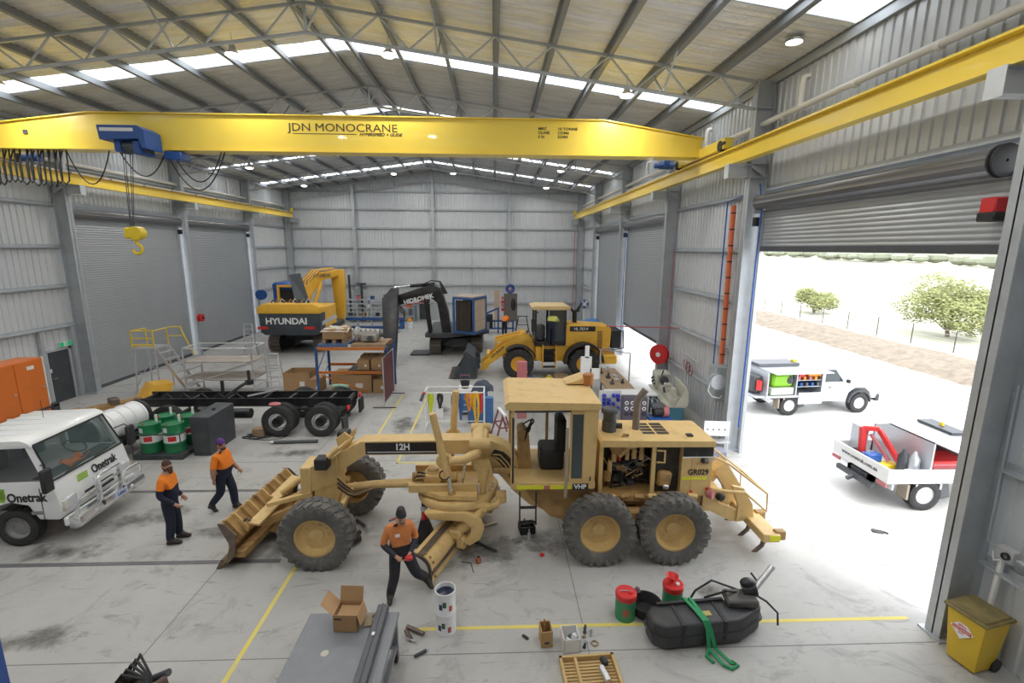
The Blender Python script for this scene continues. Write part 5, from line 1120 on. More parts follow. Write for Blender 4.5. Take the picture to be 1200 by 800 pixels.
person('bearded man in orange and navy workwear standing with arms down, looking up', (-6.84, 9.52, 0), pi/2+.2, dict(wl=(-.22, -.2, .92), el=(-.25, .05, 1.12), wr=(.2, -.16, .9), er=(.25, .06, 1.13), kl=(-.1, -.03, .49), belly=(0, -.05, 1.08), ar=(.12, -.05, .09), kr=(.11, -.05, .5), head=(0, -.05, 1.67)), z1, (-.25, 0, -.7), extras=ex1, girth=1.05, hgt=1.04)
def ex2(hp, P, V):
    hp('hair', lambda q: cap_shell(q, -.01, 1.06), hair_m)
    hp('headband', lambda q: (cap_shell(q, .045, 1.1),), mat('purple_cap', (.10, .03, .22), .7))
    hp('beard', lambda q: q.ell((0, -.06, -.085), (.06, .05, .05)), hair_m)
    MB().at(tuple(V['chest'])).cb((.09, -.125, .03), (.09, .01, .04), (0, .1, .3)).build('chest_badge', white_pl, P)
person('stocky man in short-sleeved orange top and purple headband walking past the drums', (-6.42, 10.78, 0), pi/2-.1, dict(belly=(0, -.06, 1.1), kl=(-.1, .02, .5), al=(-.11, .3, .16), tl=(-.11, .2, .03), kr=(.1, -.14, .52), ar=(.1, -.16, .09), wr=(.24, -.24, .95), er=(.28, -.02, 1.12), wl=(-.25, .05, .87)), dict(top=orange, fore=skin_m, low=navy, legs=navy, frac=.36, slv=.85), (0, 0, -.1), extras=ex2, girth=1.25)
grey_navy = mat('faded_navy_workwear', (.028, .027, .036), .85, 0, .25, 10., bump=.4, bscale=14.); rust_or = mat('dulled_orange', (.58, .20, .06), .8, 0, .15, 9., bump=.3, bscale=18.)
def ex3(hp, P, V):
    hp('beanie', lambda q: (cap_shell(q, .01, 1.16), q.ell((0, .01, .11), (.07, .085, .06))), black)
    hp('beard', lambda q: q.ell((0, -.06, -.09), (.055, .045, .05)), mat('grey_beard', (.22, .16, .13), .8))
    MB().at(tuple(V['chest'])).cb((-.07, -.125, .04), (.08, .012, .05), (0, -.1, -.2)).build('chest_badge', white_pl, P)
    MB().at(tuple(V['wr'])).box(-.09, .03, -.14, -.04, -.05, .02, .02).build('held_tool', red_p, P)
person('man in black beanie and dull orange jacket striding past the grader blade', (-1.66, 7.68, 0), .35, dict(kl=(-.12, -.02, .5), al=(-.2, .06, .09), tl=(-.24, -.1, .045), hr=(.1, 0, .9), kr=(.24, -.12, .53), ar=(.46, .12, .2), tr=(.52, -.04, .11), wl=(-.1, -.24, 1.0), el=(-.3, -.02, 1.14), wr=(.12, -.26, 1.02), er=(.28, -.02, 1.14), head=(.03, -.06, 1.65), chest=(.01, -.03, 1.3)), dict(top=rust_or, fore=grey_navy, low=grey_navy, legs=grey_navy, frac=.34, slv=.9), (.12, 0, .2), extras=ex3, girth=1.12)
def ex4(hp, P, V): hp('hair', lambda q: cap_shell(q, .0, 1.08), hair_m)
person('man in orange top bending over the blue steel stand near the rear wall', (.75, 34.4, 0), pi-.3, dict(chest=(0, -.22, 1.2), belly=(0, -.08, 1.06), neck0=(0, -.36, 1.3), neck1=(0, -.42, 1.34), head=(0, -.5, 1.38), sl=(-.19, -.3, 1.24), sr=(.19, -.3, 1.24), el=(-.24, -.4, .98), er=(.24, -.4, .98), wl=(-.16, -.52, .8), wr=(.16, -.52, .8)), dict(top=orange, fore=skin_m, low=orange, legs=navy, frac=.0, slv=.9), (.6, 0, 0), extras=ex4)
person('man in lime and navy workwear standing inside the wheel loader cab doorway', (2.75, 22.62, 1.62), pi-.4, dict(chest=(.0, -.12, 1.22), neck0=(0, -.24, 1.34), neck1=(0, -.29, 1.38), head=(0, -.34, 1.46), belly=(0, -.02, 1.06), sl=(-.19, -.16, 1.3), sr=(.19, -.16, 1.3), el=(-.24, -.34, 1.12), er=(.24, -.34, 1.12), wl=(-.2, -.5, 1.1), wr=(.2, -.5, 1.1)), dict(top=hv_y, fore=navy, low=navy, legs=navy, frac=.4, slv=.9), (.4, 0, 0), extras=ex4)
# ================================================================ EXCAVATORS
def track(parent, x, y0, y1, w=.62, h=.95):
    """crawler track along y: belt part, track shoes, rollers"""
    b = MB(); r = h/2; pts = []
    for i in range(9): t = pi/2+pi*i/8; pts.append((y0+r+r*cos(t), r+r*sin(t)))
    for i in range(9): t = -pi/2+pi*i/8; pts.append((y1-r+r*cos(t), r+r*sin(t)))
    b.prism(pts, x-w/2+.06, x+w/2-.06, 'yz'); o = b.build('track_frame', black, parent)
    per = []; L_ = 0; q = pts+[pts[0]]; st = .2; acc = 0
    sh = MB().cb((0, 0, 0), (w, .17, .05)).cb((0, 0, .035), (w, .035, .05)).build('track_shoe', mat('track_steel', (.17, .145, .125), .6, .4, .25, 6., dirt=(.3, .26, .22), damt=.5), o); first = True
    for (ya, za), (yb, zb) in zip(q[:-1], q[1:]):
        d = math.hypot(yb-ya, zb-za); s = st-acc if acc else 0
        while s < d:
            yy, zz = ya+(yb-ya)*s/d, za+(zb-za)*s/d; a = math.atan2(zb-za, yb-ya)
            loc = (x, yy, zz); rot = (a+pi, 0, 0)
            if first: sh.location = loc; sh.rotation_euler = rot; first = False
            else: inst(sh, o, loc, rot)
            s += st
        acc = d-(s-st); acc = acc if acc < st else 0
    return o
hy_d = mat('slate_blue_paint', (.045, .055, .068), .4, 0, .15, 3., dirt=(.12, .12, .12), damt=.25)
hy = thing('excavator', 'yellow crawler excavator with dark counterweight lettered HYUNDAI', 'excavator', (-11.75, 28.6, 0))
track(hy, -1.45, .1, 4.2, .65, 1.0); track(hy, 1.2, .1, 4.2, .65, 1.0)
b = MB(); b.box(-1.2, .95, 1.2, 3.2, .5, .95, .05); b.cyl((-.1, 2.2, .9), (-.1, 2.2, 1.25), .7, n=24); b.build('undercarriage', char, hy)
b = MB(); b.prism([(-1.62, 1.35), (-1.4, 1.2), (1.5, 1.2), (1.75, 1.4), (1.8, 2.5), (-1.72, 2.5)], -.95, -.1); cw = b.build('counterweight', hy_d, hy, bev=.05)
text('HYUNDAI', .5, white_p, cw, (-.15, -.955, 2.0), FRONT, bold=.014, sx=1.05)
for x in (-1.5, 1.15): MB().box(x-.3, x+.3, -.96, -.94, 1.55, 1.7).build('reflector', red_p, cw)
b = MB(); b.prism([(-1.78, 2.45), (1.8, 2.45), (1.78, 2.82), (1.4, 3.0), (-1.4, 3.0), (-1.75, 2.8)], -1.0, -.05); b.build('rear_hood', loader_y, hy, bev=.05)
b = MB(); b.box(-1.6, 1.75, -.1, 3.6, 1.2, 1.5, .03); b.build('deck', char, hy)
b = MB(); b.box(.75, 1.75, -.1, 2.0, 1.5, 2.75, .05); b.build('side_box', loader_y, hy)
b = MB(); b.box(-1.1, .7, -.05, 1.2, 1.5, 2.7, .05); b.build('engine_cover', grime, hy)
for k in range(9): MB().tube([(-1.2+.25*k, -.4, 2.95), (-1.1+.25*k, -.3, 3.15+.05*(k % 3)), (-.9+.25*k, -.1, 2.95)], .035, 6).build('engine_pipe', (grime, cat_yd, alu)[k % 3], hy)
b = MB(); b._add([(.15, -.4, 2.9), (1.0, -.4, 2.8), (.15, .5, 4.75), (-.5, .5, 4.65), (.2, -.46, 2.9), (1.05, -.46, 2.8), (.2, .44, 4.78), (-.45, .44, 4.68)], [(0, 1, 2, 3), (7, 6, 5, 4), (0, 4, 5, 1), (1, 5, 6, 2), (2, 6, 7, 3), (3, 7, 4, 0)]); b.M = Matrix(); o = b.build('open_hood', hy_d, hy)
o.location = (.1, 0, -.1)
# cab with yellow guard frame and blue cover
b = MB()
for x in (-1.4, -.3): b.bar((x, 1.2, 2.6), (x, 1.2, 3.85), .14, .14)
b.bar((-1.47, 1.2, 3.85), (-.23, 1.2, 3.85), .14, .14); b.bar((-1.47, 1.2, 2.7), (-.23, 1.2, 2.7), .14, .14); b.build('guard_frame', loader_y, hy, bev=.03)
MB().box(-1.5, -.2, 1.4, 3.2, 1.5, 3.9, .08).build('cab', black, hy)
b = MB(); b.box(-1.85, -.15, 1.32, 3.3, 3.55, 4.05, .12); b.box(-1.85, -1.5, 1.4, 3.2, 2.3, 3.7, .08); b.build('blue_cover', blue_p, hy)
# boom
def boomplate(parent, pts, w, y0, y1, m_, name): b = MB(); b.prism(pts, y0, y1); return b.build(name, m_, parent, bev=.02)
bm_ = thing  # (kept short)
b = MB(); b.prism([(0, 1.5), (.5, 1.4), (1.3, 3.3), (2.2, 4.1), (3.6, 4.35), (3.6, 4.75), (2.0, 4.6), (.9, 3.8)], -.3, .3); bo = b.build('boom', loader_y, hy, bev=.04); bo.rotation_euler = (0, 0, 1.05); bo.location = (-.55, 1.0, 0)
b = MB(); b.cyl((.9, -.42, 1.9), (1.9, -.42, 3.9), .12, n=12); b.cyl((.9, .42, 1.9), (1.9, .42, 3.9), .12, n=12); b.box(1.8, 2.0, -.45, .45, 3.75, 3.95); bc = b.build('boom_cylinder', loader_y, hy); bc.rotation_euler = (0, 0, 1.05); bc.location = (-.55, 1.0, 0)
b = MB(); b.prism([(-.42, 4.55), (-.1, 4.75), (.42, 4.72), (.45, 4.1), (.36, 2.0), (.2, .9), (-.12, .9), (-.25, 2.0)], -.22, .22); dp = b.build('dipper_arm', loader_y, hy, bev=.04); dp.location = (1.32, 4.1, 0)
for k in range(6): MB().tube([(-.5+.1*k, 1.4, 2.8), (-.3+.1*k, 1.9, 4.1), (.1+.1*k, 2.7, 4.75), (.9+.05*k, 3.8, 4.85)], .045, 6).build('boom_hose', loader_y if k % 2 else cat_yd, hy)
text('HYUNDAI', .3, hy_d, hy, (.82, 2.55, 4.42), (pi/2, 0, 1.05), bold=.006)
b = MB(); b.bar((1.5, -.7, 1.7), (2.5, -.3, 2.25), .12, .2); b.build('side_panel', alu, hy)
hr = tag(MB().at((-14.35, 30.3, 2.9)).lathe([(.001, -.14), (.36, -.14), (.36, -.1), (.26, -.08), (.26, .08), (.36, .1), (.36, .14), (.001, .14)], 24, axis='y').build('hose_reel', blue_p), 'blue hose reel on the wall column beside the tall digger', 'hose reel')
hr.location = (-2.4, 4.85, -.1)
# ---- black excavator with crate
hd = thing('excavator', 'black crawler excavator lettered HIDROMEK carrying a plywood crate', 'excavator', (-2.2, 27.6, 0))
track(hd, -1.25, 0, 4.0, .66, .95); track(hd, 1.15, .6, 4.6, .66, .95)
b = MB(); b.box(-.95, .85, .8, 3.6, .45, .9, .05); b.prism([(-.9, .5), (-.3, .9), (.4, .9), (.9, .5)], .6, .9); b.cyl((0, 2.2, .85), (0, 2.2, 1.2), .65, n=24); b.build('undercarriage', char, hd)
b = MB(); b.prism([(-1.75, -.4), (-.6, -.6), (1.9, .9), (1.9, 4.0), (-1.75, 4.0)], 1.15, 1.38, 'xy'); b.build('deck', char, hd)
b = MB(); b.prism([(-.2, 1.3), (.3, 1.3), (.15, 2.6), (-.25, 3.9), (-.75, 4.15), (-2.95, 3.45), (-3.0, 3.1), (-2.7, 2.95), (-.9, 3.45), (-.45, 3.1)], -.3, .3); bo = b.build('boom', blk_gloss, hd, bev=.03); bo.location = (-.6, .2, 0)
text('HIDROMEK', .34, white_p, hd, (-2.1, -.15, 3.32), (pi/2, -.24, 0), bold=.01)
MB().bar((-3.2, -.16, 2.85), (-1.6, -.16, 3.24), .01, .035).build('red_stripe', red_p, hd)
for y in (-.1, .5): MB().cyl((-1.5, y, 1.3), (-1.75, y, 3.3), .09, n=10).build('boom_cylinder', blk_gloss, hd)
MB().cyl((-1.2, .2, 4.15), (-2.6, .2, 4.05), .1, n=10).build('arm_cylinder', blk_gloss, hd); MB().cyl((-2.6, .2, 4.05), (-3.5, .1, 3.95), .05, n=10).build('arm_rod', chrome, hd)
b = MB(); b.prism([(-.3, 3.4), (.1, 3.95), (.4, 3.9), (.45, 2.6), (.42, .05), (-.02, .02), (-.12, 1.2)], -.22, .22); dp = b.build('dipper_arm', blk_gloss, hd, bev=.03); dp.location = (-4.25, -.3, 0); dp.rotation_euler = (.55, 0, .1)
dp.rotation_euler = (0, 0, 0); dp.location = (0, 0, 0)
def shear_dip(): 
    me = dp.data
    for v in me.vertices: v.co = Vector((-3.72+v.co.x*1.2+.25*(3.9-v.co.z)/3.9, v.co.y*1.1-.1-2.9*(3.9-v.co.z)/3.9, v.co.z))
shear_dip()
for k in range(5): MB().cb((-3.2+.04*k, -1.3-.45*k, 2.1-.55*k), (.1, .14, .06), (0, .5, 0)).build('pin_boss', alu, hd)
MB().cb((-3.4, -.62, 3.0), (.14, .02, .38), (0, .2, 0)).build('warning_decal', yel_s, hd)
for k in range(5): MB().tube([(-.7+.05*k, -.05+.1*k, 3.6), (-.9, -.05+.1*k, 4.3), (-1.4, .0+.1*k, 4.35), (-2.2, .0+.1*k, 4.0)], .03, 6).build('boom_hose', black, hd)
for k in range(4): MB().tube([(-3.2, -.25, 3.0-.1*k), (-2.85, -.4, 2.7-.1*k), (-2.9, -.6, 2.2), (-3.2, -.8, 2.0)], .025, 6).build('arm_hose', black, hd)
# crate
cr_ = thing('crate', 'blue-framed crate with plywood sides and dark curtain on the black digger deck', 'crate', (-1.3, 27.4, 1.4))
F = [(-1.0, -.1), (.15, -.75), (.8, .7), (-.45, 1.3)]; hC = 2.0
for p in F: MB().bar((p[0], p[1], 0), (p[0], p[1], hC), .14, .14).build('post', blue_r, cr_)
for p, q in zip(F, F[1:]+F[:1]):
    for z in (.07, hC): MB().bar((*p, z), (*q, z), .14, .12).build('rail', blue_r, cr_)
b = MB(); a, c = F[1], F[2]
for k in range(3):
    t0, t1 = .07+.29*k, .35+.29*k; A = lerp(a, c, t0); B = lerp(a, c, t1)
    for z0, z1 in ((.12, .68), (.7, 1.3), (1.32, 1.94)): MB().bar((A[0]*.5+B[0]*.5+.02, A[1]*.5+B[1]*.5, z0), (A[0]*.5+B[0]*.5+.02, A[1]*.5+B[1]*.5, z1), .03, math.hypot(B[0]-A[0], B[1]-A[1]), (0, 1, 0)).build('ply_panel', ply, cr_) if False else None
dx, dy = c[0]-a[0], c[1]-a[1]; an = math.atan2(dy, dx); ln = math.hypot(dx, dy)
for k in range(2):
    for z0, z1 in ((.13, .72), (.74, 1.32), (1.34, 1.93)):
        t = .27+.46*k; MB().cb((a[0]+dx*t, a[1]+dy*t, (z0+z1)/2), (ln*.45, .03, z1-z0), (0, 0, an)).build('ply_panel', ply, cr_)
b = MB(); a, c = F[0], F[1]
b.grid(lambda u, v: (a[0]+(c[0]-a[0])*(.1+.8*u)+.03*sin(u*30), a[1]+(c[1]-a[1])*(.1+.8*u)+.05*sin(u*30), .1+1.8*v), 30, 4); b.build('curtain', mat('dark_tarp', (.06, .05, .04), .8), cr_)
b = MB(); b.prism([(p[0]*1.06, p[1]*1.06) for p in F], hC+.05, hC+.12, 'xy'); b.build('lid', mat('weathered_ply', (.40, .33, .27), .7, 0, .1, 3.), cr_)
MB().box(-.5, .4, .2, 1.0, .1, 1.9).build('dark_load', black, cr_)
# steel plate on floor beside the track
tag(MB().at((-4.35, 28.1, 0)).box(-.55, .55, -.55, .65, 0, .1, .01).build('steel_tray', char), 'flat dark steel tray on the floor beside the black digger track', 'tray')
# ================================================================ WHEEL LOADER
wl_ = thing('wheel_loader', 'yellow wheel loader with open cab door, bucket removed', 'loader', (2.72, 23.55, 0))
lw = wheel_mesh(.74, .55, tyre_d, loader_y, 24, .5, .3, 10)
for x in (-1.55, 1.62):
    for s in (-1, 1): put_wheel(lw, wl_, x, s*.98, .74, flip=s > 0)
    MB().cyl((x, -.9, .74), (x, .9, .74), .17).build('axle', cat_yd, wl_)
b = MB(); b.prism([(-2.1, .75), (-.6, .7), (-.35, 1.3), (-.7, 1.75), (-1.2, 2.15), (-1.7, 1.95), (-2.1, 1.2)], -.42, .42); b.build('front_frame', loader_y, wl_, bev=.03)
for s in (-1, 1):
    b = MB(); b.prism([(-1.0, 1.95), (-1.25, 2.2), (-2.3, 1.55), (-3.35, .62), (-3.4, .3), (-3.1, .3), (-2.9, .6), (-2.0, 1.25), (-1.0, 1.7)], s*.5-.07, s*.5+.07); b.build('lift_arm', loader_y, wl_, bev=.02)
    b = MB(); b.prism([(-2.35, .95), (-.95, 1.02), (-.85, 1.6), (-1.1, 1.72), (-2.0, 1.68), (-2.35, 1.4)], 0, .0) if False else None
    arc = [(-1.55+.9*cos(t), .74+.9*sin(t)) for t in [pi*(.12+.62*i/8) for i in range(9)]]; arc2 = [(-1.55+.84*cos(t), .74+.84*sin(t)) for t in [pi*(.12+.62*i/8) for i in range(9)]][::-1]
    b = MB(); b.prism(arc+arc2, s*.72, s*1.25); b.build('fender', black, wl_)
    arc = [(1.62+.98*cos(t), .74+1.02*sin(t)) for t in [pi*(.02+.98*i/10) for i in range(11)]]; arc2 = [(1.62+.88*cos(t), .74+.92*sin(t)) for t in [pi*(.02+.98*i/10) for i in range(11)]][::-1]
    b = MB(); b.prism(arc+arc2, s*.7, s*1.25); b.build('rear_fender', black, wl_)
    MB().cyl((-1.1, s*.25, 1.2), (-2.3, s*.45, 1.0), .08).build('lift_cylinder', loader_y, wl_)
b = MB(); b.bar((-2.6, 0, 1.85), (-2.6, 0, .95), .16, .2); b.bar((-1.4, 0, 2.1), (-2.65, 0, 1.8), .14, .14); b.bar((-3.0, -.5, 1.05), (-3.0, .5, 1.05), .14, .14); b.build('bell_crank', loader_y, wl_)
MB().bar((-1.5, -.55, 2.05), (-2.5, -.55, 1.78), .12, .14).build('tilt_link', loader_y, wl_)
b = MB(); b.prism([(-.5, .75), (2.2, .75), (2.4, 1.1), (2.4, 1.55), (-.3, 1.6), (-.6, 1.2)], -.62, .62); b.build('rear_frame', loader_y, wl_, bev=.03)
b = MB(); b.prism([(.75, 1.5), (2.95, 1.45), (3.0, 2.35), (2.85, 2.5), (.75, 2.6)], -.72, .72); b.build('engine_hood', loader_y, wl_, bev=.06)
MB().box(.95, 2.2, -.735, -.72, 2.25, 2.5).build('name_band', black, wl_); text('HL 757-9', .18, white_p, wl_, (1.5, -.74, 2.37), FRONT, bold=.004)
for k in range(9): MB().box(2.3, 2.55, -.73, -.715, 1.4+.1*k, 1.45+.1*k).build('louvre', black, wl_)
MB().box(2.6, 2.9, -.735, -.72, 1.5, 2.3).build('cooler_door', loader_y, wl_)
b = MB(); b.box(2.4, 3.25, -1.1, 1.1, .7, 1.15, .06); b.build('counterweight', loader_y, wl_)
MB().box(3.0, 3.5, -.7, .7, 1.4, 2.3, .04).build('open_grille', black, wl_)
b = MB(); b.tube([(3.02, -.72, 2.3), (3.6, -.6, 2.25), (3.65, -.6, 1.4), (3.05, -.7, 1.3)], .035, 8); b.build('grille_frame', dk_steel, wl_)
b = MB(); b.cyl((1.3, .1, 2.5), (1.3, .1, 3.2), .11, n=14); b.prism([(1.15, 3.1), (1.0, 3.35), (1.12, 3.32), (1.3, 3.12), (1.42, 3.3), (1.6, 3.55), (1.5, 3.1)], .02, .18); b.build('intake_stack', black, wl_)
# cab
MB().box(-.75, .75, -.75, .75, 1.55, 1.68).build('cab_floor', black, wl_)
for x in (-.72, .0, .72):
    for s in (-1, 1): MB().box(x-.05, x+.05, s*.72-.04, s*.72+.04, 1.6, 3.3).build('cab_pillar', black, wl_)
b = MB(); b.prism([(-.85, 3.3), (.95, 3.3), (.95, 3.42), (.8, 3.5), (-.7, 3.5), (-.95, 3.44)], -.85, .85); b.build('cab_roof', mat('cream_yellow', (.72, .52, .24), .45), wl_, bev=.03)
MB().box(-.75, .75, .7, .72, 1.7, 3.28).build('far_glass', glass_c, wl_); MB().box(-.75, -.73, -.7, .7, 1.7, 3.28).build('windscreen', glass_c, wl_); MB().box(.73, .75, -.7, .7, 1.7, 3.28).build('rear_glass', glass_d, wl_)
MB().box(.05, .68, -.74, -.72, 1.7, 3.28).build('side_glass', glass_d, wl_); MB().box(-.75, .7, -.76, -.73, 1.55, 1.75).build('cab_sill', black, wl_)
MB().box(-.6, -.2, -.3, .3, 1.68, 2.5, .08).build('console', dk_steel, wl_); b = MB(); b.box(.15, .6, -.3, .3, 1.68, 2.1, .05); b.box(.5, .65, -.3, .3, 2.0, 2.9, .05); b.build('seat', black, wl_)
b = MB(); b.bar((-.85, -1.0, 1.75), (-.85, -1.0, 3.1), .05, .05); b.bar((-.6, -.76, 3.2), (-.85, -1.0, 3.1), .04, .04); b.bar((-.85, -1.0, 1.8), (-.6, -.76, 1.7), .04, .04); b.box(-.95, -.75, -1.05, -.98, 2.3, 2.9); b.build('mirror_frame', black, wl_)
for k in range(4): MB().box(-.35, .25, -.95, -.7, .5+.28*k, .54+.28*k).build('step', black, wl_)
b = MB(); b.box(-.38, -.33, -.95, -.7, .45, 1.6); b.build('step_side', loader_y, wl_); b = MB(); b.box(.25, .3, -.95, -.7, .45, 1.6); b.build('step_side', loader_y, wl_)
MB().box(-.7, -.38, -.72, -.6, .8, 1.5, .03).build('battery_box', loader_y, wl_); MB().box(-.3, .2, -.68, -.6, .7, 1.3, .02).build('tank_panel', black, wl_)
MB().box(.3, .7, -.735, -.725, 1.62, 1.72).build('decal', yel_s, wl_)
for k in range(5): MB().tube([(-1.3, -.3+.12*k, 1.9), (-1.0, -.35+.12*k, 2.2), (-.8, -.3+.1*k, 1.7)], .03, 6).build('hydraulic_hose', black, wl_)
text('HYUNDAI', .18, black, wl_, (-2.55, -.575, 1.2), (pi/2, -.72, 0), bold=.004)
# removed bucket
bk_ = thing('loader_bucket', 'dark blue-grey loader bucket standing on the floor ahead of the wheel loader', 'bucket', (-1.38, 23.4, 0), 0)
sec = [(.55, .05), (-.65, .0), (-.68, .04), (-.2, .12), (.25, .28), (.4, .6), (.3, 1.0), (-.02, 1.3), (.05, 1.33), (.42, 1.05), (.55, .6)]
b = MB(); b.prism(sec, -1.0, 1.35); b.build('shell', hy_d, bk_)
for y in (-1.0, 1.32): b = MB(); b.prism([(.5, .05), (-.6, .02), (-.25, .55), (-.02, 1.28), (.35, 1.0), (.5, .6)], y-.03, y+.03); b.build('side_cheek', hy_d, bk_)
for k in range(8): MB().cb((-.72, -.9+.3*k, .04), (.2, .12, .05), (0, 0, 0), .01).build('tooth', steel_worn, bk_)
b = MB(); b.prism([(.45, .3), (.7, .45), (.65, .95), (.4, 1.0)], -.6, -.52); b.build('lug', hy_d, bk_); b = MB(); b.prism([(.45, .3), (.7, .45), (.65, .95), (.4, 1.0)], .5, .58); b.build('lug', hy_d, bk_)
# ================================================================ PALLET RACK WITH CARTONS
rk = thing('pallet_rack', 'blue and orange steel pallet rack loaded with pallets and cartons', 'rack', (-6.05, 20.85, 0))
obm = mat('rack_orange', (.62, .20, .04), .5, 0, .1, 4.)
for x in (-1.48, 1.48):
    for y in (-.75, .75): MB().box(x-.05, x+.05, y-.04, y+.04, 0, 2.05).build('upright', blue_r, rk)
    for z0, z1 in ((.2, 1.0), (1.0, 1.9)): MB().bar((x, -.72, z0), (x, .72, z1), .03, .03).build('frame_brace', blue_r, rk)
for z in (.95, 1.98):
    for y in (-.75, .75): MB().box(-1.48, 1.48, y-.025, y+.025, z-.06, z+.06).build('beam', obm, rk)
MB().bar((-1.3, -.8, .85), (.6, -.8, .12), .03, .05).build('loose_bar', obm, rk)
def pallet(name, label, loc, m_, w=1.1, d=1.1, n=6):
    p = thing(name, label, 'pallet', loc)
    for k in range(n): MB().box(-w/2+k*w/n+.01, -w/2+(k+1)*w/n-.01, -d/2, d/2, .1, .12).build('top_board', m_, p)
    for y in (-d/2+.05, 0, d/2-.05): MB().box(-w/2, w/2, y-.045, y+.045, .0, .1).build('bearer', m_, p)
    return p
pallet('pallet', 'blue painted pallet on the rack top under the wrapped load', (-6.85, 20.85, 2.04), mat('pallet_blue', (.10, .17, .34), .6, 0, .2, 5.), 1.25, 1.4)
pallet('pallet', 'brown timber pallet on the rack top under the gearbox', (-5.35, 20.85, 2.04), timber, 1.45, 1.4)
ld = thing('wrapped_load', 'plastic-wrapped timber crate load on the blue pallet', 'load', (-6.85, 20.9, 2.16))
b = MB(); b.box(-.5, .5, -.5, .5, .15, .6, .04); b.build('carton', card, ld)
b = MB(); b.grid(lambda u, v: ((.55)*(2*u-1), .55*(2*v-1), .62+.06*sin(u*11)*sin(v*9)-.12*max(abs(2*u-1), abs(2*v-1))**4), 14, 14); b.build('plastic_sheet', mat('milky_plastic', (.62, .58, .52), .4, 0, .2, 8.), ld)
for x in (-.42, 0, .42): MB().box(x-.08, x+.08, -.52, .52, 0, .16).build('skid', timber, ld)
gb = thing('gearbox', 'silver transmission gearbox resting on the brown pallet', 'gearbox', (-5.45, 20.9, 2.16))
b = MB(); b.cyl((-.5, 0, .3), (.45, 0, .32), .28, r2=.22, n=20); b.cyl((-.58, 0, .3), (-.44, 0, .3), .34, n=22); b.box(-.35, .35, -.3, .25, .02, .35, .05); b.build('casing', mat('cast_aluminium', (.44, .42, .38), .5, .4, .2, 6., dirt=(.2, .17, .13), damt=.5), gb)
MB().cyl((.4, -.1, .3), (.62, -.1, .3), .1).build('output_flange', dk_steel, gb); MB().cyl((.1, -.3, .18), (.1, -.42, .18), .12).build('oil_cover', dk_steel, gb); MB().cyl((-.7, 0, .3), (-.5, 0, .3), .06).build('input_shaft', steel_worn, gb)
for k in range(4): MB().cyl((-.3+.2*k, -.2, .5), (-.3+.2*k, -.2, .58), .05).build('port', alu, gb)
def carton(label, loc, s, rz=0., flaps=False, m_=card):
    c = thing('carton', label, 'box', loc, rz, 'cartons around the pallet rack'); w, d, h = s
    b = MB()
    if not flaps: b.box(-w/2, w/2, -d/2, d/2, 0, h)
    else:
        t = .012; b.box(-w/2, w/2, -d/2, d/2, 0, t); b.box(-w/2, -w/2+t, -d/2, d/2, 0, h); b.box(w/2-t, w/2, -d/2, d/2, 0, h); b.box(-w/2, w/2, -d/2, -d/2+t, 0, h); b.box(-w/2, w/2, d/2-t, d/2, 0, h)
    b.build('box_body', m_, c)
    if not flaps: MB().box(-w/2, w/2, -.03, .03, h, h+.003).build('tape', mat('parcel_tape', (.45, .33, .2), .4), c)
    MB().box(w*.1, w*.28, -d/2-.003, -d/2, h*.3, h*.55).build('paper_label', white_pl, c)
    return c
carton('big flat cardboard carton on the floor under the pallet rack', (-6.15, 20.75, 0), (1.7, 1.2, .82), .02)
carton('tall narrow carton at the foot of the rack beside the strip curtain', (-4.95, 20.7, 0), (.55, 1.1, .6))
pb = MB().at((-5.5, 20.75, 1.01)).box(-.75, .9, -.6, .6, 0, .04); tag(pb.build('shelf_board', char), 'black shelf board on the rack beams carrying two small cartons', 'board')
carton('left small carton of the pair on the rack shelf board', (-5.6, 20.4, 1.05), (.5, .45, .42), 0)
carton('right small carton of the pair on the rack shelf board', (-5.02, 20.4, 1.05), (.5, .45, .42), 0)
carton('wide open carton full of dark parts behind the two small cartons', (-5.3, 21.0, 1.05), (1.1, .6, .5), 0, True)
b = MB().at((-5.3, 21.0, 1.07)); rnd = random.Random(3)
for k in range(10): b.cb((rnd.uniform(-.4, .4), rnd.uniform(-.2, .2), .22+.2*rnd.random()), (.2, .14, .14), (rnd.random(), rnd.random(), rnd.random()), .02)
b.box(-.45, .45, -.25, .25, .0, .3); tag(b.build('loose_parts', black), 'heap of dark loose parts inside the wide open carton', 'parts', kind='stuff')
carton('long brown carton with open top beside the step ladder', (-8.55, 20.9, 0), (1.15, 1.0, .85), .0, True)
carton('brown carton between the long open carton and the blue rack', (-7.72, 20.6, 0), (.42, .8, .62), .0)
# strip curtain screen
sv = thing('strip_curtain', 'maroon strip welding curtain on a tubular frame beside the pallet rack', 'screen', (-4.3, 19.12, 0))
b = MB(); b.tube([(0, -.95, .05), (0, -.95, 2.0), (0, .95, 2.0), (0, .95, .05)], .02, 8); b.build('frame', alu, sv)
for y in (-.95, .95): MB().bar((-.45, y, .03), (.45, y, .03), .04, .03).build('foot', dk_steel, sv)
for k in range(11): MB().cb((.0+.01*(k % 2), -.85+k*.17, 1.08), (.012, .185, 1.75), (0, 0, .08*(-1)**k)).build('strip', maroon, sv)
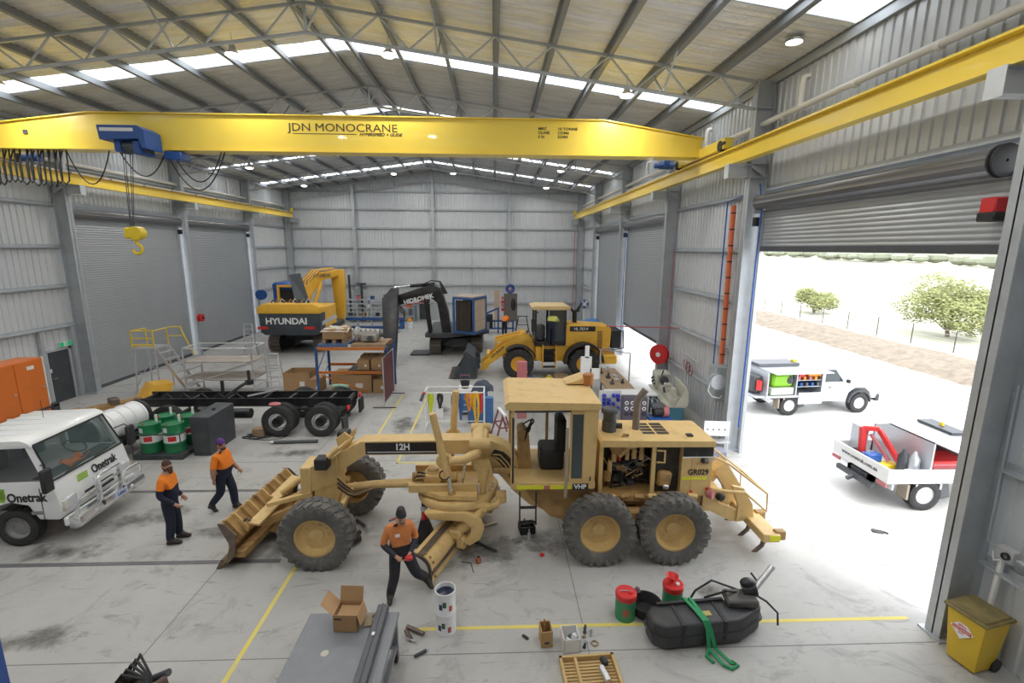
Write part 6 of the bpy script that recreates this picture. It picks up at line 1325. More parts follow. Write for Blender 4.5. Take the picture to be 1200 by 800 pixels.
# ================================================================ TOOL RACK WITH SLINGS
tr_ = thing('sling_rack', 'white tubular rack hung with slings, chains and coiled hoses', 'rack', (-1.35, 15.9, 0))
b = MB()
for x in (-1.0, 1.0):
    for y in (-.35, .35): b.cyl((x, y, 0), (x, y, 1.42), .022, n=8)
for y in (-.35, .35): b.tube([(-1.0, y, 1.42), (1.0, y, 1.42)], .022, 8)
for x in (-1.0, 1.0): b.tube([(x, -.35, 1.42), (x, .35, 1.42)], .022, 8); b.tube([(x, -.35, .15), (x, .35, .15)], .02, 8)
b.tube([(-1.0, .35, .15), (1.0, .35, .15)], .02, 8); b.build('frame', white_pl, tr_)
def hang(name, label, x, y, z, m_, ln, w, n=3, grp='slings and cords on the tubular rack', coil=False):
    o = thing(name, label, 'sling', (-1.35+x, 15.9+y, z), 0, grp)
    for k in range(n+2):
        ww = w*(.5+.2*k); L_ = ln*(1-.08*k)
        MB().tube([(0, .02*k, 0), (-ww, .02*k, -.2*L_), (-ww*1.1, .02*k, -.6*L_), (-ww*.4, .02*k-.02, -.96*L_), (ww*.3, .02*k, -L_), (ww, .02*k, -.75*L_), (ww*1.1, .02*k, -.3*L_), (0.005, .02*k, 0)], .03, 6).build('loop', m_, o)
lime_s = mat('lime_sling', (.55, .62, .03), .7); yel_c = mat('yellow_cord', (.80, .50, .03), .5); org_c = mat('orange_cord', (.75, .28, .02), .5)
hang('sling', 'fluorescent lime sling hanging at the end of the tubular rack', -.8, -.35, 1.4, lime_s, .75, .05, 4)
hang('sling', 'black sling beside the lime sling', -.48, -.35, 1.4, black, .55, .06, 3)
hang('chain_sling', 'first dark lifting chain on the tubular rack', .0, -.35, 1.4, dk_steel, 1.0, .06, 3)
hang('chain_sling', 'second dark lifting chain, with blue hooks', .22, -.35, 1.4, MATS['rack_blue'], .95, .05, 3)
hang('sling', 'orange cord bundle beside the long yellow cord', .5, -.35, 1.38, org_c, .6, .08, 4)
hang('extension_cord', 'long coiled yellow cord on the tubular rack', .75, -.36, 1.42, yel_c, 1.15, .1, 5)
hang('sling', 'red strap hanging between yellow cord and rack leg', .9, -.35, 1.4, red_p, .7, .03, 2)
tag(MB().at((-1.85, 15.52, .72)).box(-.13, .13, -.01, .01, -.16, .16).build('white_placard', white_pl), 'blank white card hanging on the tubular rack below the black sling', 'card').location = (0, 0, 0)
for k, x in enumerate((-1.08, -.95)): pass
gl = thing('grinder', 'grey hand grinder hooked on the end of the tubular rack', 'tool', (-2.37, 15.5, 1.4)); MB().cyl((0, 0, 0), (-.08, -.1, -.22), .05).build('grinder_body', dk_steel, gl); MB().cyl((-.02, .02, .02), (.06, .05, .02), .045).build('grinder_head', red_p, gl)
# tool cabinet with jacket behind
tcb = thing('tool_cart', 'white and blue workshop cart with bucket and jacket behind the sling rack', 'cart', (-.75, 17.6, 0))
MB().box(-.6, .55, -.35, .35, .12, 1.0, .02).build('cart_body', white_pl, tcb)
for z in (.2, .45, .7): MB().box(-.55, .5, -.36, -.345, z, z+.2).build('drawer', mat('drawer_blue', (.08, .2, .42), .5), tcb)
for x in (-.5, .45):
    for y in (-.3, .3): MB().cyl((x-.02, y, .06), (x+.02, y, .06), .06).build('caster', black, tcb)
bkt = thing('bucket', 'black bucket with red wire handle on the workshop cart', 'bucket', (-1.1, 17.55, 1.0)); MB().lathe([(.13, 0), (.18, .25), (.19, .26)], 18).build('bucket_body', black, bkt); MB().tube([(-.18, 0, .25), (-.17, 0, .5), (.17, 0, .5), (.18, 0, .25)], .012, 6).build('wire_handle', red_f, bkt)
jk = thing('work_jacket', 'dark blue jacket thrown over the workshop cart', 'jacket', (-.45, 17.55, 1.0)); b = MB(); b.grid(lambda u, v: (.42*(2*u-1), .36*(2*v-1), .26-.34*max(abs(2*u-1), abs(2*v-1))**3+.06*sin(u*9+v*4)*cos(v*8)), 16, 14); b.build('cloth', mat('denim_dark', (.06, .075, .11), .85, 0, .3, 6.), jk)
blu = tag(MB().at((-.45, 16.55, 0)).box(-.5, .42, -.12, .12, .0, .95, .02).box(-.46, .38, -.13, .1, .1, .85).build('tool_screen', mat('tool_panel_blue', (.06, .16, .38), .5)), 'blue steel tool panel standing behind the hanging yellow cord', 'panel')
# trestles
ts = thing('trestle', 'maroon steel trestle beside the cab side of the sling rack', 'trestle', (.25, 15.2, 0), .25)
mrn = mat('maroon_paint', (.20, .055, .06), .5)
for s in (-1, 1):
    for e in (-1, 1): MB().bar((s*.28, e*.35, 0), (s*.04, e*.3, .85), .05, .05).build('leg', mrn, ts)
    MB().bar((s*.16, -.33, .42), (s*.16, .33, .42), .04, .04).build('stretcher', mrn, ts)
for e in (-1, 1): MB().bar((-.17, e*.33, .42), (.17, e*.33, .42), .04, .04).build('tie', mrn, ts)
MB().box(-.05, .05, -.4, .4, .83, .89).build('top_bar', white_pl, ts)
# ================================================================ RIGHT-HAND BENCHES, LATHE
wb_ = thing('work_bench', 'long white-topped work bench with yellow timber edge by the part-open door', 'bench', (4.9, 18.3, 0))
MB().box(-.7, 1.15, -1.5, -.75, .86, .92).build('front_top', white_pl, wb_); MB().box(-.55, .55, -.75, 2.6, .84, .9).build('long_top', timber, wb_)
for x, y in ((-.65, -1.45), (1.1, -1.45), (-.5, 2.5), (.5, 2.5), (-.5, .6), (.5, .6), (1.1, -.8)): MB().box(x-.03, x+.03, y-.03, y+.03, 0, .86).build('leg', dk_steel, wb_)
b = MB(); b.tube([(-.9, -.9, .0), (-.9, -.9, 2.45), (.62, .4, 2.0), (.62, .4, 0)], .03, 8); hr_ = b.build('hand_rail', alu, None)
tag(hr_, 'bent aluminium tube hand rail standing beside the white work bench', 'rail'); hr_.location = (4.95, 18.6, 0)
for k, (x, y, s, m_) in enumerate(((-.2, 0, .16, dk_steel), (.1, .5, .2, alu), (.25, .15, .13, black), (-.15, .9, .18, char), (.2, 1.2, .15, alu), (-.3, 1.7, .2, dk_steel), (.1, 2.1, .16, alu))):
    q = thing('machine_part', ('dark steel vise', 'alloy housing', 'small black clamp', 'charcoal block', 'alloy flange', 'dark bracket', 'alloy tube fitting')[k]+' among the clutter on the long bench', 'part', (4.9+x, 18.3+y, .9))
    MB().box(-s/2, s/2, -s/2, s/2, 0, s*.6, .02).build('part_body', m_, q); MB().cyl((0, 0, s*.5), (.02, 0, s*1.3), s*.25).build('part_stem', m_, q)
bb_ = thing('parts_bin_rack', 'blue small-parts bins on a white panel at the bench front', 'bin rack', (4.2, 16.72, 0))
MB().box(-.35, .45, -.02, .02, 0, 1.12).build('back_panel', white_pl, bb_)
pbl = mat('bin_blue', (.02, .04, .45), .4); pbin = None
for r in range(4):
    for c in range(4):
        if (r+c) % 5 == 4: continue
        MB().prism([(-.14, 0), (0, 0), (0, .1), (-.08, .1), (-.14, .05)], -.25+c*.17, -.13+c*.17, 'yz').build('bin', pbl, bb_).location = (0, -.02, .42+r*.16)
dp_ = thing('bit_cabinet', 'dark purple-grey cabinet with rows of round white-ringed drawers', 'cabinet', (4.85, 15.75, 0), -.05)
MB().box(-.42, .42, -.18, .18, .0, 1.2, .01).build('cabinet_body', mat('purple_grey', (.09, .075, .11), .5), dp_)
for r in range(3):
    for c in range(4): MB().lathe([(.04, 0), (.065, 0), (.065, -.03), (.04, -.03)], 14, (-.3+c*.2, -.18, .62+r*.2), 'y').build('ring', white_pl if r else black, dp_)
pc = thing('pressure_cleaner', 'pressure cleaner with red drum end on the floor by the bit cabinet', 'machine', (5.68, 15.6, 0), .1)
MB().cyl((-.2, 0, .7), (.15, 0, .7), .16, n=18).build('motor', black, pc); MB().cyl((.12, 0, .7), (.3, 0, .7), .2, n=20).build('drum_end', red_f, pc); MB().box(-.4, .4, -.25, .25, .45, .52).build('deck', blue_p, pc)
for x in (-.35, .35):
    for y in (-.2, .2): MB().box(x-.02, x+.02, y-.02, y+.02, 0, .46).build('leg', dk_steel, pc)
MB().box(-.3, .2, -.1, .2, .82, .98, .04).build('pump', dk_steel, pc)
bn = thing('loading_frame', 'small white tubular frame beside the lathe base', 'frame', (5.72, 16.75, 0))
for x in (-.2, .0, .2): MB().tube([(x, -.3, 0), (x, -.3, .8), (x, .25, .8), (x, .25, 0)], .02, 8).build('hoop', white_pl, bn)
la = thing('lathe', 'putty and teal metalworking lathe with open splash guard', 'lathe', (6.55, 17.3, 0), -.12)
MB().box(-.3, .32, -1.3, -.85, 0, .72, .02).build('tail_pedestal', teal, la); MB().box(-.3, .32, .7, 1.4, 0, .72, .02).build('head_pedestal', teal, la); MB().box(-.28, .25, -.86, .72, .1, .6, .02).build('plinth', teal, la); MB().box(-.38, .4, -1.35, 1.45, .7, .76).build('chip_tray', olive, la)
b = MB(); b.box(-.18, .18, -1.25, .75, .76, .98, .02); b.box(-.14, -.08, -1.25, .75, .98, 1.03); b.box(.08, .14, -1.25, .75, .98, 1.03); b.build('bed', olive, la)
MB().box(-.3, .3, .6, 1.35, .8, 1.42, .05).build('headstock', olive, la); MB().cyl((0, .62, 1.2), (0, .42, 1.2), .16, n=20).build('chuck', dk_steel, la)
b = MB(); b.box(-.22, .2, -.35, .0, .98, 1.1, .02); b.box(-.14, .1, -.28, -.06, 1.1, 1.26, .02); b.build('carriage', olive, la)
b = MB(); b.prism([(-.12, .98), (.12, .98), (.08, 1.3), (-.08, 1.3)], -1.1, -.8); b.cyl((0, -.8, 1.2), (0, -.65, 1.2), .05); b.build('tailstock', olive, la)
for k in range(5): MB().cyl((-.3, .7+.12*k, 1.0+.1*(k % 3)), (-.36, .7+.12*k, 1.0+.1*(k % 3)), .035).build('control_knob', black, la)
b = MB(); b.prism([(-1.35, .8), (.55, .8), (.55, 1.35), (-1.0, 1.35), (-1.35, 1.1)], .4, .44, 'yz'); b.build('splash_guard', mat('putty_cream', (.60, .58, .50), .5), la)
b = MB(); b.prism([(.0, .76), (.42, .76), (.42, 1.3), (.3, 1.3)], -1.37, -1.33); b.build('guard_end', MATS['putty_cream'], la)
MB().cyl((-.1, .5, 1.4), (-.1, .3, 1.62), .025).build('lamp_arm', black, la)
for k in range(6): MB().cyl((-.2+.06*k, -.5+.2*k, 1.0), (-.24+.06*k, -.5+.2*k, 1.2), .04).build('handle', alu if k % 2 else dk_steel, la)
# ================================================================ SERVICES ON THE DOOR-SIDE WALL
rr = thing('hose_reel', 'red round fire hose reel on the wall behind the lathe', 'hose reel', (7.12, 19.95, 1.75), .7)
MB().lathe([(.001, -.1), (.42, -.1), (.42, -.07), (.3, -.06), (.3, .06), (.42, .07), (.42, .1), (.001, .1)], 28, axis='x').build('reel_disc', red_p, rr); MB().cyl((-.13, 0, 0), (-.09, 0, 0), .1, n=16).build('hub', white_pl, rr); MB().box(.05, .3, -.05, .05, -.06, .06).build('bracket', galv, rr)
rr2 = thing('fire_hose_reel', 'small red fire hose reel on the column between the closed roller doors', 'hose reel', (-16.72, 27.75, 2.2)); MB().lathe([(.001, -.1), (.22, -.1), (.22, -.06), (.15, -.05), (.15, .05), (.22, .06), (.22, .1), (.001, .1)], 22, axis='x').build('reel_disc', red_p, rr2); MB().box(-.24, -.05, -.05, .05, -.05, .05).build('bracket', galv, rr2); MB().cyl((.1, 0, 0), (.14, 0, 0), .07).build('hub', black, rr2)
ov = mat('orange_duct', (.72, .16, .06), .5, 0, .1, 5.)
ods = thing('orange_conduit', 'orange vertical cable duct with tie bands on the wall by the big door', 'conduit', (7.5, 15.15, 0)); MB().cyl((0, 0, 2.5), (0, .12, 7.55), .075, n=12).build('duct', ov, ods)
for k in range(10): MB().cyl((0, .012*k, 2.8+.5*k), (0, .012*k, 2.84+.5*k), .08, n=12).build('tie_band', black, ods)
ec = thing('switch_cabinet', 'grey electrical cabinet with hose reel beneath the orange duct', 'cabinet', (7.42, 15.1, 0)); MB().box(-.2, .2, -.3, .3, 1.3, 2.45).build('enclosure', mat('cabinet_grey', (.40, .44, .45), .5), ec, bev=.015); MB().box(-.215, -.2, -.27, .27, 1.35, 2.4).build('door', MATS['cabinet_grey'], ec)
MB().box(-.24, -.215, -.22, -.18, 1.8, 1.95).build('latch', black, ec)
for y in (-.2, .0, .2): MB().cyl((.1, y, 0), (.1, y, 1.3), .03, n=8).build('conduit', galv, ec)
ar = thing('air_hose_reel', 'pale grey spring hose reel with clear looped hose by the big door column', 'hose reel', (7.05, 14.4, 2.1)); MB().lathe([(.001, -.1), (.24, -.1), (.24, -.06), (.16, -.05), (.16, .05), (.24, .06), (.24, .1), (.001, .1)], 24, axis='y').build('reel', mat('reel_grey', (.50, .53, .57), .4), ar)
b = MB(); b.tube([(-.28, -.12, .0), (-.34, -.14, -.25), (-.2, -.16, -.45), (.05, -.16, -.5), (.12, -.14, -.42)], .02, 6); b.build('hose', MATS['reel_grey'], ar); MB().box(.05, .4, .05, .12, -.06, .06).build('bracket', galv, ar)
bl = mat('air_line_blue', (.03, .10, .42), .4)
for lab, pts in (('blue air line running up the wall beside the orange duct', [(7.52, 15.75, 1.3), (7.52, 15.75, 7.7), (7.52, 14.2, 7.85)]), ('blue air line down the jamb of the big open door', [(7.42, 13.55, .9), (7.42, 13.5, 7.4), (7.42, 13.7, 8.0)]), ('blue air line on the column of the part-open door', [(7.4, 27.35, 1.0), (7.4, 27.35, 7.2)])):
    pipe('air_line', lab, pts, .022, bl, 'air line')
pipe('fire_pipe', 'thin red pipe running up the wall corner behind the lathe', [(7.55, 20.2, 1.2), (7.55, 20.2, 6.2)], .02, red_f)
pipe('fire_pipe', 'red pipe in the rear wall corner by the runway beam end', [(6.9, 41.7, .5), (6.9, 41.7, 7.7)], .03, red_f)
pipe('red_boom', 'thin red horizontal bar reaching from the lathe wall to the bench rail', [(4.6, 19.2, 3.1), (7.55, 19.0, 3.05)], .025, red_f, 'bar')
for y, zz in ((18.6, 2.3), (17.9, 2.2)): pass
hk_ = thing('wall_hoses', 'red hoses looped on the wall above the lathe guard', 'hose', (7.55, 17.6, 1.75))
for k in range(3): MB().torus((-.02, .5-.25*k, -.05*k), .2, .018, 'x', 18, 6).build('loop', red_f if k != 1 else black, hk_)
MB().cyl((-.05, -.8, .35), (-.05, .8, .42), .025).build('rail', galv, hk_)
mp_ = thing('notice_bench', 'white perforated panel on a grey stand behind the ripper', 'stand', (6.65, 13.4, 0), -.1)
MB().box(-.35, .4, -.02, .02, .7, 1.15).build('panel', white_pl, mp_)
for k in range(4): MB().cyl((-.25+.17*k, -.03, .9), (-.25+.17*k, -.02, .9), .025, n=8).build('hole', dk_steel, mp_)
for x in (-.33, .38): MB().bar((x, 0, 0), (x, 0, .72), .03, .03).build('leg', alu, mp_)
MB().box(-.3, .2, -.5, -.1, .0, .4, .02).build('base_box', mat('slate_box', (.2, .21, .27), .5), mp_); MB().box(-.35, .4, -.12, .1, .5, .56).build('shelf', alu, mp_)
# ================================================================ REAR OF THE SHED
bf = thing('safety_barrier', 'long blue steel frame with grey hand rails near the rear wall', 'frame', (-9.6, 35.6, 0))
for z in (.35, 1.0): MB().box(-2.6, 2.6, -.12, .12, z-.1, z+.1).build('beam', blue_r, bf)
for k in range(6): MB().box(-2.5+k*1.0-.04, -2.5+k*1.0+.04, -.1, .1, 0, 2.1).build('post', galv, bf)
for z in (1.5, 2.1): MB().cyl((-2.6, 0, z), (2.6, 0, z), .035, n=8).build('rail', galv, bf)
bs = thing('storage_shelf', 'grey shelving with assorted parts against the rear wall', 'shelf', (-9.6, 40.6, 0))
for z in (.5, 1.2, 1.9): MB().box(-2.8, 2.8, -.35, .35, z-.03, z+.03).build('shelf_plate', galv, bs)
for x in (-2.8, -1.0, .9, 2.8):
    for y in (-.33, .33): MB().box(x-.03, x+.03, y-.03, y+.03, 0, 2.0).build('upright', galv, bs)
rnd = random.Random(11)
kinds = (('dark metal bin', char), ('grey steel toolbox', galv), ('faded red crate', red_f), ('brown carton', card), ('white plastic tub', white_pl), ('blue parts bin', blue_r), ('black rubber bin', black), ('olive case', olive), ('rusty steel box', steel_worn), ('green canister', green_p), ('yellow case', yel_s), ('aluminium box', alu), ('plywood box', ply), ('orange crate', or_cab))
for k in range(14):
    x = -2.5+.38*k; sh = k % 3; nm, m_ = kinds[k]; w = .24+.08*rnd.random(); h = .2+.2*rnd.random()
    q = thing('shelf_bin', '%s on the %s shelf of the rear wall shelving' % (nm, ('bottom', 'middle', 'top')[sh]), 'bin', (-9.6+x, 40.6, .535+.7*sh), 0, 'parts on the rear shelving')
    MB().prism([(-w/2, 0), (w/2, 0), (w/2*1.1, h), (-w/2*1.1, h)], -.2, .2).build('bin_body', m_, q); MB().box(-w/2*1.12, w/2*1.12, -.22, .22, h-.03, h).build('rim', m_, q)
for x, z0, z1, nm in ((-12.3, .0, 3.9, 'dark steel bar leaning upright on the rear wall'), (-11.3, .0, 3.1, 'dark steel T-bar standing at the rear wall column')):
    q = thing('steel_bar', nm, 'bar', (x, 41.45, 0)); MB().box(-.09, .09, -.05, .05, z0, z1).build('shank', char, q)
    if x > -12: MB().box(-.4, .4, -.06, .06, z1-.05, z1+.12).build('cross_piece', char, q)
tg = thing('steel_cabinet', 'grey steel cabinet beside the dark rear door', 'cabinet', (-7.0, 41.3, 0)); MB().box(-.3, .3, -.3, .3, 0, 1.3).build('cabinet_body', mat('blue_grey_cab', (.20, .24, .30), .5), tg); MB().box(-.28, .28, -.315, -.3, .05, 1.25).build('cabinet_door', MATS['blue_grey_cab'], tg)
tg = thing('oil_pail', 'white pail with orange lid on the floor near the rear wall', 'pail', (-6.55, 37.2, 0)); MB().lathe([(.001, 0), (.22, 0), (.26, .55), (.001, .55)], 16).build('pail_body', white_pl, tg); MB().lathe([(.001, .56), (.2, .6), (.12, .85), (.001, .85)], 16).build('funnel', org_c, tg)
tg = thing('waste_drum', 'blue open drum beside the white pail at the rear', 'drum', (-7.25, 37.2, 0)); MB().lathe([(.001, 0), (.28, 0), (.29, .3), (.28, .32), (.29, .8), (.27, .8), (.26, .1)], 18).build('drum_body', blue_r, tg); MB().torus((0, 0, .8), .285, .02, 'z').build('rim', blue_r, tg)
# blue stand, tool board, fan by rear wall (right)
sd_ = thing('steel_stand', 'blue steel stand beside the plywood crate', 'stand', (.1, 35.2, 0))
for x in (-1.2, .2, 1.3): MB().box(x-.06, x+.06, -.06, .06, 0, 1.9 if x < 1 else .9).build('post', blue_r, sd_)
for z in (.35, .9): MB().box(-1.3, 1.4, -.05, .05, z-.06, z+.06).build('beam', blue_r, sd_)
MB().bar((-1.3, 0, 1.2), (.2, 0, 1.85), .1, .12).build('brace', blue_r, sd_); MB().box(-.9, -.2, -.3, .2, .4, 1.4, .05).build('black_motor', black, sd_)
tb = thing('tool_board', 'upright board with red tools and hanging hoses near the rear wall', 'board', (.9, 37.2, 0))
MB().box(-.9, -.45, -.05, .05, .6, 3.0).build('plywood', ply, tb); MB().box(-.1, .9, -.05, .05, .6, 2.75).build('panel', mat('brown_panel', (.16, .14, .12), .6), tb)
for k in range(4): MB().box(-.35, -.12, -.1, .05, 1.4+.3*k, 1.62+.3*k, .02).build('red_tool', red_f if k % 2 else red_p, tb)
for x in (-.85, -.1, .85): MB().box(x-.04, x+.04, .0, .1, 0, 2.7).build('leg', dk_steel, tb)
MB().ell((.6, -.08, 1.9), (.2, .1, .5)).build('hanging_hose', black, tb)
hl_ = thing('coil_of_hose', 'blue and red coiled hose on top of the tool board', 'hose', (1.25, 37.2, 2.75))
for k in range(3): MB().torus((0, -.1+.1*k, .38), .28-.04*k, .09, 'y', 18, 8).build('coil', (blue_p, red_f, mat('violet_hose', (.15, .08, .3), .5))[k], hl_)
tz = thing('trestle', 'black folding trestle standing on the floor at the rear wall', 'trestle', (2.15, 36.2, 0))
for s in (-1, 1):
    for e in (-1, 1): MB().bar((s*.5, e*.3, 0), (s*.3, e*.05, 1.1), .05, .05).build('leg', black, tz)
    MB().bar((s*.42, -.2, .4), (s*.42, .2, .4), .04, .04).build('tie', black, tz)
MB().box(-.45, .45, -.05, .05, 1.08, 1.14).build('top_bar', dk_steel, tz); MB().bar((-.42, 0, .45), (.42, 0, .45), .04, .04).build('stretcher', black, tz)
fn_ = thing('workshop_fan', 'blue fan on a pale stand behind the wheel loader', 'fan', (6.3, 33.2, 0))
MB().cyl((0, 0, 0), (0, 0, 2.1), .06).build('stand', white_pl, fn_); MB().lathe([(.3, -.1), (.34, 0), (.3, .1)], 22, (0, 0, 2.4), 'y').build('cage', blue_p, fn_); MB().cyl((0, -.12, 2.4), (0, .12, 2.4), .12).build('motor', white_pl, fn_); MB().box(-.3, .3, -.3, .3, 0, .06).build('base', dk_steel, fn_)
for k in range(4): a = k*pi/2; MB().cb((.17*cos(a), 0, 2.4+.17*sin(a)), (.26, .02, .12), (.4, -a, 0)).build('blade', blue_p, fn_)
bt = thing('blue_tarp', 'bright blue tarpaulin over a pallet behind the wheel loader', 'tarp', (5.3, 26.9, 0))
b = MB(); b.grid(lambda u, v: (1.3*(2*u-1)*(1+.05*sin(9*v)), .7*(2*v-1), 2.2-1.3*max(abs(2*u-1), abs(2*v-1))**5+.08*sin(u*7)*cos(v*5)), 16, 12); b.build('sheet', mat('tarp_blue', (.05, .22, .5), .5), bt); MB().box(-1.1, 1.1, -.55, .55, 0, 1.9).build('covered_load', card, bt)
mw = thing('white_bracket', 'white steel bracket plate hanging by the bench rail', 'bracket', (3.35, 16.9, 0)); MB().box(-.2, .2, -.03, .03, 1.55, 2.35).build('plate', white_pl, mw); MB().box(-.05, .1, -.03, .03, 2.3, 2.75).build('stem', white_pl, mw); MB().box(.15, .5, -.03, .03, 1.5, 1.9).build('foot_plate', white_pl, mw); MB().cyl((0, .05, 0), (0, .05, 2.4), .03).build('stand', alu, mw)
pk = thing('red_post', 'faded red post standing behind the grader cab', 'post', (1.02, 17.0, 0)); MB().box(-.18, .18, -.1, .1, 0, 2.15, .01).build('post_body', red_f, pk)
for z in (.6, 1.2, 1.75): MB().box(-.2, .2, -.115, -.1, z, z+.06).build('band', red_f, pk)

# small things on the floor in front of the loader
jc = thing('jerry_can', 'yellow jerry can on the floor between the loader wheels', 'can', (2.55, 21.4, 0)); MB().box(-.16, .16, -.1, .1, 0, .36, .03).build('can_body', yel_s, jc); MB().tube([(-.1, 0, .35), (-.08, 0, .43), (.06, 0, .43), (.08, 0, .35)], .02, 6).build('can_handle', yel_s, jc)
jg = thing('blue_jug', 'small blue jug on the floor beside the yellow jerry can', 'jug', (1.75, 21.5, 0)); MB().lathe([(.001, 0), (.12, 0), (.12, .3), (.05, .38), (.05, .42), (.001, .42)], 14).build('jug_body', blue_p, jg); MB().tube([(.1, 0, .12), (.18, 0, .2), (.1, 0, .32)], .018, 6).build('jug_handle', blue_p, jg)
wx = thing('wooden_crate', 'small wooden crate on the floor beside the yellow jerry can', 'crate', (3.1, 21.4, 0))
for z in (.02, .18, .34):
    for s_y in (-.25, .25): MB().box(-.28, .28, s_y-.012, s_y+.012, z, z+.12).build('slat', timber, wx)
    for s_x in (-.28, .28): MB().box(s_x-.012, s_x+.012, -.25, .25, z, z+.12).build('slat', timber, wx)
MB().box(-.28, .28, -.25, .25, 0, .02).build('base', timber, wx)
# ================================================================ FOREGROUND
bench_m = mat('bench_grey', (.215, .225, .25), .5, .2, .08, 3., dirt=(.30, .30, .31), dscale=4., damt=.35)
bh = thing('steel_bench', 'grey steel work bench on wheels holding an open cardboard box', 'bench', (-2.1, 5.3, 0))
MB().box(-.66, .66, -1.2, 1.1, .74, .8, .01).build('bench_top', bench_m, bh)
for x in (-.6, .6):
    for y in (-1.12, 1.02): MB().box(x-.04, x+.04, y-.04, y+.04, .12, .75).build('leg', bench_m, bh); 
    MB().box(x-.03, x+.03, -1.1, 1.0, .25, .33).build('side_rail', bench_m, bh); MB().bar((x, -.9, .32), (x, .2, .74), .05, .05).build('brace', bench_m, bh)
for y in (-1.1, 1.0): MB().box(-.6, .6, y-.03, y+.03, .25, .33).build('end_rail', bench_m, bh)
for x in (-.6, .6):
    for y in (-1.1, 1.02):
        c = MB().cyl((x-.03, y, .08), (x+.03, y, .08), .08, n=18).build('caster', black, bh); MB().box(x-.04, x+.04, y-.03, y+.03, .08, .16).build('fork', red_f if x > 0 else galv, c)
tag(MB().at((-1.68, 5.5, .8)).box(-.08, .08, -.95, .95, 0, .1, .012).box(-.02, .0, -.95, .95, .08, .115).build('straight_edge', mat('dark_slate', (.10, .105, .12), .5, .2)), 'long dark steel straight edge lying along the steel bench', 'tool')
tag(MB().at((-1.69, 5.85, .916)).box(-.02, .02, -.03, .03, 0, .006).build('paper_tag', white_pl), 'small white tag stuck on the dark steel straight edge', 'tag')
tag(MB().at((-2.3, 5.66, .801)).lathe([(.001, .002), (.05, .001), (.055, 0)], 9).build('spill_mark', mat('dry_spill', (.52, .49, .42), .8)), 'pale dried spill in the middle of the steel bench', 'spill')
tag(MB().at((-1.86, 6.2, .8)).cb((0, 0, .012), (.12, .2, .024), (0, 0, .2)).cb((.02, .1, .015), (.14, .05, .02), (0, 0, .8)).build('rag', mat('dirty_rag', (.30, .24, .16), .9)), 'crumpled brown rag on the bench beside the straight edge', 'rag')
cx_ = thing('open_box', 'open cardboard box standing on the grey steel bench', 'box', (-2.12, 6.17, .8), -.06)
w, d, h, t = .34, .3, .27, .008
b = MB(); b.box(-w/2, w/2, -d/2, d/2, 0, t); b.box(-w/2, -w/2+t, -d/2, d/2, 0, h); b.box(w/2-t, w/2, -d/2, d/2, 0, h); b.box(-w/2, w/2, -d/2, -d/2+t, 0, h); b.box(-w/2, w/2, d/2-t, d/2, 0, h); b.build('box_body', card, cx_)
b = MB(); b.bar((0, d/2-.004, h-.002), (0, d/2+.06, h+.2), w, t, (0, 1, 0)); b.build('back_flap', card, cx_)
b = MB(); b._add([(-w/2, -d/2, h), (-w/2, d/2, h), (-w/2-.16, d/2, h+.16), (-w/2-.16, -d/2, h+.16), (-w/2-.006, -d/2, h), (-w/2-.006, d/2, h), (-w/2-.166, d/2, h+.165), (-w/2-.166, -d/2, h+.165)], [(0, 1, 2, 3), (7, 6, 5, 4), (0, 4, 5, 1), (1, 5, 6, 2), (2, 6, 7, 3), (3, 7, 4, 0)]); b.build('left_flap', card, cx_)
b = MB(); b._add([(w/2, -d/2, h), (w/2, d/2, h), (w/2+.05, d/2, h-.17), (w/2+.05, -d/2, h-.17), (w/2+.006, -d/2, h), (w/2+.006, d/2, h), (w/2+.056, d/2, h-.17), (w/2+.056, -d/2, h-.17)], [(0, 1, 2, 3), (7, 6, 5, 4), (0, 4, 5, 1), (1, 5, 6, 2), (2, 6, 7, 3), (3, 7, 4, 0)]); b.build('right_flap', card, cx_)
MB().box(-w/2+.03, w/2-.03, -d/2+.02, d/2-.02, .2, .21).build('inner_flap', card, cx_)
MB().box(-w/2+.02, -w/2+.12, -d/2-.002, -d/2, .19, .22).build('print', mat('box_print', (.10, .06, .04), .8), cx_)
# paint tins
def tin(label, z, inside):
    p = thing('paint_tin', label, 'tin', (-.8, 6.92, z), .4*z, 'stacked white paint tins')
    b = MB(); b.lathe([(.001, 0), (.165, 0), (.168, .01), (.165, .02), (.165, .36), (.172, .375), (.165, .385), (.155, .38), (.155, .03), (.001, .03)], 28); b.build('tin_body', white_p, p)
    MB().lathe([(.001, .3), (.154, .3)], 24).build('paint', inside, p)
    for k, (a, zz, m_) in enumerate(((-1.9, .2, 'g'), (-1.3, .12, 'r'), (-2.3, .15, 'n'))):
        mm = {'g': mat('splash_green', (.03, .12, .08), .5), 'r': mat('splash_red', (.5, .1, .08), .5), 'n': mat('splash_navy', (.04, .04, .10), .5)}[m_]
        q = MB(); q.lathe([(.1665, zz-.05), (.168, zz), (.1665, zz+.05)], 4, arc=.35); q.build('splash', mm, p).rotation_euler = (0, 0, a)
    return p
tin('lower white paint tin of the stack, with printed splashes', 0, black)
tin('upper white paint tin of the stack with dark blue paint inside', .386, mat('blue_black_paint', (.01, .02, .05), .15))
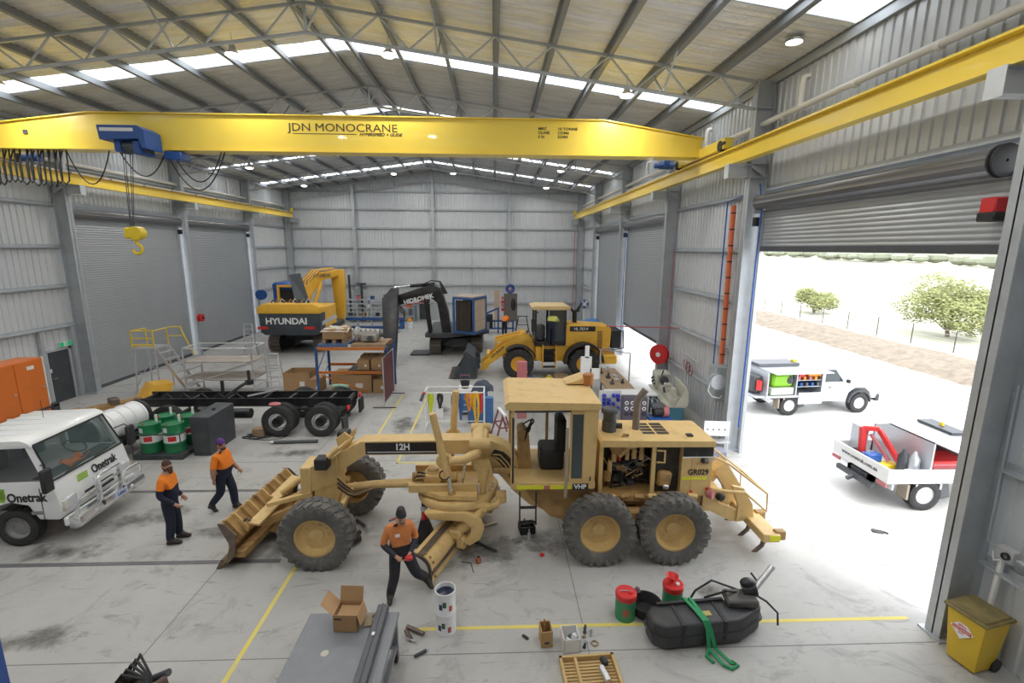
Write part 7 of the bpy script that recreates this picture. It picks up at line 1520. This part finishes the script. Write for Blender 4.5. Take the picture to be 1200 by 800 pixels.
# small things along the yellow line
sb = thing('timber_box', 'small brown wooden box holding a bottle by the yellow line', 'box', (.82, 6.62, 0), .08)
b = MB(); b.box(-.09, .09, -.12, .12, 0, .01); b.box(-.09, -.078, -.12, .12, 0, .28); b.box(.078, .09, -.12, .12, 0, .28); b.box(-.09, .09, -.12, -.108, 0, .28); b.box(-.09, .09, .108, .12, 0, .28); b.build('box_body', mat('tan_box', (.48, .30, .13), .7), sb); MB().box(-.04, .04, -.122, -.12, .06, .1).build('stamp', char, sb)
tag(MB().at((.8, 6.66, .012)).lathe([(.001, 0), (.04, 0), (.04, .2), (.015, .28), (.015, .36), (.001, .36)], 14).build('bottle', mat('amber_glass', (.30, .18, .08), .2)), 'brown bottle standing in the small wooden box', 'bottle')
wbn = thing('white_tub', 'white plastic tub of small parts by the yellow line', 'tub', (1.2, 6.53, 0), .06)
b = MB(); b.box(-.13, .13, -.15, .15, 0, .01); b.box(-.13, -.12, -.15, .15, 0, .24); b.box(.12, .13, -.15, .15, 0, .24); b.box(-.13, .13, -.15, -.14, 0, .24); b.box(-.13, .13, .14, .15, 0, .24); b.build('tub_body', white_pl, wbn)
for k in range(5): MB().cb((-.06+.03*k, -.05+.03*(k % 3), .12+.02*k), (.08, .06, .05), (.3*k, .2*k, .5*k), .01).build('part_in_tub', (alu, white_pl, dk_steel)[k % 3], wbn)
for k, (x, y, r, h_) in enumerate(((1.48, 6.78, .022, .14), (1.57, 6.72, .02, .13), (1.47, 6.6, .03, .03), (1.42, 6.48, .02, .08), (1.44, 6.68, .018, .04))):
    q = thing('steel_bolt', ('tall dark bolt', 'tall grey bolt', 'flat washer', 'short dark stud', 'small brown bush')[k]+' standing on the floor beside the white tub', 'bolt', (x, y, 0)); MB().cyl((0, 0, 0), (.01, 0, h_), r, n=8).build('shank', (dk_steel, galv, galv, char, timber)[k], q); MB().cyl((0, 0, 0), (0, 0, .015), r*1.5, n=6).build('head', (dk_steel, galv, galv, char, timber)[k], q)
q = tag(MB().at((1.6, 6.55, .012)).torus((0, 0, 0), .05, .012, 'z', 16, 6).build('gasket_ring', mat('brass_dull', (.35, .26, .15), .5, .4)), 'dull brass ring lying on the floor beside the bolts', 'ring')
q = tag(MB().at((.5, 6.7, .02)).cb((0, 0, 0), (.12, .05, .03), (0, .1, -.7), .01).build('rubber_block', black), 'small black rubber block beside the wooden box on the yellow line', 'block')
cf = thing('wooden_tray', 'tan slatted wooden tray with a spray bottle on the floor', 'tray', (1.42, 5.92, 0), .05)
b = MB(); b.box(-.42, -.38, -.42, .34, 0, .1); b.box(.38, .42, -.42, .34, 0, .1); b.box(-.42, .42, .3, .34, 0, .1); b.box(-.42, .42, -.42, -.38, 0, .1); b.build('tray_frame', mat('tray_pine', (.55, .38, .17), .7), cf)
MB().box(-.2, -.16, -.4, .32, .02, .09).build('divider', MATS['tray_pine'], cf)
for k in range(12): MB().box(-.38, .38, -.37+k*.056, -.335+k*.056, .015, .03).build('slat', MATS['tray_pine'], cf)
MB().box(-.4, .4, -.4, .32, 0, .012).build('tray_base', mat('tray_base', (.40, .28, .14), .8), cf)
sp_ = thing('spray_gun', 'grey spray bottle with black head lying in the wooden tray', 'bottle', (1.66, 5.98, .09)); MB().cyl((-.02, -.2, 0), (-.08, .02, .03), .045, n=14).build('bottle_body', alu, sp_); MB().cb((-.02, .1, .05), (.1, .13, .08), (.2, .2, .3), .02).build('head', black, sp_)
tag(MB().at((1.48, 5.72, .03)).box(-.05, .05, -.04, .04, 0, .012).build('paper_slip', white_pl), 'white paper slip lying in the slatted wooden tray', 'paper')
# pails
def pail(label, loc, funnel):
    p = thing('oil_pail', label, 'pail', loc, 0, 'green and red oil pails by the yellow line')
    MB().lathe([(.001, 0), (.165, 0), (.17, .02), (.17, .4), (.175, .41)], 26).build('pail_body', mat('pail_green', (.03, .28, .12), .4), p)
    MB().lathe([(.176, .38), (.18, .4), (.178, .47), (.165, .485), (.001, .48)], 26).build('lid', red_p, p); MB().lathe([(.171, .12), (.171, .26)], 5, arc=.6).build('pail_label', mat('pail_red_label', (.4, .1, .06), .5), p).rotation_euler = (0, 0, -2.1)
    MB().cyl((.06, -.04, .48), (.06, -.04, .51), .035).build('cap', white_pl if funnel else red_p, p)
    if funnel: b = MB(); b.lathe([(.02, .48), (.03, .52), (.11, .62), (.105, .62), (.02, .53)], 20, (-.02, .02, 0)); b.build('funnel', red_p, p)
    else: MB().tube([(-.17, 0, .42), (-.1, 0, .5), (.1, 0, .5), (.17, 0, .42)], .008, 6).build('bail', galv, p)
pail('green oil pail with red lid beside the black drain pan', (2.24, 7.12, 0), False)
pail('green oil pail with red funnel behind the black fuel tank', (3.12, 7.3, 0), True)
dpn = thing('drain_pan', 'round black drain pan between the two green pails', 'pan', (2.62, 7.2, 0)); MB().lathe([(.001, .01), (.22, .01), (.25, .2), (.27, .22), (.26, .2), (.21, .03), (.001, .03)], 30).build('pan_body', black, dpn); MB().torus((0, 0, .21), .262, .014, 'z', 30, 6).build('rolled_rim', black, dpn)
tag(MB().at((2.5, 7.42, .22)).cb((0, 0, .02), (.2, .1, .05), (0, .1, .3), .02).cb((.04, .02, .05), (.1, .08, .05), (.4, .2, .9), .02).build('rag', mat('purple_rag', (.14, .09, .11), .9)), 'dark stained rag draped on the rim of the drain pan', 'rag')
# fuel tank
ft = thing('fuel_tank', 'black moulded plastic fuel tank lying on the floor with green sling', 'tank', (3.38, 6.72, 0), .08)
poly = [(-.9, -.18), (-.74, -.3), (.5, -.3), (1.0, -.06), (1.05, .06), (.9, .2), (-.8, .2), (-.92, .06)]
ptank = mat('moulded_plastic', (.035, .036, .04), .42, 0, .2, 6., dirt=(.1, .1, .1), damt=.3)
b = MB(); b.prism(poly, .02, .44, 'xy'); b.build('tank_body', ptank, ft, bev=.06, seg=3)
b = MB(); b.prism([(x*1.03, y*1.03) for x, y in poly], .2, .25, 'xy'); b.build('seam_flange', ptank, ft)
for x in (-.45, .25): MB().box(x-.035, x+.035, -.31, .2, .1, .452, .01).build('moulded_rib', black, ft)
MB().box(-.1, .1, -.14, -.04, .44, .446).build('yellow_sticker', mat('old_sticker', (.42, .34, .10), .6), ft)
b = MB(); b.bar((-.7, .17, .46), (.45, .17, .46), .05, .04); b.build('top_edge', black, ft)
MB().cb((.72, .1, .5), (.5, .34, .14), (0, -.05, -.2), .03).build('mount_plate', mat('gunmetal', (.10, .095, .09), .5, .3), ft)
b = MB(); b.cyl((.82, .2, .56), (1.02, .14, .62), .12, n=16); b.ell((.9, .2, .7), (.14, .1, .08)); b.build('pump', blk_gloss, ft)
MB().cyl((1.0, .16, .6), (1.42, .34, .86), .05, n=12).build('filler_pipe', alu, ft)
for pts in ([(.8, .3, .5), (.4, .45, .6), (.1, .42, .45), (.0, .5, .1)], [(.9, .2, .5), (.5, .15, .62), (.2, .3, .4)], [(1.0, .2, .5), (1.2, .1, .4), (1.35, .0, .25), (1.3, -.1, .1)], [(1.05, .3, .6), (1.25, .35, .5), (1.15, .5, .65)]): MB().tube(pts, .018, 6).build('hose', black, ft)
gs = thing('green_sling', 'green lifting sling draped over the black fuel tank', 'sling', (3.3, 6.6, 0)); gsm = mat('sling_green', (.02, .26, .10), .7)
for o_ in (0, .1):
    b = MB(); P_ = [(-.16+o_, .36, .2), (-.14+o_, .34, .48), (-.06+o_*.6, .1, .47), (.0+o_*.5, -.15, .46), (.03+o_*.5, -.22, .36), (.06+o_, -.26, .06), (.16+o_*1.5, -.52, .02)]
    vs = []
    for p in P_: vs += [(p[0]-.03, p[1], p[2]), (p[0]+.03, p[1], p[2]), (p[0]+.03, p[1], p[2]+.012), (p[0]-.03, p[1], p[2]+.012)]
    b._add(vs, [f for i in range(len(P_)-1) for f in ((4*i, 4*i+1, 4*i+5, 4*i+4), (4*i+1, 4*i+2, 4*i+6, 4*i+5), (4*i+2, 4*i+3, 4*i+7, 4*i+6), (4*i+3, 4*i, 4*i+4, 4*i+7))]); b.build('strap', gsm, gs)
MB().tube([(.16, -.52, .02), (.26, -.6, .02), (.38, -.54, .02), (.32, -.46, .02)], .028, 6).build('sling_eye', gsm, gs)
MB().tube([(.06, -.26, .04), (-.02, -.36, .02), (.04, -.48, .02)], .028, 6).build('sling_tail', gsm, gs)
# bin
bn_ = thing('wheelie_bin', 'yellow wheelie bin with dusty lid and spill kit label', 'bin', (7.27, 6.02, 0), -1.36)
bny = mat('bin_yellow', (.72, .48, .03), .45, 0, .06, 3., dirt=(.5, .35, .05), damt=.3)
b = MB(); vs = []
for z, w_, d0, d1 in ((.03, .19, -.2, .2), (.88, .25, -.27, .27)):
    vs += [(-w_, d0, z), (w_, d0, z), (w_, d1, z), (-w_, d1, z)]
b._add(vs, [(3, 2, 1, 0), (4, 5, 6, 7), (0, 1, 5, 4), (1, 2, 6, 5), (2, 3, 7, 6), (3, 0, 4, 7)]); b.build('bin_body', bny, bn_, bev=.03)
b = MB(); b.box(-.29, .29, -.32, .3, .88, .93, .02); b.box(-.25, .25, -.27, .26, .92, .955, .02); b.build('lid', mat('dusty_lid', (.20, .16, .07), .8, 0, .3, 5., dirt=(.42, .32, .08), damt=.5), bn_)
MB().box(-.28, .28, .27, .32, .84, .9, .01).build('handle', bny, bn_)
for x in (-.2, .2): MB().cyl((x-.025, .2, .1), (x+.025, .2, .1), .1, n=18).build('wheel', black, bn_)
sg = MB().cb((0, 0, 0), (.21, .004, .21), (0, pi/4, 0)).build('label_diamond', white_p, bn_); sg.location = (-.02, -.262, .62); sg.rotation_euler = (-.082, 0, 0)
MB().box(-.125, .125, -.004, -.002, -.025, .025).build('red_band', red_p, sg)
text('SPILL', .05, red_p, sg, (0, -.004, .055), FRONT); text('CONTAINMENT', .032, white_p, sg, (0, -.005, 0), FRONT); text('KIT', .05, red_p, sg, (0, -.004, -.055), FRONT)
# wall conduit box near the bin
wc_ = thing('power_outlet', 'grey round-socket power outlet on conduit above the wheelie bin', 'outlet', (7.58, 6.1, 1.8)); MB().box(-.06, .08, -.14, .1, -.1, .1, .01).build('outlet_box', mat('outlet_grey', (.45, .45, .45), .5), wc_); MB().lathe([(.035, -.03), (.055, -.03), (.055, .02)], 16, (-.07, -.06, .0), 'x').build('socket', black, wc_)
MB().tube([(.02, .12, 0), (.02, .3, .02), (.02, .33, 2.5)], .018, 8).build('conduit', galv, wc_); MB().tube([(.02, -.14, -.02), (.02, -1.4, -.06)], .03, 8).build('conduit', galv, wc_); MB().tube([(.02, .05, -.1), (.02, .1, -1.75)], .04, 8).build('downpipe', white_pl, wc_)
MB().tube([(-.05, -.0, -.1), (-.08, .08, -.16), (-.05, .14, -.04)], .012, 6).build('flex', white_pl, wc_)
# lower-left machinery and blue post
tm = thing('hitch_assembly', 'dark greasy hitch assembly with hoses lying on the floor', 'machine part', (-4.85, 5.75, 0), -.5)
b = MB(); b.box(-.35, .3, -.6, .1, .05, .2, .02); b.cyl((-.3, -.2, .18), (.35, .1, .3), .07, n=12); b.build('base', grime, tm)
b = MB(); b.cb((.32, -.2, .25), (.08, .75, .34), (0, -.2, 0), .02); b.build('side_plate', mat('rust_brown', (.13, .085, .08), .6, .2, .3, 6.), tm)
for k in range(5): MB().tube([(-.4, -.3+.08*k, .12), (-.25, -.1+.06*k, .42+.03*k), (.1, .0+.02*k, .42), (.25, -.2+.05*k, .25)], .018, 6).build('hose', black, tm)
MB().cyl((-.1, .1, .2), (.2, .25, .35), .05).build('ram', dk_steel, tm); MB().cb((-.3, .0, .25), (.16, .14, .14), (.2, .3, .4), .03).build('valve', grime, tm)
bp_ = thing('blue_post', 'tall blue steel post at the mezzanine edge', 'post', (-5.36, 4.45, 0)); MB().box(-.14, .14, -.12, .12, 0, 3.0).build('shaft', mat('post_blue', (.035, .09, .33), .4), bp_); MB().box(-.22, .2, -.2, .2, 0, .03).build('base_plate', MATS['post_blue'], bp_)
# ================================================================ ODDMENTS UNDER THE GRADER
ks = thing('axle_stand', 'black axle stand with red ratchet post under the grader circle', 'stand', (-1.5, 9.42, 0))
b = MB(); vs = [(-.2, -.2, 0), (.2, -.2, 0), (.2, .2, 0), (-.2, .2, 0), (-.08, -.08, .5), (.08, -.08, .5), (.08, .08, .5), (-.08, .08, .5)]; b._add(vs, [(3, 2, 1, 0), (4, 5, 6, 7), (0, 1, 5, 4), (1, 2, 6, 5), (2, 3, 7, 6), (3, 0, 4, 7)]); b.build('stand_base', black, ks)
MB().cyl((0, 0, .5), (0, 0, .72), .06).build('collar', red_p, ks); MB().cyl((0, 0, .7), (0, 0, .82), .075).build('nut', alu, ks); MB().cyl((0, 0, .8), (0, 0, 1.05), .05).build('post', black, ks)
MB().box(-.28, .1, -.3, -.18, 0, .03).build('foot', char, ks)
for nm, lab, cat_, loc, rz, parts in (
    ('drive_shaft', 'short steel shaft with flange on the floor behind the front wheel', 'shaft', (-2.95, 9.95, .05), -.8, [('cyl', (-.3, 0, 0), (.2, 0, 0), .035, dk_steel, 'shaft_tube'), ('cyl', (.16, 0, 0), (.28, 0, 0), .075, alu, 'flange')]),
    ('starter_motor', 'small black motor on the floor behind the front wheel', 'motor', (-2.98, 9.32, .1), .9, [('cyl', (-.12, 0, 0), (.12, 0, 0), .1, black, 'motor_body'), ('cyl', (.1, .06, .06), (.2, .06, .06), .05, black, 'pinion')]),
    ('grease_gun', 'red-handled tool on the floor near the drawbar', 'tool', (-2.28, 10.3, .02), .8, [('cyl', (-.2, 0, 0), (.02, 0, 0), .022, red_f, 'handle'), ('cyl', (0, 0, 0), (.22, 0, 0), .01, dk_steel, 'rod')]),
    ('pry_bar', 'long dark pry bar on the floor under the moldboard', 'tool', (-.35, 9.25, .03), -.65, [('cyl', (-.05, 0, 0), (.5, 0, 0), .025, char, 'bar_shaft'), ('cyl', (-.1, 0, 0), (0, 0, 0), .05, black, 'bar_head')]),
    ('copper_bush', 'small copper cylinder standing on the floor near the blade', 'part', (-.32, 8.62, 0), 0, [('cyl', (0, 0, 0), (0, 0, .12), .055, mat('copper', (.42, .16, .08), .4, .5), 'bush_body'), ('cyl', (0, 0, .1), (0, 0, .14), .03, black, 'bush_hole')]),
    ('chrome_pin', 'bright steel pin on the floor between blade and ladder', 'pin', (-.05, 9.95, .03), .5, [('cyl', (-.16, 0, 0), (.12, 0, 0), .025, chrome, 'pin_body'), ('cyl', (-.19, 0, 0), (-.14, 0, 0), .04, chrome, 'pin_head')]),
    ('steel_rod', 'thin bent rod on the floor beside the copper cylinder', 'rod', (-.55, 8.6, .012), 0, [('cyl', (-.12, .05, 0), (.08, 0, 0), .008, char, 'rod_a'), ('cyl', (.08, 0, 0), (.14, -.28, 0), .008, char, 'rod_b')]),
    ('red_plug', 'small red plastic plug on the floor beside the rear wheel', 'plug', (.98, 8.82, 0), 0, [('cyl', (0, 0, 0), (0, 0, .03), .05, red_p, 'cap_body'), ('cyl', (0, 0, .03), (0, 0, .045), .03, red_p, 'cap_knob')]),
    ('spring_clip', 'dark spring on the floor beside the steel bench', 'spring', (-1.15, 6.42, .03), .6, [('cyl', (-.1, 0, 0), (.1, 0, 0), .025, char, 'spring_coil'), ('cyl', (.1, 0, 0), (.14, 0, 0), .012, galv, 'hook')]),
    ('brake_shoe', 'rusty brake shoe on the floor beside the steel bench', 'brake part', (-1.3, 6.85, .04), -.5, [('cyl', (-.18, .02, 0), (.16, .02, 0), .035, steel_worn, 'shoe_bar'), ('cyl', (-.15, -.05, 0), (.05, -.16, 0), .03, steel_worn, 'shoe_link'), ('cyl', (-.02, -.18, 0), (.14, -.16, 0), .015, galv, 'shoe_pin')])):
    q = thing(nm, lab, cat_, loc, rz)
    for _, a, c, r, m_, pn in parts: MB().cyl(a, c, r, n=12).build(pn, m_, q)
ot = thing('oil_tub', 'black square oil tub with spray bottle on the floor under the ladder', 'tub', (.72, 9.7, 0), .15); b = MB(); b.box(-.17, .17, -.15, .15, 0, .02); b.box(-.17, -.15, -.15, .15, 0, .17); b.box(.15, .17, -.15, .15, 0, .17); b.box(-.17, .17, -.15, -.13, 0, .17); b.box(-.17, .17, .13, .15, 0, .17); b.build('tub_body', black, ot)
b = MB()
for k in range(6): b.cb((.04*(-1)**k, .02*k-.05, .1+.015*k), (.22, .06, .04), (.3*k, .2, k*.9), .01)
b.build('oily_rags', black, ot)
tag(MB().at((.75, 9.35, 0)).lathe([(.001, 0), (.035, 0), (.035, .16), (.012, .2), (.012, .26), (.001, .26)], 14).build('spray_bottle', mat('frosted_bottle', (.45, .46, .46), .4)), 'small translucent bottle beside the black oil tub', 'bottle')
gv = tag(MB().at((8.6, 9.45, -.01)).cb((0, 0, .02), (.22, .12, .04), (0, 0, -.4), .015).cb((.14, -.05, .02), (.12, .05, .03), (0, 0, -.9), .01).cb((-.05, .07, .02), (.1, .04, .03), (0, 0, .4), .01).build('work_glove', char), 'dark work glove lying on the concrete behind the near ute', 'glove')
# ================================================================ SERVICE UTES OUTSIDE
uw = wheel_mesh(.39, .26, tyre_d, white_p, 26, .55, .35, 6, True)
sil = mat('silver_panel', (.55, .57, .60), .35, .5, .05, 2.)
def ute(label, loc, rz, tray, far=False):
    u = thing('service_ute', label, 'ute', loc, rz, 'service utes on the apron')
    for x in (1.0, 3.95):
        for y in (-.78, .78): put_wheel(uw, u, x, y, .39, flip=y > 0)
    b = MB(); b.box(.0, 4.4, -.4, -.28, .5, .66); b.box(.0, 4.4, .28, .4, .5, .66); b.box(0, .12, -.4, .4, .5, .66); b.box(2.2, 2.35, -.4, .4, .5, .66); b.box(4.3, 4.4, -.4, .4, .5, .66); b.build('chassis', dk_steel, u)
    for x in (1.0, 3.95): MB().cyl((x, -.7, .39), (x, .7, .39), .06).build('axle', dk_steel, u)
    # cab: body sides, hood
    b = MB(); b.prism([(2.35, .48), (3.42, .48), (3.5, .8), (3.75, .98), (4.2, .98), (4.42, .8), (4.48, .55), (4.7, .55), (4.78, .75), (4.74, 1.02), (4.6, 1.1), (3.55, 1.18), (3.3, 1.2), (2.35, 1.2)], -.82, .82); b.build('cab_body', white_p, u, bev=.04)
    b = MB(); b.prism([(2.35, 1.18), (3.45, 1.18), (2.95, 1.78), (2.75, 1.84), (2.42, 1.84), (2.35, 1.78)], -.74, .74); b.build('cab_top', white_p, u, bev=.05)
    for s in (-1, 1):
        b = MB(); b._add([(2.5, s*.765, 1.24), (3.28, s*.765, 1.24), (2.9, s*.75, 1.72), (2.5, s*.75, 1.72)], [(0, 1, 2, 3)]); b.build('side_window', glass_d, u)
        arc = [(3.95+.50*cos(t), .42+.50*sin(t)) for t in [pi*i/8 for i in range(9)]]; arc2 = [(3.95+.43*cos(t), .42+.43*sin(t)) for t in [pi*i/8 for i in range(9)]][::-1]
        b = MB(); b.prism(arc+arc2, s*.78, s*.9); b.build('wheel_flare', char if far else white_p, u)
        MB().box(3.28, 3.4, s*.84, s*.98, 1.22, 1.36, .02).build('mirror', black, u); MB().box(4.6, 4.78, s*.5, s*.8, .82, 1.0, .02).build('headlamp', sil, u)
        MB().box(2.6, 2.72, s*.82, s*.84, 1.02, 1.06).build('door_handle', black, u)
    b = MB(); b._add([(3.44, -.7, 1.22), (3.44, .7, 1.22), (2.99, .66, 1.76), (2.99, -.66, 1.76)], [(0, 1, 2, 3)]); b.build('windscreen', glass_d, u, loc=(.012, 0, .01))
    b = MB(); b.box(4.68, 4.86, -.85, .85, .42, .72, .04); b.build('front_bumper', char, u)
    # tray
    MB().box(0, 2.3, -.92, .92, .72, .8).build('tray_deck', sil if far else white_pl, u)
    for k in range(4): MB().bar((.15+.6*k, -.9, .62), (.15+.6*k, .9, .62), .05, .14).build('cross_bearer', alu, u)
    for s in (-1, 1):
        MB().box(.5, .56, s*.62, s*.92, .3, .68).build('mud_flap', mat('mud_tan', (.30, .26, .2), .8), u)
        b = MB(); b.bar((1.4, s*.85, .7), (1.5, s*.85, .3), .04, .3); b.build('guard', dk_steel, u)
    if tray: tray(u)
    return u
def tray2(u):
    for s in (-1, 1): MB().box(0.02, 2.3, s*.90, s*.94, .8, 1.08).build('tray_side', white_p, u)
    tg_ = MB().box(-.04, .0, -.94, .94, .74, 1.1).build('tailgate', white_p, u)
    text('www.onetrak.com.au', .14, dk_steel, tg_, (-.045, .0, .93), (pi/2, 0, -pi/2), bold=.002)
    for s in (-1, 1): MB().box(-.06, -.02, s*.62, s*.93, .62, .72, .01).build('tail_lamp', red_f, u)
    b = MB(); b.bar((-.1, -.6, .5), (-.1, .6, .5), .1, .12); b.bar((-.1, 0, .5), (-.3, 0, .42), .08, .08); b.build('tow_bar', dk_steel, u)
    # canopy
    b = MB(); b.box(1.0, 1.04, -.9, .9, .8, 1.75); b.box(1.0, 2.3, .86, .9, .8, 1.75); b.box(2.26, 2.3, -.9, .9, .8, 1.75); b.box(1.0, 2.3, -.9, .9, 1.72, 1.76); b.build('canopy', sil, u)
    MB().box(1.0, 2.3, -1.5, -.88, 1.74, 1.77).build('lifted_door', white_p, u).rotation_euler = (0, 0, 0)
    MB().box(.3, 1.0, .4, 1.0, 1.74, 1.77).build('awning_panel', white_p, u)
    MB().box(.35, .38, .3, .88, .8, 1.6).build('partition', sil, u)
    MB().cyl((2.0, 0, 1.84), (2.0, 0, 1.92), .05).build('beacon', yel_s, u); MB().box(1.8, 2.2, -.5, .5, 1.77, 1.83).build('beacon_bar', char, u)
    MB().box(1.1, 2.0, -.84, -.2, .85, 1.25, .02).build('tool_chest', red_p, u)
    for z in (.92, 1.0, 1.08, 1.16): MB().box(1.12, 1.98, -.85, -.838, z-.028, z+.028).build('drawer', red_f, u)
    MB().box(1.1, 2.1, .2, .8, .9, 1.5, .02).build('red_shelf', red_p, u)
    # red crane
    b = MB(); b.bar((.3, .35, .8), (.28, .4, 1.65), .12, .12); b.build('crane_post', red_p, u); b = MB(); b.bar((.28, .4, 1.62), (.55, .2, 1.68), .11, .11); b.build('crane_knuckle', red_p, u); b = MB(); b.bar((.55, .2, 1.66), (.75, -.35, .95), .1, .1); b.build('crane_arm', red_p, u); b = MB(); b.bar((.42, .3, 1.5), (.62, -.15, .95), .07, .07); b.build('crane_ram', red_f, u); MB().box(.15, .45, .2, .6, .8, 1.0, .02).build('crane_base', black, u)
    for x, y in ((.72, -.45), (.86, -.6)): MB().lathe([(.001, 0), (.12, 0), (.12, .42), (.06, .52), (.03, .6), (.001, .6)], 16, (x, y, .8)).build('gas_bottle', sil if x > .8 else char, u)
    MB().lathe([(.001, 0), (.08, 0), (.08, .35), (.03, .4), (.001, .4)], 14, (.5, .62, .8)).build('extinguisher', red_p, u)
    MB().box(.4, .8, -.3, .0, .8, .9, .02).build('yellow_case', yel_s, u); MB().box(.1, .5, -.1, .15, .8, 1.1, .03).build('blue_case', blue_p, u)
    MB().box(.45, .6, -.9, -.8, .8, 1.05, .01).build('white_tube', white_pl, u)
def tray1(u):
    b = MB(); b.box(0, .05, -.9, .9, .8, 1.75); b.box(0, 2.3, .86, .9, .8, 1.75); b.box(2.24, 2.3, -.9, .9, .8, 1.75); b.box(0, 2.3, -.9, .9, 1.72, 1.77); b.box(1.18, 1.22, -.9, .9, .8, 1.75); b.build('canopy', sil, u)
    MB().box(.0, 2.3, -1.35, -.9, 1.74, 1.77).build('lifted_door', sil, u)
    for z in (1.1, 1.35): MB().box(1.25, 2.22, -.85, .8, z, z+.02).build('shelf', sil, u)
    MB().box(.25, 1.1, -.85, .0, 1.12, 1.6, .08).build('green_tank', lime, u); MB().box(.2, 1.12, -.88, .1, .82, 1.1, .02).build('white_drawers', mat('pale_green_box', (.6, .66, .5), .5), u)
    b = MB(); b.ell((.95, -.75, 1.38), (.2, .15, .2)); b.build('grey_bag', char, u)
    for k in range(8): MB().box(1.28+.115*k, 1.37+.115*k, -.85, -.5, 1.12 if k % 2 else 1.37, 1.26 if k % 2 else 1.5).build('tool_case', (red_f, blue_p, org_c, dk_steel)[k % 4], u)
    MB().box(1.3, 1.55, -.85, -.6, 1.5, 1.66).build('red_case', red_p, u); MB().box(1.7, 2.2, -.85, -.6, 1.52, 1.64).build('orange_case', org_c, u)
    MB().box(-.35, .0, -.6, .5, .85, 1.5, .05).build('rear_compressor', char, u); MB().box(-.4, .0, -.85, .85, .72, .8).build('rear_step', sil, u)
    MB().cyl((-.2, -.7, 1.0), (-.2, -.7, 1.35), .1).build('red_bottle', red_p, u)
    MB().box(1.3, 2.3, -.94, -.88, .45, .9).build('side_locker', sil, u); MB().box(.0, 1.7, -.3, .5, 1.78, 1.9).build('roof_rack', dk_steel, u); MB().box(1.6, 1.75, -.1, .1, 1.9, 1.98).build('beacon', yel_s, u)
    text('onetrak', .16, sil, u, (2.95, -.825, .95), FRONT)
ute('white service ute with red crane and web address on its tailgate', (9.42, 11.2, -.012), 0, tray2)
ute('white service ute with open side canopy of lime green gear', (10.15, 17.85, -.012), .09, tray1, True)
